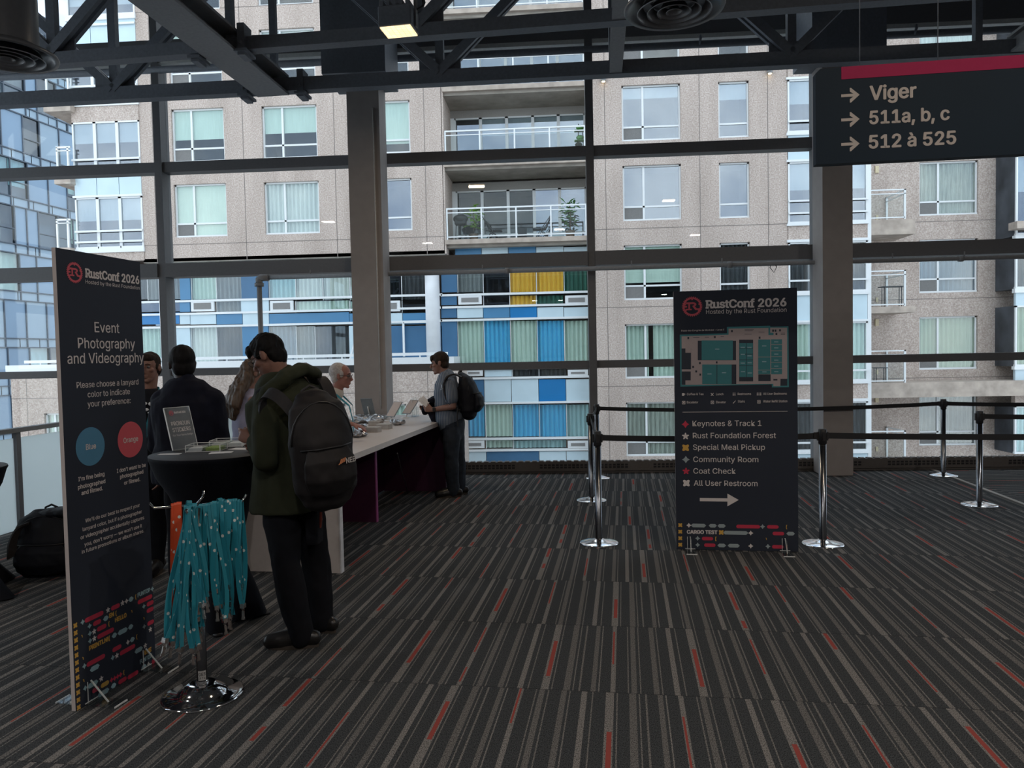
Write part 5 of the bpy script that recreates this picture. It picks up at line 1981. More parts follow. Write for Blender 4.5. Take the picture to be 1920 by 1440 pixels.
z = at(1912, 415, YS - 1.6).z
rr.box((at(1904, 400, YS - 1.6).x, YS - 1.7, z - 0.25), (at(2000, 400, YS - 1.6).x, YS - 1.2, z))
rr.build('balcony_slab', M_slab, bld, True)
# little wall lamps on the concrete
for px, py in ((1131, 148), (1442, 133)):
    p = at(px, py, YF)
    lm = MB()
    lm.tube([(p.x, YF - 0.1, p.z - 0.12), (p.x, YF - 0.1, p.z + 0.14)], 0.085, 12)
    lm.tube([(p.x, YF - 0.1, p.z), (p.x, YF, p.z)], 0.03, 8)
    o = lm.build('wall_lamp', mat('lamp_grey', (0.25, 0.25, 0.25), 0.5), bld, True)
    e = MB()
    e.lathe([(0.0, 0), (0.06, 0), (0.06, -0.015), (0.0, -0.02)], 12, (p.x, YF - 0.1, p.z - 0.12))
    e.build('bulb', mat('lamp_bulb', (0.8, 0.7, 0.5), 0.5, emit=(1, 0.75, 0.4), estr=6), o, True)

# --- lower floors: blue and pale panels
YP = YF + 0.45
PMAT = dict(p=M_pale, b=M_bluep, s=M_strong, d=M_dkblue)


def prow(y0, y1, cells, Y=YP):
    """cells: (x0, x1, what) read along one storey band"""
    for x0, x1, k in cells:
        r = FR(x0, y0, x1, y1, Y)
        if k in PMAT:
            bbox('spandrel_panel', (r[0] + 0.01, Y - 0.02, r[2]), (r[1] - 0.01, Y + 0.06, r[3]), PMAT[k], bld, 0, True)
        elif k == 'ac':
            m = MB()
            m.box((r[0] + 0.05, Y - 0.06, r[2] + 0.02), (r[1] - 0.05, Y + 0.05, r[3] - 0.02))
            o = m.build('air_conditioner', M_wf, bld, True)
            bbox('grille', (r[0] + 0.16, Y - 0.075, r[2] + 0.1), (r[1] - 0.16, Y - 0.055, r[3] - 0.1), mat('ac_grille', (0.20, 0.195, 0.19), 0.7), o, 0, True)
        else:
            window(r, Y, k if k != 'none' else None, 1.0, None, None, inset=0.03, frame=False, gl=M_fgs if k == 'none' else M_fg)


def pband(x0, x1, y, hpx, Y=YP, out=0.07):
    xm = (x0 + x1) / 2
    z = at(xm, y, Y).z
    h = hpx / F * Y
    bbox('white_band', (at(x0, y, Y).x, Y - out, z - h / 2), (at(x1, y, Y).x, Y + 0.1, z + h / 2), M_wf, bld, 0, True)


# right-hand stack (between the round pier and the concrete)
prow(463, 482, [(853, 903, 'b'), (903, 953, 'p'), (953, 1005, 'b'), (1005, 1057, 'p'), (1057, 1104, 'p')])
pband(827, 1106, 484, 3)
prow(486, 548, [(827, 857, 'd'), (857, 905, 'grey'), (905, 955, 'none'), (955, 1005, 'yellow'), (1005, 1057, 'yellow'), (1057, 1105, 'green')])
pband(827, 1106, 550.5, 4)
prow(553, 572, [(827, 857, 'd'), (857, 906, 'ac'), (906, 955, 'none'), (955, 1005, 'yellow'), (1005, 1057, 'green'), (1057, 1105, 'ac')])
pband(827, 1106, 573.5, 4)
prow(576, 596, [(827, 857, 'd'), (857, 906, 'p'), (906, 956, 'b'), (956, 1007, 's'), (1007, 1057, 'p'), (1057, 1105, 'p')])
pband(827, 1106, 598, 4)
prow(600, 682, [(827, 858, 'd'), (858, 907, 'mint'), (907, 957, 'blue'), (957, 1007, 'mint'), (1007, 1058, 'blue'), (1058, 1105, 'mint')])
pband(870, 1106, 690, 5)
prow(692, 706, [(870, 908, 'ac'), (908, 960, 'p'), (960, 1010, 'dark'), (1010, 1062, 'dark'), (1062, 1105, 'ac')])
pband(855, 1106, 708, 4)
prow(711, 753, [(855, 908, 'd'), (908, 959, 'p'), (959, 1010, 'p'), (1010, 1061, 's'), (1061, 1105, 'p')])
pband(855, 1106, 755, 4)
prow(758, 820, [(865, 910, 'blue'), (910, 961, 'mint'), (961, 1011, 'blue'), (1011, 1062, 'blue'), (1062, 1105, 'teal')])
pband(855, 1106, 822, 4)
prow(825, 841, [(862, 911, 'ac'), (911, 962, 'mint'), (962, 1062, 'teal'), (1062, 1105, 'ac')])
pband(855, 1106, 843.5, 4)
prow(846, 870, [(862, 912, 'p'), (912, 1011, 'd'), (1011, 1062, 'p'), (1062, 1105, 'p')])
prow(870, 960, [(862, 912, 'mint'), (912, 962, 'blue'), (962, 1011, 'mint'), (1011, 1105, 'blue')])
# left-hand stretch above the terrace
prow(500, 562, [(250, 275, 'dark'), (275, 337, 'grey'), (337, 357, 'b'), (357, 404, 'mint'), (404, 452, 'grey'), (452, 503, 'd'), (503, 553, 'teal'), (553, 604, 'white'), (604, 655, 'white'), (655, 728, 'white'), (728, 752, 'none'), (752, 800, 'dark')])
pband(250, 830, 560, 4)
prow(563, 585, [(250, 337, 'none'), (337, 357, 'b'), (357, 405, 'ac'), (405, 452, 'grey'), (452, 505, 'p'), (505, 553, 'ac'), (553, 655, 'mint'), (655, 722, 'mint'), (722, 753, 'ac'), (753, 800, 'none')])
pband(250, 830, 584, 4)
prow(587, 608, [(250, 337, 's'), (337, 357, 'p'), (357, 406, 'p'), (406, 455, 'b'), (455, 505, 'p'), (505, 655, 'b'), (655, 728, 'b'), (728, 755, 'p'), (755, 800, 'b')])
pband(250, 830, 608.5, 4)
prow(611, 690, [(250, 305, 'mint'), (305, 358, 'p'), (358, 406, 'white'), (406, 455, 'dark'), (455, 505, 'b'), (505, 555, 'slate'), (555, 590, 'grey'), (590, 655, 'dark'), (655, 667, 'p'), (667, 700, 'dark'), (700, 730, 'white'), (730, 757, 'd'), (757, 800, 'd'), (800, 830, 'd')])
# open white door leaf on the terrace
pd = MB()
r = FR(757, 604, 803, 668, YP - 0.1)
for a, b in (((r[0], r[2]), (r[0], r[3])), ((r[1], r[2]), (r[1], r[3])), ((r[0], r[3]), (r[1], r[3]))):
    pd.bar((a[0], YP - 0.1, a[1]), (b[0], YP - 0.1, b[1]), 0.07, 0.07, (0, 1, 0))
pd.build('terrace_door', M_wf, bld, True)
pd = MB()
pd.bar(at(668, 630, YP - 0.6), at(656, 674, YP - 0.6), 0.05, 0.05, (0, 1, 0))
pd.build('awning_arm', M_wf, bld, True)
# round white piers
for px in (311, 812):
    x = at(px, 600, YF + 0.45).x
    MB().tube([(x, YF + 0.45, at(px, 690, YF + 0.45).z), (x, YF + 0.45, zl0)], 0.26 if px > 500 else 0.2, 24).build('round_pier', mat('pier_white', (0.68, 0.69, 0.71), 0.6, 0.0, 0.12, 1.5), bld, True)
# terrace parapet with its rail, concrete wall under it
YT = YF - 0.9
zt_ = at(430, 690, YT).z
xt0, xt1 = at(14, 690, YT).x, at(852, 690, YT).x
bbox('terrace_ledge', (xt0, YT - 0.1, zt_), (xt1, YP + 0.3, zt_ + 0.24), M_wf, bld, 0, True)
r_ = MB()
zr = at(430, 671, YT).z
r_.box((at(45, 690, YT).x, YT + 0.02, zr - 0.05), (at(840, 690, YT).x, YT + 0.08, zr + 0.05))
for k in range(14):
    x = xt0 + 1.2 + k * 1.35
    if x < xt1 - 0.3:
        r_.box((x - 0.02, YT + 0.03, zt_ + 0.2), (x + 0.02, YT + 0.07, zr))
r_.build('terrace_rail', M_wf, bld, True)
lw = [FR(84, 775, 130, 840, YT), FR(690, 758, 762, 840, YT)]
holed_wall('lower_wall', xt0 + 0.1, at(868, 760, YT).x, zr0, zt_, YT, lw, M_conc, joints_x=[at(51, 760, YT).x, at(345, 760, YT).x, at(540, 760, YT).x, at(803, 760, YT).x], joints_z=[at(430, 741, YT).z])
for h in lw:
    window(h, YT, 'mint', 1, low='dark')
MB().box((at(868, 760, YT).x - 0.1, YT, zr0), (at(868, 760, YT).x, YP, zt_)).build('wall_return', M_conc, bld, True)
# roof and back so that the block is closed
bbox('roof', (at(138, 300, YF).x, YF, ZT), (at(2300, 400, YS).x, YF + 6, ZT + 0.3), M_slab, bld, 0, True)
bbox('rear_wall', (at(138, 300, YF).x, YF + 5.8, zr0), (at(2300, 400, YS).x, YF + 6, ZT), M_slab, bld, 0, True)

# ------------------------------------------------------------------ things out on the balcony
zb0 = lev[0][1]
M_leaf = mat('leaf_green', (0.16, 0.34, 0.04), 0.6, 0.0, 0.4, 8)
M_leaf2 = mat('leaf_dark', (0.06, 0.20, 0.04), 0.6, 0.0, 0.4, 8)
M_pot = mat('terracotta_brown', (0.12, 0.085, 0.06), 0.8)


def plant(x, y, h, lb, mm, seed, spread=0.3):
    t = thing('potted_plant', lb, 'plant', (x, y, zb0), 0)
    MB().lathe([(0.0, 0), (0.13, 0), (0.17, 0.30), (0.0, 0.29)], 16).build('pot', M_pot, t)
    MB().tube([(0, 0, 0.28), (0.02, 0, h * 0.6), (0, 0.02, h * 0.9)], 0.018, 6).build('stem', M_pot, t)
    rr_ = random.Random(seed)
    m = MB()
    for k in range(48):
        a = rr_.uniform(0, 6.28)
        el_ = rr_.uniform(-0.3, 0.9)
        z = rr_.uniform(h * 0.4, h * 0.98)
        L = rr_.uniform(0.2, 0.42)
        d = V((math.cos(a) * math.cos(el_), math.sin(a) * math.cos(el_), math.sin(el_)))
        p = V((rr_.uniform(-1, 1) * spread * 0.5, rr_.uniform(-1, 1) * spread * 0.4, z))
        s_ = d.cross(V((0, 0, 1))).normalized() * 0.05
        q = p + d * L * 0.5 + V((0, 0, 0.02))
        e = p + d * L + V((0, 0, -0.05))
        m.face([p, q - s_, e, q + s_])
    m.build('foliage', mm, t, recalc=False)


plant(at(888, 430, YF + 0.8).x, YF + 0.8, 1.28, 'bright green bamboo-like potted plant at the left of the furnished balcony', M_leaf, 1)
plant(at(1069, 430, YF + 0.7).x, YF + 0.7, 1.30, 'dark green bushy potted plant at the right end of the furnished balcony', M_leaf2, 2, 0.4)
gx = at(864, 430, YF + 0.6).x
gr = thing('barbecue', 'black covered barbecue at the left end of the furnished balcony', 'barbecue', (gx, YF + 0.6, zb0))
MB().ell((0, 0, 0.82), (0.27, 0.22, 0.16)).box((-0.2, -0.16, 0.6), (0.2, 0.16, 0.82), 0.03).build('cover', M_black, gr)
for sx_ in (-0.16, 0.16):
    MB().tube([(sx_, 0, 0.62), (sx_ * 1.2, 0, 0)], 0.015, 6).build('leg', M_black, gr)
for px, flip, lb in ((925, 1, 'dark folding lounge chair left of centre on the furnished balcony'), (1015, -1, 'dark folding lounge chair right of centre on the furnished balcony')):
    c = thing('lounge_chair', lb, 'chair', (at(px, 430, YF + 0.8).x, YF + 0.8, zb0), 0)
    MB().ribbon([(-0.35 * flip, 0, 0.85), (-0.15 * flip, 0, 0.4), (0.3 * flip, 0, 0.38)], V((0, 0.24, 0)), 0.02).build('sling', M_black, c)
    for y in (-0.25, 0.25):
        MB().tube([(-0.36 * flip, y, 0.87), (0.25 * flip, y, 0.0)], 0.014, 6).tube([(-0.3 * flip, y, 0.0), (0.05 * flip, y, 0.42), (0.32 * flip, y, 0.40)], 0.014, 6).build('side_frame', M_black, c)
for px, lb, w_, h_, mm in ((981, 'small dark box standing between the lounge chairs on the balcony', 0.3, 0.42, M_black), (905, 'pale planter tub behind the barbecue on the balcony', 0.5, 0.3, M_pale), (1045, 'pale planter tub right of the lounge chairs on the balcony', 0.5, 0.3, M_pale)):
    o = bbox('planter' if 'planter' in lb else 'storage_box', (-w_ / 2, -0.15, 0), (w_ / 2, 0.15, h_), mm, None, 0.01)
    o.location = (at(px, 430, YF + 1.2).x, YF + (1.2 if 'tub' in lb else 0.6), zb0)
    tag(o, lb, 'planter' if 'planter' in lb else 'box')
zb1 = lev[1][1]
sx0 = at(1088, 270, YF + 0.7).x
sh_ = thing('plant_stand', 'dark three-tier plant stand at the right end of the upper balcony', 'stand', (sx0, YF + 0.7, zb1))
MB().tube([(-0.1, 0, 0), (-0.05, 0, 1.35)], 0.015, 6).tube([(0.12, 0, 0), (0.08, 0, 1.3)], 0.015, 6).build('upright', M_black, sh_)
for z in (0.35, 0.75, 1.1):
    MB().box((-0.2, -0.14, z), (0.2, 0.14, z + 0.02)).ell((0.0, 0, z + 0.12), (0.14, 0.1, 0.09)).build('shelf', M_leaf2, sh_)
# a table and stools on the wing's balconies
for yb, lb in ((575, 'small dark bistro table on the right wing balcony level with the big transom'), (718, 'thin dark chair on the right wing balcony above the broad stained slab')):
    Yb = YS - 0.8
    z = at(1660, yb, YS - 1.5).z
    x = at(1672 if yb == 575 else 1650, yb, Yb).x
    t = thing('bistro_table' if yb == 575 else 'balcony_chair', lb, 'table' if yb == 575 else 'chair', (x, Yb, z))
    hh = 0.72 if yb == 575 else 0.5
    MB().box((-0.4 if yb == 575 else -0.2, -0.2, hh), (0.4 if yb == 575 else 0.2, 0.2, hh + 0.03)).build('top' if yb == 575 else 'seat', M_black, t)
    for sx_ in (-0.3 if yb == 575 else -0.17, 0.3 if yb == 575 else 0.17):
        MB().tube([(sx_, 0.1, 0), (sx_, 0.1, hh)], 0.013, 6).tube([(sx_, -0.1, 0), (sx_, -0.1, hh)], 0.013, 6).build('leg', M_black, t)

# ------------------------------------------------------------------ blue glass tower at the left
tw = thing('glass_tower', 'blue glass and panel office tower receding at the far left edge', 'building', (0, 0, 0))
u0 = ray(0, 665)
tp = CAM + u0 * (44.0 / u0.dot(CF))
tdir = V((math.sin(R(6.3)), math.cos(R(6.3)), 0))
tn = V((tdir.y, -tdir.x, 0))           # faces +x
M_tw = mat('tower_blue', (0.18, 0.275, 0.39), 0.35, 0.0, 0.06, 0.4)
M_twl = mat('tower_pale_blue', (0.25, 0.345, 0.44), 0.35, 0.0, 0.06, 0.4)
M_twf = mat('tower_frame', (0.05, 0.07, 0.10), 0.5)
M_twg = glass('tower_glass', (0.75, 0.83, 0.85), 0.14)
trnd = random.Random(8)
FLH = 2.85
TP = lambda s, z, o=0.0: V((tp.x, tp.y, 0)) + tdir * s + tn * o + V((0, 0, z))
mb = MB()
mb.face([TP(-9, -4, -0.3), TP(22, -4, -0.3), TP(22, 24, -0.3), TP(-9, 24, -0.3)])
mb.build('core_wall', M_twf, tw, True, recalc=False)
fr = MB()
cells = []
for k in range(-2, 8):
    zb = -0.1 + k * FLH
    fr.bar(TP(-9, zb), TP(22, zb), 0.10, 0.07)
    fr.bar(TP(-9, zb + 0.55), TP(22, zb + 0.55), 0.10, 0.07)
    s = -9 + trnd.uniform(0, 0.7)
    while s < 21:
        wd = trnd.choice([0.9, 1.3, 1.6, 1.6])
        kind = trnd.choice(['win', 'blue', 'win', 'blue', 'pale'])
        cells.append((k, s, s + wd, zb + 0.57, zb + FLH - 0.02, kind))
        fr.bar(TP(s, zb), TP(s, zb + FLH), 0.08, 0.07, tn)
        s += wd
fr.build('frame_grid', M_twf, tw, True)
for k in range(-2, 8):
    zb = -0.1 + k * FLH
    mb = MB()
    for j in range(20):
        a = -9 + j * 1.5
        mb.face([TP(a + 0.03, zb + 0.03, -0.02), TP(a + 1.47, zb + 0.03, -0.02), TP(a + 1.47, zb + 0.52, -0.02), TP(a + 0.03, zb + 0.52, -0.02)])
    mb.build('spandrel_band', M_twl, tw, True, recalc=False)
for (k, a, b, z0, z1, kind) in cells:
    if kind != 'win':
        mb = MB()
        mb.face([TP(a + 0.04, z0, -0.02), TP(b - 0.04, z0, -0.02), TP(b - 0.04, z1, -0.02), TP(a + 0.04, z1, -0.02)])
        mb.build('wall_panel', M_tw if kind == 'blue' else M_twl, tw, True, recalc=False)
    else:
        mb = MB()
        zm = z0 + (z1 - z0) * 0.4
        mb.bar(TP(a, zm), TP(b, zm), 0.06, 0.05)
        wo = mb.build('window', M_twf, tw, True)
        mb = MB()
        mb.face([TP(a + 0.03, z0, -0.06), TP(b - 0.03, z0, -0.06), TP(b - 0.03, z1, -0.06), TP(a + 0.03, z1, -0.06)])
        mb.build('pane', M_twg, wo, True, recalc=False)
        mb = MB()
        zc = z0 + (z1 - z0) * trnd.choice([0.0, 0.3, 0.5, 0.7])
        mb.face([TP(a + 0.03, zc, -0.2), TP(b - 0.03, zc, -0.2), TP(b - 0.03, z1, -0.2), TP(a + 0.03, z1, -0.2)])
        mb.build('blind', CURT[trnd.choice(['mint', 'grey', 'dark', 'teal', 'dark'])], wo, True, recalc=False)
mb = MB()
mb.face([(-90, YW + 1, -16), (90, YW + 1, -16), (90, 120, -16), (-90, 120, -16)])
struct(mb.build('street_ground', mat('asphalt', (0.16, 0.16, 0.165), 0.9), recalc=False))
# the outside face of this hall, below and above the glass
struct(bbox('wall_front_below', (XL - 6, YW - 0.1, -16), (XR + 6, YW + 0.1, -0.25), M_wall))

# ------------------------------------------------------------------ people
def skin_mat(name, c):
    return mat(name, c, 0.5, 0.0, 0.06, 40, 0.4)


M_skin = skin_mat('skin_fair', (0.235, 0.122, 0.092))
M_skin2 = skin_mat('skin_ruddy', (0.29, 0.135, 0.108))
M_skind = skin_mat('skin_deep', (0.022, 0.013, 0.010))
M_eyew = mat('eye', (0.15, 0.135, 0.13), 0.4)
M_eyed = mat('eye_dark', (0.02, 0.015, 0.012), 0.2)
M_hairk = mat('hair_black', (0.006, 0.0055, 0.006), 0.7, 0.0, 0.4, 60, 0.15, stretch=(1, 1, 0.2))
M_hairb = mat('hair_brown', (0.022, 0.014, 0.010), 0.7, 0.0, 0.4, 60, 0.2, stretch=(1, 1, 0.2))
M_hairl = mat('hair_light_brown', (0.075, 0.046, 0.028), 0.5, 0.0, 0.45, 50, stretch=(1, 1, 0.15))
M_hairw = mat('hair_white', (0.38, 0.35, 0.335), 0.6, 0.0, 0.2, 60)
M_olive = mat('olive_cotton', (0.030, 0.034, 0.020), 0.9, 0.0, 0.15, 12, 0.2, bump=0.1)
M_oliveD = mat('olive_lining', (0.014, 0.018, 0.022), 0.85, 0.0, 0.15, 12)
M_trou = mat('black_trousers', (0.0055, 0.006, 0.009), 0.9, 0.0, 0.2, 12, 0.2)
M_jean = mat('dark_jeans', (0.018, 0.026, 0.040), 0.85, 0.0, 0.25, 20)
M_navy = mat('navy_cloth', (0.006, 0.007, 0.015), 0.9, 0.0, 0.2, 10, 0.2)
M_tee = mat('black_tee', (0.008, 0.009, 0.013), 0.9, 0.0, 0.15, 12, 0.2)
M_lav = mat('lavender_cloth', (0.30, 0.29, 0.40), 0.85, 0.0, 0.1, 12)
M_cream = mat('cream_shirt', (0.58, 0.53, 0.46), 0.8, 0.0, 0.08, 8)
M_boot = mat('boot_leather', (0.013, 0.012, 0.012), 0.35, 0.0, 0.2, 20)
M_sole = mat('boot_sole', (0.05, 0.040, 0.032), 0.7)
M_nylon = mat('black_nylon', (0.011, 0.0095, 0.0105), 0.65, 0.0, 0.25, 14, 0.3, bump=0.15)
M_strap = mat('nylon_strap', (0.016, 0.014, 0.016), 0.7, 0.0, 0.2, 60)
M_nylonb = mat('navy_nylon', (0.006, 0.007, 0.012), 0.65, 0.0, 0.25, 14, 0.3, bump=0.15)


def stripe_mat():
    g = NG('striped_shirt')
    sep = g.n('ShaderNodeSeparateXYZ')
    g.l(g.pos, sep.inputs[0])
    s = g.math('FRACT', g.math('MULTIPLY', g.math('ADD', sep.outputs[0], g.math('MULTIPLY', sep.outputs[1], 0.35)), 55))
    k = g.math('GREATER_THAN', s, 0.68)
    g.l(g.mix(k, (0.075, 0.105, 0.15), (0.22, 0.24, 0.28)), g.p.inputs['Base Color'])
    g.p.inputs['Roughness'].default_value = 0.85
    return g.m


M_stripe = stripe_mat()


class Flesh:
    """overlapping closed lofts, fused afterwards into one skin"""

    def __init__(s):
        s.m = MB()

    def loft(s, pts, rad, side=None, seg=18, cap=True, dome=(True, True)):
        """pts: centres; rad: (half-width along side, half-depth) per point"""
        pts = [V(p) for p in pts]
        rad = [(r, r) if isinstance(r, (int, float)) else r for r in rad]
        n = len(pts)
        rings = []
        rows = []
        for i in range(n):
            t = (pts[min(i + 1, n - 1)] - pts[max(i - 1, 0)]).normalized()
            a = V(side) if side is not None else (rows[-1][1] if rows else t.orthogonal())
            a = a - t * a.dot(t)
            if a.length < 1e-5:
                a = t.orthogonal()
            a.normalize()
            rows.append((t, a, t.cross(a)))
        P = list(zip(pts, rad, rows))
        out = []
        if cap and dome[0]:
            p, r, (t, a, b) = P[0]
            k = min(r)
            out += [(p - t * k * 0.95, (r[0] * 0.3, r[1] * 0.3), a, b), (p - t * k * 0.75, (r[0] * 0.68, r[1] * 0.68), a, b), (p - t * k * 0.4, (r[0] * 0.92, r[1] * 0.92), a, b)]
        out += [(p, r, a, b) for p, r, (t, a, b) in P]
        if cap and dome[1]:
            p, r, (t, a, b) = P[-1]
            k = min(r)
            out += [(p + t * k * 0.4, (r[0] * 0.92, r[1] * 0.92), a, b), (p + t * k * 0.75, (r[0] * 0.68, r[1] * 0.68), a, b), (p + t * k * 0.95, (r[0] * 0.3, r[1] * 0.3), a, b)]
        bm = s.m.bm
        for p, r, a, b in out:
            rings.append([bm.verts.new(p + a * (r[0] * math.cos(2 * math.pi * k / seg)) + b * (r[1] * math.sin(2 * math.pi * k / seg))) for k in range(seg)])
        for A, B in zip(rings, rings[1:]):
            for k in range(seg):
                bm.faces.new((A[k], A[(k + 1) % seg], B[(k + 1) % seg], B[k]))
        bm.faces.new(rings[0][::-1])
        bm.faces.new(rings[-1])
        return s

    def ell(s, c, r, rot=None):
        s.m.ell(c, r, rot, 20, 14)
        return s

    def box(s, c, r, rot=None):
        b = MB().box((-r[0], -r[1], -r[2]), (r[0], r[1], r[2]), min(r) * 0.5)
        M = Matrix.Translation(V(c)) @ (rot.to_4x4() if rot else Matrix.Identity(4))
        b.bm.transform(M)
        me = bpy.data.meshes.new('tmp')
        b.bm.to_mesh(me)
        s.m.bm.from_mesh(me)
        bpy.data.meshes.remove(me)
        b.bm.free()
        return s

    def fuse(s, name, m, parent, voxel=0.008, smooth=4, wr=0.0, wscale=9.0, seed=0.0, cut=None, stretch=(1, 1, 1)):
        bmesh.ops.recalc_face_normals(s.m.bm, faces=s.m.bm.faces)
        me = bpy.data.meshes.new('tmp')
        s.m.bm.to_mesh(me)
        s.m.bm.free()
        ob = bpy.data.objects.new('tmp', me)
        col.objects.link(ob)
        md = ob.modifiers.new('r', 'REMESH')
        md.mode = 'VOXEL'
        md.voxel_size = voxel
        md.use_smooth_shade = True
        if smooth:
            sm = ob.modifiers.new('s', 'SMOOTH')
            sm.factor = 0.5
            sm.iterations = smooth
        dg = bpy.context.evaluated_depsgraph_get()
        out = bpy.data.meshes.new_from_object(ob.evaluated_get(dg))
        bpy.data.objects.remove(ob)
        bpy.data.meshes.remove(me)
        if wr:
            ns = [v.normal.copy() for v in out.vertices]
            for v, nn in zip(out.vertices, ns):
                q = V((v.co.x * stretch[0], v.co.y * stretch[1], v.co.z * stretch[2])) * wscale + V((seed, seed * 1.7, 0))
                d = noise.noise(q) + 0.5 * noise.noise(q * 2.3)
                v.co += nn * (wr * d)
        if cut:
            bm = bmesh.new()
            bm.from_mesh(out)
            bmesh.ops.delete(bm, geom=[v for v in bm.verts if cut(v.co)], context='VERTS')
            bm.to_mesh(out)
            bm.free()
        for p in out.polygons:
            p.use_smooth = True
        out.name = name
        out.materials.clear()
        out.materials.append(m)
        return link_mesh(name, out, parent, True)


def rot_from(f, u):
    """3x3 with local x = f (front), y = left, z = up"""
    f = V(f).normalized()
    l = V(u).cross(f).normalized()
    u2 = f.cross(l).normalized()
    return Matrix(((f.x, l.x, u2.x), (f.y, l.y, u2.y), (f.z, l.z, u2.z)))


def head_into(F_, c, Rm, k=1.0, neck=None):
    P = lambda x, y, z: c + Rm @ (V((x, y, z)) * k)
    S = lambda *r: tuple(q * k for q in r)
    F_.ell(P(-0.012, 0, 0.030), S(0.096, 0.076, 0.092), Rm)
    F_.ell(P(0.018, 0, -0.035), S(0.068, 0.060, 0.082), Rm)
    F_.ell(P(0.040, 0, -0.090), S(0.040, 0.040, 0.026), Rm)
    F_.ell(P(0.066, 0, -0.103), S(0.020, 0.024, 0.017), Rm)
    F_.ell(P(0.070, 0, 0.030), S(0.018, 0.050, 0.013), Rm)
    F_.loft([P(0.080, 0, 0.018), P(0.094, 0, -0.008), P(0.108, 0, -0.030), P(0.094, 0, -0.040)], [S(0.009, 0.009), S(0.011, 0.011), S(0.016, 0.013), S(0.014, 0.008)], Rm @ V((0, 1, 0)), 12)
    F_.ell(P(0.083, 0, -0.062), S(0.013, 0.024, 0.007), Rm)
    F_.ell(P(0.081, 0, -0.075), S(0.013, 0.021, 0.008), Rm)
    for s in (-1, 1):
        F_.ell(P(0.052, 0.042 * s, -0.018), S(0.026, 0.022, 0.020), Rm)
        F_.ell(P(-0.012, 0.078 * s, -0.005), S(0.019, 0.009, 0.030), Rm)
        F_.ell(P(-0.016, 0.083 * s, 0.008), S(0.015, 0.006, 0.018), Rm)
    if neck is not None:
        top = P(-0.022, 0, -0.055)
        F_.loft([neck, neck.lerp(top, 0.5), top], [S(0.064, 0.066), S(0.057, 0.060), S(0.056, 0.062)], Rm @ V((0, 1, 0)))


def eyes(body, c, Rm, k=1.0):
    for s in (-1, 1):
        e = MB()
        e.ell(c + Rm @ (V((0.072, 0.031 * s, 0.008)) * k), (0.0115 * k,) * 3, Rm, 12, 8)
        o = e.build('eye', M_eyew, body, True)
        e = MB()
        e.ell(c + Rm @ (V((0.0845, 0.031 * s, 0.007)) * k), (0.0035 * k, 0.0058 * k, 0.0058 * k), Rm, 10, 6)
        e.build('iris', M_eyed, o, True)
        e = MB()
        e.loft = None
        b = MB().tube([c + Rm @ (V((0.086, 0.012 * s, 0.028)) * k), c + Rm @ (V((0.086, 0.031 * s, 0.034)) * k), c + Rm @ (V((0.074, 0.050 * s, 0.028)) * k)], [0.003 * k, 0.0035 * k, 0.002 * k], 6)
        b.build('eyebrow', M_hairb, body, True)
        e.bm.free()


def hand_into(F_, w, d, n, across, curl=0.5, k=1.0, spread=0.010, thumb=1, left=True):
    """w wrist, d hand direction, n palm-facing normal, across: index-to-little direction"""
    d, n, a = V(d).normalized(), V(n).normalized(), V(across).normalized()
    F_.loft([w - d * 0.01, w + d * 0.02 * k, w + d * 0.055 * k, w + d * 0.085 * k], [(0.026 * k, 0.018 * k), (0.032 * k, 0.017 * k), (0.039 * k, 0.016 * k), (0.038 * k, 0.013 * k)], a, 14)
    for i, (o, L) in enumerate(((-0.030, 0.070), (-0.010, 0.080), (0.010, 0.074), (0.030, 0.058))):
        b = w + d * 0.085 * k + a * (o * k * 1.05)
        c1 = curl * (0.8 + 0.1 * i)
        d1 = (d * math.cos(c1) + n * math.sin(c1)).normalized()
        d2 = (d * math.cos(c1 * 2.1) + n * math.sin(c1 * 2.1)).normalized()
        d3 = (d * math.cos(c1 * 2.9) + n * math.sin(c1 * 2.9)).normalized()
        p1 = b + d1 * L * 0.45 * k
        p2 = p1 + d2 * L * 0.33 * k
        p3 = p2 + d3 * L * 0.22 * k
        F_.loft([b - d * 0.015 * k, b, p1, p2, p3], [0.0095 * k, 0.0092 * k, 0.0085 * k, 0.0078 * k, 0.007 * k], None, 8)
    tb = w + d * 0.03 * k - a * 0.028 * k
    t1 = tb + (d * 0.6 - a * 0.7 + n * 0.4).normalized() * 0.034 * k
    t2 = t1 + (d * 0.9 - a * 0.15 + n * 0.5).normalized() * 0.028 * k
    F_.loft([w + d * 0.012 * k - a * 0.012 * k, tb, t1, t2], [0.014 * k, 0.0135 * k, 0.0105 * k, 0.0085 * k], None, 8)


TORSO = [(-0.10, 0.150, 0.105), (0.0, 0.168, 0.118), (0.10, 0.160, 0.110), (0.20, 0.145, 0.103), (0.32, 0.155, 0.112), (0.42, 0.168, 0.118), (0.52, 0.165, 0.108), (0.575, 0.115, 0.085), (0.62, 0.062, 0.065)]


def torso_pts(pel, neck, bend=V((0, 0, 0))):
    ax = neck - pel
    L = ax.length
    u = ax.normalized()
    P, Rr = [], []
    for t, a, b in TORSO:
        k = t / 0.62
        P.append(pel + u * (k * L) + bend * (4 * max(0, k) * (1 - max(0, k))))
        Rr.append((a, b))
    return P, Rr


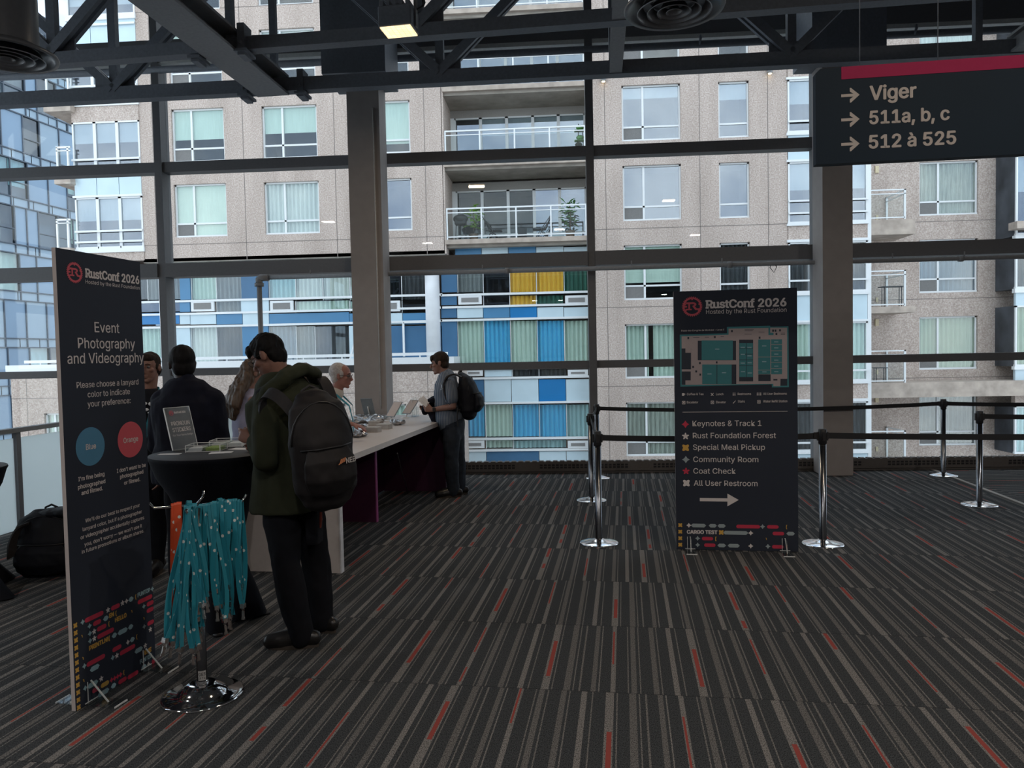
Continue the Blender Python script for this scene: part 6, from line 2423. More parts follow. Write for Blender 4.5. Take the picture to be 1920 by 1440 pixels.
def limb(F_, pts, rad, n=4):
    """tapering limb through joints"""
    P, Q = [], []
    for i in range(len(pts) - 1):
        for j in range(n):
            t = j / n
            P.append(V(pts[i]).lerp(V(pts[i + 1]), t))
            q = rad[i] + (rad[i + 1] - rad[i]) * t
            if 0 < j:
                q *= 1.0 + 0.10 * math.sin(math.pi * t * 0.9) * (1 if t < 0.6 else 0.6)
            Q.append(q)
    P.append(V(pts[-1]))
    Q.append(rad[-1])
    for i in range(len(pts) - 1):          # one tapering piece per bone, fused at the joint
        F_.loft(P[i * n:(i + 1) * n + 1], Q[i * n:(i + 1) * n + 1], None, 16)


def shoe(parent, ankle, toe_dir, label=None, k=1.0, z0=0.0):
    d = V((toe_dir[0], toe_dir[1], 0)).normalized()
    s = V((-d.y, d.x, 0))
    a = V((ankle.x, ankle.y, z0))
    F_ = Flesh()
    F_.loft([a - d * 0.075 + V((0, 0, 0.055)), a - d * 0.03 + V((0, 0, 0.06)), a + d * 0.05 + V((0, 0, 0.058)), a + d * 0.12 + V((0, 0, 0.048)), a + d * 0.185 + V((0, 0, 0.042))], [(0.040, 0.046), (0.046, 0.056), (0.050, 0.060), (0.055, 0.056), (0.046, 0.046)], s, 16)
    F_.loft([a + V((0, 0, 0.06)), a + V((0, 0, 0.15))], [(0.044, 0.048), (0.046, 0.050)], s, 16)
    sh_o = F_.fuse('shoe', M_boot, parent, 0.007, 3)
    m = MB()
    pr = []
    for k2 in range(24):
        an = 2 * math.pi * k2 / 24
        x = 0.055 + 0.155 * math.cos(an)
        y = (0.044 + 0.008 * math.cos(an)) * math.sin(an)
        pr.append((x, y))
    m.prism(pr, lambda x, y, z: a + d * x + s * y + V((0, 0, z)), (0.001, 0.026))
    m.build('sole', M_sole, sh_o, True)
    return sh_o


def person(label, base, cat='person'):
    return thing('person', label, 'person', base, 0)


def body_of(root, J, skin, k=1.0, hands=(), voxel=0.006, thin=1.0, legs=True, foot=True):
    """one continuous body; J: pel neck side(left) head face up lsh lel lwr rsh rel rwr lhip lkn lan rhip rkn ran"""
    F_ = Flesh()
    P, Rr = torso_pts(J['pel'], J['neck'], J.get('bend', V((0, 0, 0))))
    F_.loft(P, [(a * k * 0.93 * thin, b * k * 0.93 * thin) for a, b in Rr], J['side'], 22)
    Rm = rot_from(J['face'], J['up'])
    head_into(F_, J['head'], Rm, J.get('hk', 1.0), J['neck'] - V((0, 0, 0.03)))
    for q in 'lr':
        limb(F_, [J[q + 'sh'], J[q + 'el'], J[q + 'wr']], [0.050 * k, 0.037 * k, 0.024 * k])
        if legs:
            limb(F_, [J[q + 'hip'], J[q + 'kn'], J[q + 'an']], [0.082 * k, 0.052 * k, 0.036 * k])
            if foot:
                td = J.get(q + 'toe', J['fwd'])
                an = J[q + 'an']
                F_.loft([an + V((0, 0, -0.02)), V((an.x, an.y, 0.05)) + td * 0.06, V((an.x, an.y, 0.04)) + td * 0.14], [0.03, 0.03, 0.022], None, 10)
    for (w, d, n, a, c) in hands:
        hand_into(F_, w, d, n, a, c)
    o = F_.fuse('body', skin, root, voxel, 2)
    eyes(o, J['head'], Rm, J.get('hk', 1.0))
    return o, Rm


def hp(J, Rm, x, y, z):
    return J['head'] + Rm @ (V((x, y, z)) * J.get('hk', 1.0))


def short_hair(root, J, Rm, m, fringe=0.0, seed=1.0, nape=True, wr=0.006, recede=0.0):
    F_ = Flesh()
    k = J.get('hk', 1.0)
    F_.ell(hp(J, Rm, -0.020 - recede * 0.4, 0, 0.042), (0.098 * k, 0.083 * k, 0.092 * k), Rm)
    if nape:
        F_.ell(hp(J, Rm, -0.052, 0, -0.020), (0.056 * k, 0.072 * k, 0.070 * k), Rm)
    for s in (-1, 1):
        F_.ell(hp(J, Rm, 0.012, 0.070 * s, 0.022), (0.026 * k, 0.012 * k, 0.036 * k), Rm)
    if fringe:
        F_.ell(hp(J, Rm, 0.062, 0, 0.072), (0.036 * k, 0.060 * k, 0.034 * k), Rm)
        F_.ell(hp(J, Rm, 0.078, 0, 0.052), (0.020 * k, 0.052 * k, 0.026 * k), Rm)
    return F_.fuse('hair', m, root, 0.006, 2, wr, 26, seed, stretch=(1, 1, 0.5))


def tops(root, J, m, name='shirt', k=1.12, add=0.012, sleeve=1.0, hem=-0.12, wr=0.006, voxel=0.008, cuff=None, seed=0.3, arm=(0.068, 0.056, 0.043), belly=0.0, collar=0.0, hemw=1.0):
    F_ = Flesh()
    P, Rr = torso_pts(J['pel'], J['neck'], J.get('bend', V((0, 0, 0))))
    u = (J['neck'] - J['pel']).normalized()
    P, Rr = P[1:-1], Rr[1:-1]
    P = [J['pel'] + u * hem] + P
    Rr = [(Rr[0][0] * hemw, Rr[0][1] * hemw)] + Rr
    RR = []
    for i, (a, b) in enumerate(Rr):
        bl = belly * math.exp(-((i - 2.2) / 1.4) ** 2)
        RR.append((a * k + add + bl * 0.4, b * k + add + bl))
    F_.loft(P, RR, J['side'], 26, True, (False, True))
    # shoulders
    F_.loft([J['lsh'], J['lsh'].lerp(J['rsh'], 0.5) + u * 0.035, J['rsh']], [arm[0] * 1.05, arm[0] * 1.1, arm[0] * 1.05], None, 14)
    for q in 'lr':
        if sleeve >= 0.95:
            limb(F_, [J[q + 'sh'], J[q + 'el'], J[q + 'wr']], list(arm))
        elif sleeve > 0:
            e = J[q + 'sh'].lerp(J[q + 'el'], sleeve)
            limb(F_, [J[q + 'sh'], e], [arm[0], arm[1] * 1.12])
    if collar:
        nk = J['neck']
        Rm = rot_from(J['face'], J['up'])
        F_.loft([nk - u * 0.05, nk + u * 0.005, nk + u * collar], [(0.105, 0.10), (0.085, 0.085), (0.078, 0.082)], J['side'], 20)
    return F_.fuse(name, m, root, voxel, 4, wr, 8, seed, stretch=(1, 1, 0.7))


def trousers(root, J, m, k=1.15, voxel=0.009, wr=0.006, seed=2.0, rad=(0.098, 0.074, 0.060), zcut=0.05):
    F_ = Flesh()
    P, Rr = torso_pts(J['pel'], J['neck'])
    F_.loft(P[0:3], [(a * k, b * k) for a, b in Rr[0:3]], J['side'], 24)
    for q in 'lr':
        an = J[q + 'an']
        limb(F_, [J[q + 'hip'], J[q + 'kn'], V((an.x, an.y, zcut + 0.02))], list(rad), 5)
    return F_.fuse('trousers', m, root, voxel, 4, wr, 9, seed, stretch=(1, 1, 0.8))


def neck_lanyard(root, J, m, drop=0.42, w_=0.009, xo=0.0):
    """ribbon round the neck falling over the chest"""
    Rm = rot_from(J['fwd'], V((0, 0, 1)))
    n = J['neck']
    P = lambda x, y, z: n + Rm @ V((x, y, z))
    out = []
    for s in (-1, 1):
        pts = [P(-0.05, 0.03 * s, 0.035), P(-0.01, 0.085 * s, 0.03), P(0.06, 0.088 * s, -0.03), P(0.125 + xo, 0.068 * s, -0.12), P(0.145 + xo, 0.035 * s, -0.25), P(0.145 + xo, 0.006 * s, -drop)]
        q = []
        for i in range(len(pts) - 1):
            for j in range(4):
                q.append(pts[i].lerp(pts[i + 1], j / 4))
        q.append(pts[-1])
        ws = []
        for i in range(len(q)):
            t = (q[min(i + 1, len(q) - 1)] - q[max(i - 1, 0)]).normalized()
            o = (q[i] - (n + V((0, 0, q[i].z - n.z)))).normalized()
            ws.append(t.cross(o).normalized() * w_)
        MB().ribbon(q, ws, 0.002).build('lanyard_strap', m, root, True)


def glasses(root, J, Rm, m=None):
    g = MB()
    m = m or M_black
    for s in (-1, 1):
        c = hp(J, Rm, 0.098, 0.034 * s, 0.004)
        pts = [c + Rm @ V((0, 0.024 * math.cos(a), 0.018 * math.sin(a))) for a in [2 * math.pi * k / 16 for k in range(16)]]
        g.tube(pts, 0.0018, 6, closed=True)
        g.tube([hp(J, Rm, 0.098, 0.058 * s, 0.010), hp(J, Rm, 0.04, 0.082 * s, 0.012), hp(J, Rm, -0.02, 0.086 * s, 0.006)], 0.0018, 6)
    g.tube([hp(J, Rm, 0.098, -0.011, 0.008), hp(J, Rm, 0.100, 0.011, 0.008)], 0.0018, 6)
    o = g.build('glasses', m, root, True)
    l = MB()
    for s in (-1, 1):
        c = hp(J, Rm, 0.098, 0.034 * s, 0.004)
        l.face([c + Rm @ V((0, 0.023 * math.cos(a), 0.017 * math.sin(a))) for a in [2 * math.pi * k / 16 for k in range(16)]])
    l.build('lens', glass('spectacle_lens', (0.95, 0.97, 0.97), 0.12), o, True, recalc=False)
    return o


def W(px, py, Y):
    return at(px, py, Y)


# ---- the man in the green jacket
Y0 = 4.40
fw = V((-0.50, 0.87, 0)).normalized()
lf = V((-fw.y, fw.x, 0))
J = dict(fwd=fw, side=lf, pel=W(548, 905, Y0), neck=W(530, 722, Y0 + 0.02), head=W(502, 668, 4.40), face=V((-0.86, 0.10, -0.50)), up=V((-0.45, 0.05, 0.9)), hk=1.05)
J['bend'] = lf * 0 - fw * 0.03
J['lsh'] = W(506, 754, 4.27)
J['rsh'] = W(594, 748, 4.52)
J['lel'] = W(498, 862, 4.18)
J['lwr'] = W(474, 826, 4.26)
J['rel'] = W(590, 860, 4.70)
J['rwr'] = W(500, 835, 4.78)
J['lhip'] = W(526, 930, 4.35)
J['lkn'] = W(536, 1062, 4.26)
J['lan'] = W(566, 1188, 4.30)
J['rhip'] = W(570, 930, 4.46)
J['rkn'] = W(592, 1052, 4.54)
J['ran'] = W(604, 1168, 4.55)
J['ltoe'] = V((-0.98, -0.1, 0))
J['rtoe'] = V((-0.95, 0.25, 0))
g1 = person('man in an olive green jacket with a black backpack, looking down at the cocktail table', (J['lan'].x, J['lan'].y, 0))
b, Rm = body_of(g1, J, M_skin, 1.0, [(J['lwr'], V((-0.85, 0.2, 0.35)), V((0.2, 0.8, -0.3)), V((0.15, -0.2, -1)), 0.75), (J['rwr'], V((-0.9, -0.2, 0)), V((0, -1, 0)), V((0, 0, -1)), 0.7)])
short_hair(g1, J, Rm, M_hairk, 1.0, 1.0, True, 0.010)
trousers(g1, J, M_trou, 1.12, rad=(0.105, 0.086, 0.070), wr=0.010)
for q in 'lr':
    shoe(g1, J[q + 'an'], J[q + 'toe'])
glasses(g1, J, Rm)
jk = Flesh()
P_, R_ = torso_pts(J['pel'], J['neck'], J['bend'])
u = (J['neck'] - J['pel']).normalized()
jk.loft([J['pel'] - u * 0.135 + fw * 0.02, J['pel'] - u * 0.02] + P_[2:-1], [(0.262, 0.215), (0.245, 0.195)] + [(a * 1.24 + 0.026, b * 1.24 + 0.034) for a, b in R_[2:-1]], J['side'], 28, True, (False, True))
jk.loft([J['lsh'], J['lsh'].lerp(J['rsh'], 0.5) + u * 0.05, J['rsh']], [0.082, 0.10, 0.082], None, 16)
limb(jk, [J['lsh'], J['lel'], J['lwr'] + V((0.02, -0.005, -0.012))], [0.088, 0.076, 0.050])
limb(jk, [J['rsh'], J['rel'], J['rwr']], [0.088, 0.078, 0.054])
jo = jk.fuse('jacket', M_olive, g1, 0.009, 4, 0.014, 6.5, 4.2, stretch=(1, 1, 0.55))
# hood rolled round the neck, darker lining at its front edge
hd = Flesh()
nk = J['neck']
hp_ = [W(488, 756, 4.22), W(502, 735, 4.24), W(535, 708, 4.26), W(565, 692, 4.36), W(588, 700, 4.50), W(592, 722, 4.62)]
hd.loft(hp_, [(0.032, 0.045), (0.045, 0.062), (0.048, 0.066), (0.042, 0.060), (0.040, 0.055), (0.03, 0.04)], V((0, 0, 1)), 16)
hd.loft([nk - u * 0.06, nk + V((0.02, 0, 0.01)), nk + V((0.03, 0, 0.035))], [(0.12, 0.12), (0.105, 0.105), (0.09, 0.09)], J['side'], 20)
hd.fuse('hood', M_olive, g1, 0.008, 3, 0.008, 12, 1.1)
hl = Flesh()
hl.loft([W(482, 752, 4.22), W(484, 738, 4.25), W(506, 722, 4.27), W(540, 697, 4.32), W(566, 687, 4.42)], [0.018, 0.022, 0.022, 0.018, 0.012], None, 12)
hl.fuse('hood_lining', M_oliveD, g1, 0.007, 2, 0.004, 14, 2.2)
# hem band and side pocket
tb_ = MB()
pk = W(588, 985, 4.40)
tb_.box((pk.x - 0.02, pk.y - 0.10, pk.z - 0.10), (pk.x + 0.055, pk.y + 0.02, pk.z + 0.10), 0.012)
tb_.build('cargo_pocket', M_trou, g1, True)
tb_ = MB().ribbon([W(600, 955, 4.36), W(601, 975, 4.35), W(599, 990, 4.35)], V((0.010, 0.0, 0)), 0.004)
tb_.build('key_tag', mat('red_tag', (0.25, 0.05, 0.03), 0.6), g1, True)


# backpack
def backpack(label, c, out, m, hgt=0.50, wid=0.33, dep=0.24, rz_up=V((0, 0, 1)), straps=(), name='backpack', drawn=None):
    """c: centre of the panel against the back; out: direction away from the back"""
    out = V(out).normalized()
    up = V(rz_up).normalized()
    sd = up.cross(out).normalized()
    up = out.cross(sd).normalized()
    t = thing(name, label, 'backpack', c - up * hgt / 2)
    P = lambda a, o, h: c + sd * a + out * o + up * h
    F_ = Flesh()
    zs = [(-0.50, 0.80, 0.72, 0.50), (-0.42, 0.96, 0.95, 0.5), (-0.2, 1.0, 1.0, 0.5), (0.05, 1.0, 0.96, 0.48), (0.25, 0.96, 0.82, 0.42), (0.40, 0.86, 0.60, 0.33), (0.49, 0.58, 0.34, 0.2)]
    F_.loft([P(0, dep * q, h * hgt) for h, a, b, q in zs], [(wid / 2 * a, dep / 2 * b) for h, a, b, q in zs], sd, 28)
    F_.box(P(0, dep * 0.40, -0.08 * hgt), (wid * 0.44, dep * 0.38, hgt * 0.33), Matrix((sd, out, up)).transposed())
    b_o = F_.fuse('main_body', m, t, 0.008, 5, 0.011, 7, hgt * 9, stretch=(1, 1, 0.8))
    F_ = Flesh()
    F_.loft([P(0, dep * 0.92, -0.40 * hgt), P(0, dep * 1.0, -0.28 * hgt), P(0, dep * 0.98, -0.10 * hgt), P(0, dep * 0.90, 0.0)], [(wid * 0.36, 0.035), (wid * 0.42, 0.055), (wid * 0.41, 0.05), (wid * 0.34, 0.03)], sd, 20)
    F_.fuse('front_pocket', m, t, 0.008, 4, 0.008, 9, 2)
    z_ = MB()
    z_.tube([P(-wid * 0.40, dep * 0.80, 0.02 * hgt), P(-wid * 0.2, dep * 1.05, 0.03 * hgt), P(wid * 0.2, dep * 1.05, 0.03 * hgt), P(wid * 0.40, dep * 0.80, 0.02 * hgt)], 0.005, 6)
    arc = [P(wid * 0.5 * math.cos(a) * 0.98, dep * 0.60, hgt * (0.06 + 0.40 * math.sin(a))) for a in [math.pi * k / 12 for k in range(13)]]
    z_.tube(arc, 0.005, 6)
    z_.build('zip', M_black, t, True)
    h_ = MB().tube([P(-0.05, 0.02, hgt * 0.47), P(-0.045, 0.015, hgt * 0.56), P(0, 0.01, hgt * 0.60), P(0.045, 0.015, hgt * 0.56), P(0.05, 0.02, hgt * 0.47)], 0.009, 8)
    h_.build('grab_handle', M_strap, t, True)
    for pts, wv in straps:
        MB().ribbon(pts, wv, 0.016).build('shoulder_strap', M_strap, t, True)
    return t, P


def smooth_path(pts, n=5):
    """Catmull-Rom through pts"""
    pts = [V(p) for p in pts]
    out = []
    for i in range(len(pts) - 1):
        p0, p1, p2, p3 = pts[max(i - 1, 0)], pts[i], pts[i + 1], pts[min(i + 2, len(pts) - 1)]
        for j in range(n):
            t = j / n
            out.append(0.5 * ((2 * p1) + (p2 - p0) * t + (2 * p0 - 5 * p1 + 4 * p2 - p3) * t * t + (3 * p1 - p0 - 3 * p2 + p3) * t ** 3))
    out.append(pts[-1])
    return out


bo = V((0.60, -0.80, -0.06)).normalized()
bc = W(590, 832, 4.20)
s1 = smooth_path([W(568, 800, 4.10), W(545, 768, 4.10), W(520, 743, 4.12), W(500, 738, 4.15), W(492, 760, 4.17), W(496, 820, 4.2)])
s2 = smooth_path([W(622, 748, 4.40), W(612, 722, 4.46), W(600, 708, 4.52), W(590, 712, 4.6)])
bp1, BP = backpack('large black backpack worn by the man in the green jacket', bc, bo, M_nylon, 0.565, 0.36, 0.25, V((-0.10, -0.02, 1)), [(s1, V((0.018, 0.012, 0.026))), (s2, V((0.030, 0.015, 0.0)))])
# lettering low on the front pocket
ltx = _text_mesh('NEB', 0.015)
pl_up = V((-0.10, -0.02, 1)).normalized()
pl_sd = pl_up.cross(bo).normalized()
lo_ = BP(0.065, 0.25 * 1.0 + 0.060, -0.075)
nx = pl_sd * 0.9 - bo * 0.25
nx.normalize()
for v in ltx.vertices:
    v.co = lo_ + nx * (v.co.x * 0.048) + pl_up * (v.co.y * 0.055) + bo * v.co.z
ltx.materials.append(mat('pale_print_on_bag', (0.5, 0.47, 0.46), 0.6))
link_mesh('lettering', ltx, bp1, True)
mk = MB()
for k in range(3):
    o0 = lo_ - nx * 0.046 + nx * 0.012 * k
    mk.ribbon([o0 + pl_up * (0.002 + 0.004 * k), o0 + nx * 0.012 + pl_up * 0.012, o0 + nx * 0.022 + pl_up * (0.03 + 0.002 * k)], bo.cross(pl_up) * 0.004, 0.002)
mk.build('emblem', mat('orange_print_on_bag', (0.45, 0.16, 0.06), 0.6), bp1, True)
MB().ell(BP(-0.13, 0.24 * 0.72, 0.02), (0.016, 0.010, 0.011)).build('zip_pull', mat('zip_pull_brown', (0.14, 0.09, 0.07), 0.6), bp1, True)

# ---- the man in navy with his back turned
Y1 = 5.35
fw = V((-0.15, 0.99, 0)).normalized()
lf = V((-fw.y, fw.x, 0))
J = dict(fwd=fw, side=lf, pel=W(352, 880, Y1), neck=W(350, 728, Y1), head=W(341, 684, Y1 + 0.03), face=V((-0.62, 0.78, -0.08)), up=V((0, 0, 1)), hk=1.12)
J['lsh'] = W(309, 752, Y1 + 0.02)
J['rsh'] = W(398, 752, Y1 + 0.03)
J['lel'] = W(297, 835, Y1 + 0.06)
J['lwr'] = W(315, 845, Y1 + 0.28)
J['rel'] = W(411, 838, Y1 + 0.06)
J['rwr'] = W(392, 850, Y1 + 0.28)
for q, x in (('l', 334), ('r', 372)):
    J[q + 'hip'] = W(x, 890, Y1)
    J[q + 'kn'] = W(x, 1000, Y1 + 0.02)
    p = W(x, 1090, Y1)
    J[q + 'an'] = V((p.x, p.y, 0.09))
    J[q + 'toe'] = fw
g2 = person('man in a navy top with short black hair, seen from behind at the cocktail table', (J['lan'].x, J['lan'].y, 0))
b, Rm = body_of(g2, J, M_skind, 1.05, [(J['lwr'], fw, V((0.3, 0, -1)), lf * -1, 0.6), (J['rwr'], fw, V((-0.3, 0, -1)), lf, 0.6)], 0.008)
short_hair(g2, J, Rm, M_hairk, 0, 5.0, True, 0.004)
tops(g2, J, M_navy, 'shirt', 1.30, 0.03, 1.0, -0.10, 0.012, 0.010, seed=3.0, arm=(0.092, 0.080, 0.058), belly=0.03, collar=0.045)
trousers(g2, J, M_trou, 1.2, 0.011)
for q in 'lr':
    shoe(g2, J[q + 'an'], J[q + 'toe'])

# ---- the woman in a black tee, half hidden by the sign
Y2 = 5.85
fw = V((0.18, -0.98, 0)).normalized()
lf = V((-fw.y, fw.x, 0))
J = dict(fwd=fw, side=lf, pel=W(277, 885, Y2), neck=W(278, 735, Y2), head=W(279.5, 689, Y2 - 0.02), face=V((0.06, -0.99, -0.05)), up=V((0, 0, 1)), hk=1.0)
J['lsh'] = W(314, 752, Y2)
J['rsh'] = W(242, 752, Y2)
J['lel'] = W(322, 830, Y2)
J['lwr'] = W(310, 885, Y2 - 0.15)
J['rel'] = W(234, 830, Y2)
J['rwr'] = W(246, 885, Y2 - 0.15)
for q, x in (('l', 296), ('r', 260)):
    J[q + 'hip'] = W(x, 895, Y2)
    J[q + 'kn'] = W(x, 985, Y2)
    p = W(x, 1060, Y2)
    J[q + 'an'] = V((p.x, p.y, 0.09))
    J[q + 'toe'] = fw
g3 = person('woman with dark tied-back hair in a black printed tee, half hidden behind the left sign', (J['lan'].x, J['lan'].y, 0))
b, Rm = body_of(g3, J, M_skin, 0.88, [(J['lwr'], V((-0.2, -0.4, -0.9)), V((-1, 0, 0)), V((0, 1, 0)), 0.4), (J['rwr'], V((0.2, -0.4, -0.9)), V((1, 0, 0)), V((0, 1, 0)), 0.4)], 0.005)
F_ = Flesh()
F_.ell(hp(J, Rm, -0.022, 0, 0.040), (0.094, 0.081, 0.088), Rm)
F_.ell(hp(J, Rm, -0.050, 0, -0.02), (0.055, 0.072, 0.07), Rm)
F_.ell(hp(J, Rm, 0.028, 0, 0.078), (0.062, 0.068, 0.040), Rm)
F_.ell(hp(J, Rm, 0.0, 0, 0.02), (0.05, 0.082, 0.06), Rm)
F_.ell(hp(J, Rm, -0.12, 0, -0.02), (0.05, 0.04, 0.05), Rm)
F_.fuse('hair', M_hairb, g3, 0.005, 2, 0.003, 30, 1)
tops(g3, J, M_tee, 'tee_shirt', 0.96, 0.014, 0.55, -0.12, 0.006, 0.008, seed=7.0, arm=(0.055, 0.05, 0.04))
trousers(g3, J, M_trou, 1.0, 0.011, rad=(0.088, 0.065, 0.05))
for q in 'lr':
    shoe(g3, J[q + 'an'], J[q + 'toe'])
neck_lanyard(g3, J, M_teal, 0.42, 0.010, 0.0)
pr = MB()
Rf = rot_from(fw, V((0, 0, 1)))
prp = J['neck'] + Rf @ V((0.139, 0.03, -0.105))
for (a, b_, r1, r2) in ((-0.02, 0.02, 0.028, 0.014), (0.03, 0.015, 0.014, 0.014), (0.0, -0.03, 0.018, 0.012), (-0.03, -0.05, 0.014, 0.006), (0.02, -0.055, 0.014, 0.006)):
    pr.ell(prp + Rf @ V((0.0, a, b_)), (0.005, r1, r2), Rf, 14, 8)
pr.build('chest_print', M_paper, g3, True)

# ---- the long-haired woman behind the counter
Y3 = 6.55
fw = V((0.55, 0.83, 0)).normalized()
lf = V((-fw.y, fw.x, 0))
J = dict(fwd=fw, side=lf, pel=W(461, 850, Y3), neck=W(464, 735, Y3), head=W(474, 700, Y3 + 0.03), face=V((0.6, 0.75, -0.25)), up=V((0, 0, 1)), hk=0.98)
J['lsh'] = W(446, 750, Y3 + 0.12)
J['rsh'] = W(474, 752, Y3 - 0.13)
J['lel'] = W(446, 805, Y3 + 0.2)
J['lwr'] = W(475, 815, Y3 + 0.4)
J['rel'] = W(469, 806, Y3 - 0.15)
J['rwr'] = W(505, 815, Y3 + 0.1)
for q, dx, dy in (('l', -8, 0.06), ('r', 8, -0.06)):
    J[q + 'hip'] = W(461 + dx, 860, Y3 + dy)
    J[q + 'kn'] = W(461 + dx, 940, Y3 + dy)
    p = W(461 + dx, 1010, Y3 + dy)
    J[q + 'an'] = V((p.x, p.y, 0.09))
    J[q + 'toe'] = fw
g4 = person('woman with long light brown hair and a sleeveless lavender top, seen from behind', (J['lan'].x, J['lan'].y, 0))
b, Rm = body_of(g4, J, M_skin, 0.88, [(J['lwr'], fw, V((0, 0, -1)), lf * -1, 0.4), (J['rwr'], fw, V((0, 0, -1)), lf, 0.4)], 0.007)
F_ = Flesh()
F_.ell(hp(J, Rm, -0.022, 0, 0.035), (0.102, 0.088, 0.095), Rm)
F_.ell(hp(J, Rm, -0.06, 0, -0.06), (0.07, 0.085, 0.10), Rm)
bk = J['neck'] - fw * 0.10
F_.loft([hp(J, Rm, -0.06, 0, -0.03), bk + V((0, 0, 0.02)), bk + V((0.0, 0, -0.10)) - fw * 0.04 + lf * 0.02, bk + V((0, 0, -0.22)) - fw * 0.03 + lf * 0.05], [(0.085, 0.06), (0.105, 0.055), (0.11, 0.05), (0.06, 0.02)], lf, 20)
F_.fuse('hair', M_hairl, g4, 0.007, 2, 0.014, 20, 1, stretch=(1.6, 1.6, 0.3))
tops(g4, J, M_lav, 'sleeveless_top', 0.92, 0.012, 0.0, -0.12, 0.008, 0.009, seed=8.0, arm=(0.040, 0.04, 0.03))
trousers(g4, J, M_jean, 1.0, 0.012, rad=(0.088, 0.065, 0.05))
for q in 'lr':
    shoe(g4, J[q + 'an'], J[q + 'toe'])

# ---- someone almost hidden by the green jacket
Y4 = 8.3
fw = V((0.3, 0.95, 0)).normalized()
lf = V((-fw.y, fw.x, 0))
J = dict(fwd=fw, side=lf, pel=W(562, 825, Y4), neck=W(567, 730, Y4), head=W(573, 702, Y4), face=V((0.2, 0.97, -0.1)), up=V((0, 0, 1)), hk=1.0)
J['lsh'] = W(541, 744, Y4 + 0.05)
J['rsh'] = W(590, 744, Y4 - 0.05)
J['lel'] = W(541, 795, Y4 + 0.1)
J['lwr'] = W(550, 812, Y4 + 0.3)
J['rel'] = W(590, 795, Y4)
J['rwr'] = W(587, 812, Y4 + 0.2)
for q, dx in (('l', -14), ('r', 13)):
    J[q + 'hip'] = W(562 + dx, 832, Y4)
    J[q + 'kn'] = W(562 + dx, 888, Y4)
    p = W(562 + dx, 942, Y4)
    J[q + 'an'] = V((p.x, p.y, 0.09))
    J[q + 'toe'] = fw
g7 = person('person with greying brown hair, almost hidden behind the green hood', (J['lan'].x, J['lan'].y, 0))
b, Rm = body_of(g7, J, M_skin, 0.9, [(J['lwr'], fw, V((0, 0, -1)), lf * -1, 0.4), (J['rwr'], fw, V((0, 0, -1)), lf, 0.4)], 0.009)
short_hair(g7, J, Rm, M_hairl, 0, 2.0, True, 0.01)
tops(g7, J, M_tee, 'shirt', 1.0, 0.015, 0.5, -0.12, 0.006, 0.012, seed=2.0, arm=(0.06, 0.05, 0.04))
trousers(g7, J, M_trou, 1.0, 0.013)
for q in 'lr':
    shoe(g7, J[q + 'an'], J[q + 'toe'])

# ---- the white-haired man leaning over the counter
Y5 = 7.25
fw = V((0.99, 0.05, 0)).normalized()
lf = V((-fw.y, fw.x, 0))
J = dict(fwd=fw, side=lf, pel=W(540, 845, Y5), neck=W(628, 738, Y5), head=W(641, 705, Y5), face=V((0.99, 0.0, -0.10)), up=V((0.05, 0, 1)), hk=0.98)
J['bend'] = V((-0.04, 0, 0.03))
J['lsh'] = W(614, 752, Y5 + 0.19)
J['rsh'] = W(615, 754, Y5 - 0.19)
J['lel'] = W(628, 800, Y5 + 0.25)
J['lwr'] = W(662, 795, Y5 + 0.2)
J['rel'] = W(624, 800, Y5 - 0.26)
J['rwr'] = W(660, 795, Y5 - 0.2)
for q, dy in (('l', 0.1), ('r', -0.1)):
    J[q + 'hip'] = W(536, 850, Y5 + dy)
    J[q + 'kn'] = W(533, 915, Y5 + dy)
    p = W(530, 980, Y5 + dy)
    J[q + 'an'] = V((p.x, p.y, 0.09))
    J[q + 'toe'] = fw
g5 = person('white-haired man with glasses and a teal lanyard, leaning over the counter', (J['lan'].x, J['lan'].y, 0))
b, Rm = body_of(g5, J, M_skin2, 0.95, [(J['lwr'], V((0.95, 0, -0.3)), V((0, -0.4, -1)), V((0, -1, 0.0)), 0.4), (J['rwr'], V((0.95, 0, -0.3)), V((0, 0.4, -1)), V((0, 1, 0)), 0.4)], 0.0055)
short_hair(g5, J, Rm, M_hairw, 0, 3.0, True, 0.003, recede=0.05)
F_ = None
glasses(g5, J, Rm)
tops(g5, J, M_cream, 'shirt', 1.08, 0.02, 0.6, -0.12, 0.008, 0.009, seed=11, arm=(0.072, 0.062, 0.045), collar=0.01)
trousers(g5, J, M_trou, 1.1, 0.012)
for q in 'lr':
    shoe(g5, J[q + 'an'], J[q + 'toe'])
neck_lanyard(g5, J, M_teal, 0.38, 0.010, 0.03)

# ---- the man in the striped shirt at the far end of the counter
Y6 = 9.05
fw = V((-0.99, 0.08, 0)).normalized()
lf = V((-fw.y, fw.x, 0))
J = dict(fwd=fw, side=lf, pel=W(848, 795, Y6), neck=W(839, 706, Y6), head=W(824, 681, Y6), face=V((-0.98, 0.0, -0.14)), up=V((-0.06, 0, 1)), hk=1.08)
J['bend'] = V((-0.03, 0, 0))
J['lsh'] = W(843, 722, Y6 - 0.19)
J['rsh'] = W(842, 722, Y6 + 0.19)
J['lel'] = W(850, 762, Y6 - 0.24)
J['lwr'] = W(812, 768, Y6 - 0.16)
J['rel'] = W(848, 764, Y6 + 0.24)
J['rwr'] = W(808, 768, Y6 + 0.06)
J['lhip'] = W(847, 802, Y6 - 0.10)
J['lkn'] = W(846, 860, Y6 - 0.12)
J['lan'] = W(850, 916, Y6 - 0.08)
J['rhip'] = W(852, 802, Y6 + 0.10)
J['rkn'] = W(860, 860, Y6 + 0.10)
J['ran'] = W(862, 914, Y6 + 0.10)
J['lan'].z = J['ran'].z = 0.09
for q in 'lr':
    J[q + 'toe'] = V((-0.97, -0.2, 0))
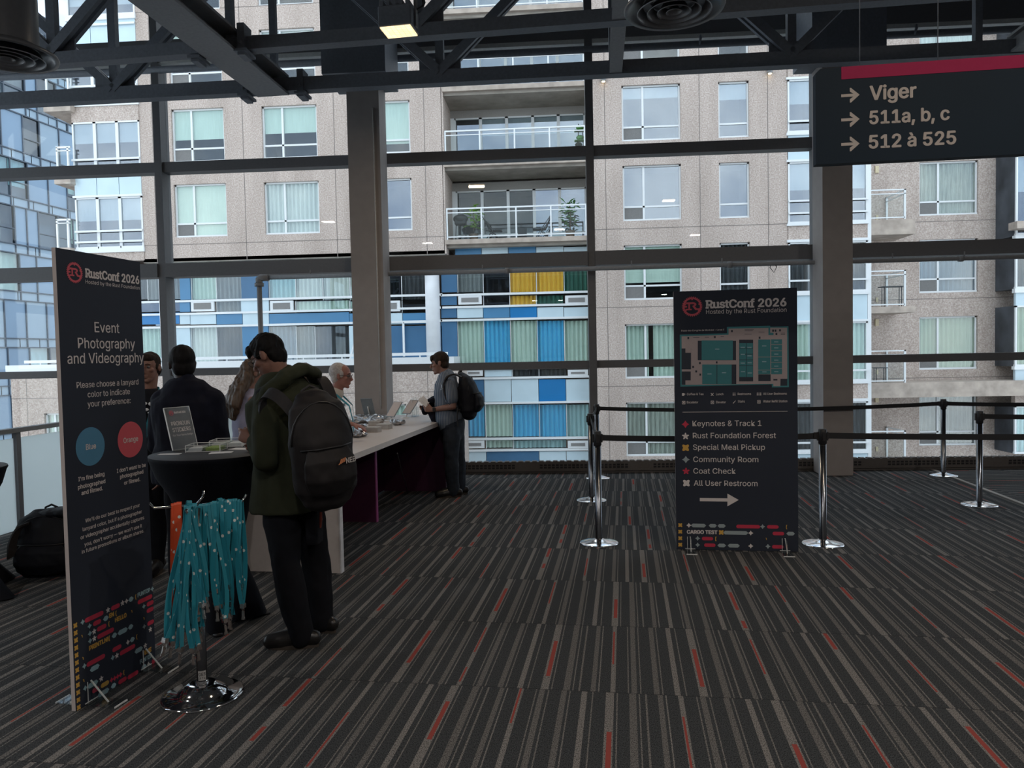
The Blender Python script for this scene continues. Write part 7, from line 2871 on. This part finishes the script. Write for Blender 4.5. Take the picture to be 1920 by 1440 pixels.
g6 = person('man in a grey striped shirt and jeans at the far end of the counter', (J['lan'].x, J['lan'].y, 0))
b, Rm = body_of(g6, J, M_skin, 1.06, [(J['lwr'], V((-1, 0.15, 0.12)), V((0, 0.9, 0.2)), V((0, 0.1, -1)), 0.55), (J['rwr'], V((-1, -0.2, 0.12)), V((0, -0.9, 0.2)), V((0, 0.1, -1)), 0.55)], 0.006)
short_hair(g6, J, Rm, M_hairb, 1.0, 6.0, True, 0.003)
tops(g6, J, M_stripe, 'striped_shirt', 1.14, 0.022, 0.62, 0.06, 0.007, 0.009, seed=12, arm=(0.078, 0.070, 0.05), belly=0.035, collar=0.02)
trousers(g6, J, M_jean, 1.30, 0.010, rad=(0.108, 0.084, 0.070), wr=0.008)
for q in 'lr':
    shoe(g6, J[q + 'an'], J[q + 'toe'])
wt = MB()
wd = (J['lwr'] - J['lel']).normalized()
wp = J['lwr'] - wd * 0.02
wt.tube([wp - wd * 0.012, wp + wd * 0.012], 0.031, 16)
wo_ = wt.build('watch_strap', M_black, g6, True)
MB().box((wp.x - 0.02, wp.y - 0.040, wp.z - 0.02), (wp.x + 0.02, wp.y - 0.028, wp.z + 0.022), 0.004).build('watch_face', M_boot, wo_, True)
bo = V((0.99, -0.10, 0))
bc = W(860, 739, Y6 - 0.02)
s1 = smooth_path([W(866, 708, Y6 - 0.16), W(852, 702, Y6 - 0.19), W(838, 708, Y6 - 0.24), W(833, 725, Y6 - 0.245), W(840, 752, Y6 - 0.24), W(862, 770, Y6 - 0.2)])
s2 = smooth_path([W(866, 708, Y6 + 0.12), W(852, 701, Y6 + 0.13), W(838, 708, Y6 + 0.15), W(830, 725, Y6 + 0.15), W(838, 752, Y6 + 0.15), W(862, 770, Y6 + 0.14)])
bp2, BP2 = backpack('black backpack worn by the man in the striped shirt', bc, bo, M_nylonb, 0.46, 0.33, 0.26, V((-0.06, 0, 1)), [(s1, V((0.006, 0.030, 0))), (s2, V((0.006, 0.030, 0)))])
mb = MB().tube([W(833, 716, Y6 - 0.265), W(829, 722, Y6 - 0.27), W(827, 731, Y6 - 0.27), W(831, 728, Y6 - 0.27), W(834, 718, Y6 - 0.265)], 0.005, 6)
mb.build('carabiner', M_chrome, bp2, True)
MB().tube(smooth_path([W(858, 765, Y6 - 0.26), W(857, 785, Y6 - 0.26), W(859, 800, Y6 - 0.25)]), 0.008, 6).build('hanging_strap', M_strap, bp2, True)
# folded jacket over the forearm and the cards in hand
F_ = Flesh()
F_.loft(smooth_path([W(800, 770, Y6 + 0.04), W(806, 756, Y6 + 0.03), W(816, 750, Y6 + 0.02), W(826, 752, Y6 + 0.02)]), [(0.05, 0.12)] * 16, V((0, 0, 1)), 14)
F_.loft(smooth_path([W(806, 762, Y6 + 0.05), W(812, 775, Y6 + 0.04), W(818, 790, Y6 + 0.04)]), [(0.10, 0.05)] * 11, V((0, 1, 0)), 14)
ob = F_.fuse('folded_jacket', M_navy, None, 0.009, 3, 0.014, 14, 3)
tag(ob, 'dark navy jacket folded over the arm of the man in the striped shirt', 'jacket')
for i, (a, b_) in enumerate(((W(786, 748, Y6 - 0.12), W(801, 760, Y6 - 0.14)), (W(791, 745, Y6 - 0.10), W(803, 758, Y6 - 0.12)))):
    m = MB().ribbon([a, b_], V((0.01, 0.03, 0.02)), 0.002)
    o = m.build('badge_card', M_paper)
    tag(o, 'pale card held out by the man in the striped shirt, %s of two' % ('left' if i == 0 else 'right'), 'card')
o = MB().ribbon([W(455, 818, 4.44), W(470, 812, 4.46)], V((0.0, 0.02, 0.025)), 0.002).build('sticker_slip', M_paper)
tag(o, 'small white slip in the fingers of the man in the green jacket', 'slip')

# ---- bag on the floor by the rail
bgp = fl(88, 1078)
bg, BG = backpack('black backpack standing on the carpet by the frosted rail, behind the left sign', V((bgp.x, bgp.y + 0.10, 0.26)), V((0.15, -0.98, 0)), M_nylonb, 0.50, 0.50, 0.22, V((0, 0, 1)), [(smooth_path([W(60, 978, 5.72), W(38, 988, 5.66), W(24, 1015, 5.60), W(22, 1045, 5.58)]), V((0.01, 0.035, 0.01)))])
F_ = Flesh()
F_.ell(V((bgp.x + 0.1, bgp.y + 0.06, 0.50)), (0.20, 0.10, 0.045))
F_.fuse('top_flap', M_nylonb, bg, 0.009, 3, 0.012, 12, 2)
MB().tube([BG(0.2, 0.2, 0.10), BG(0.22, 0.2, 0.05)], 0.010, 6).build('buckle', M_chrome, bg, True)
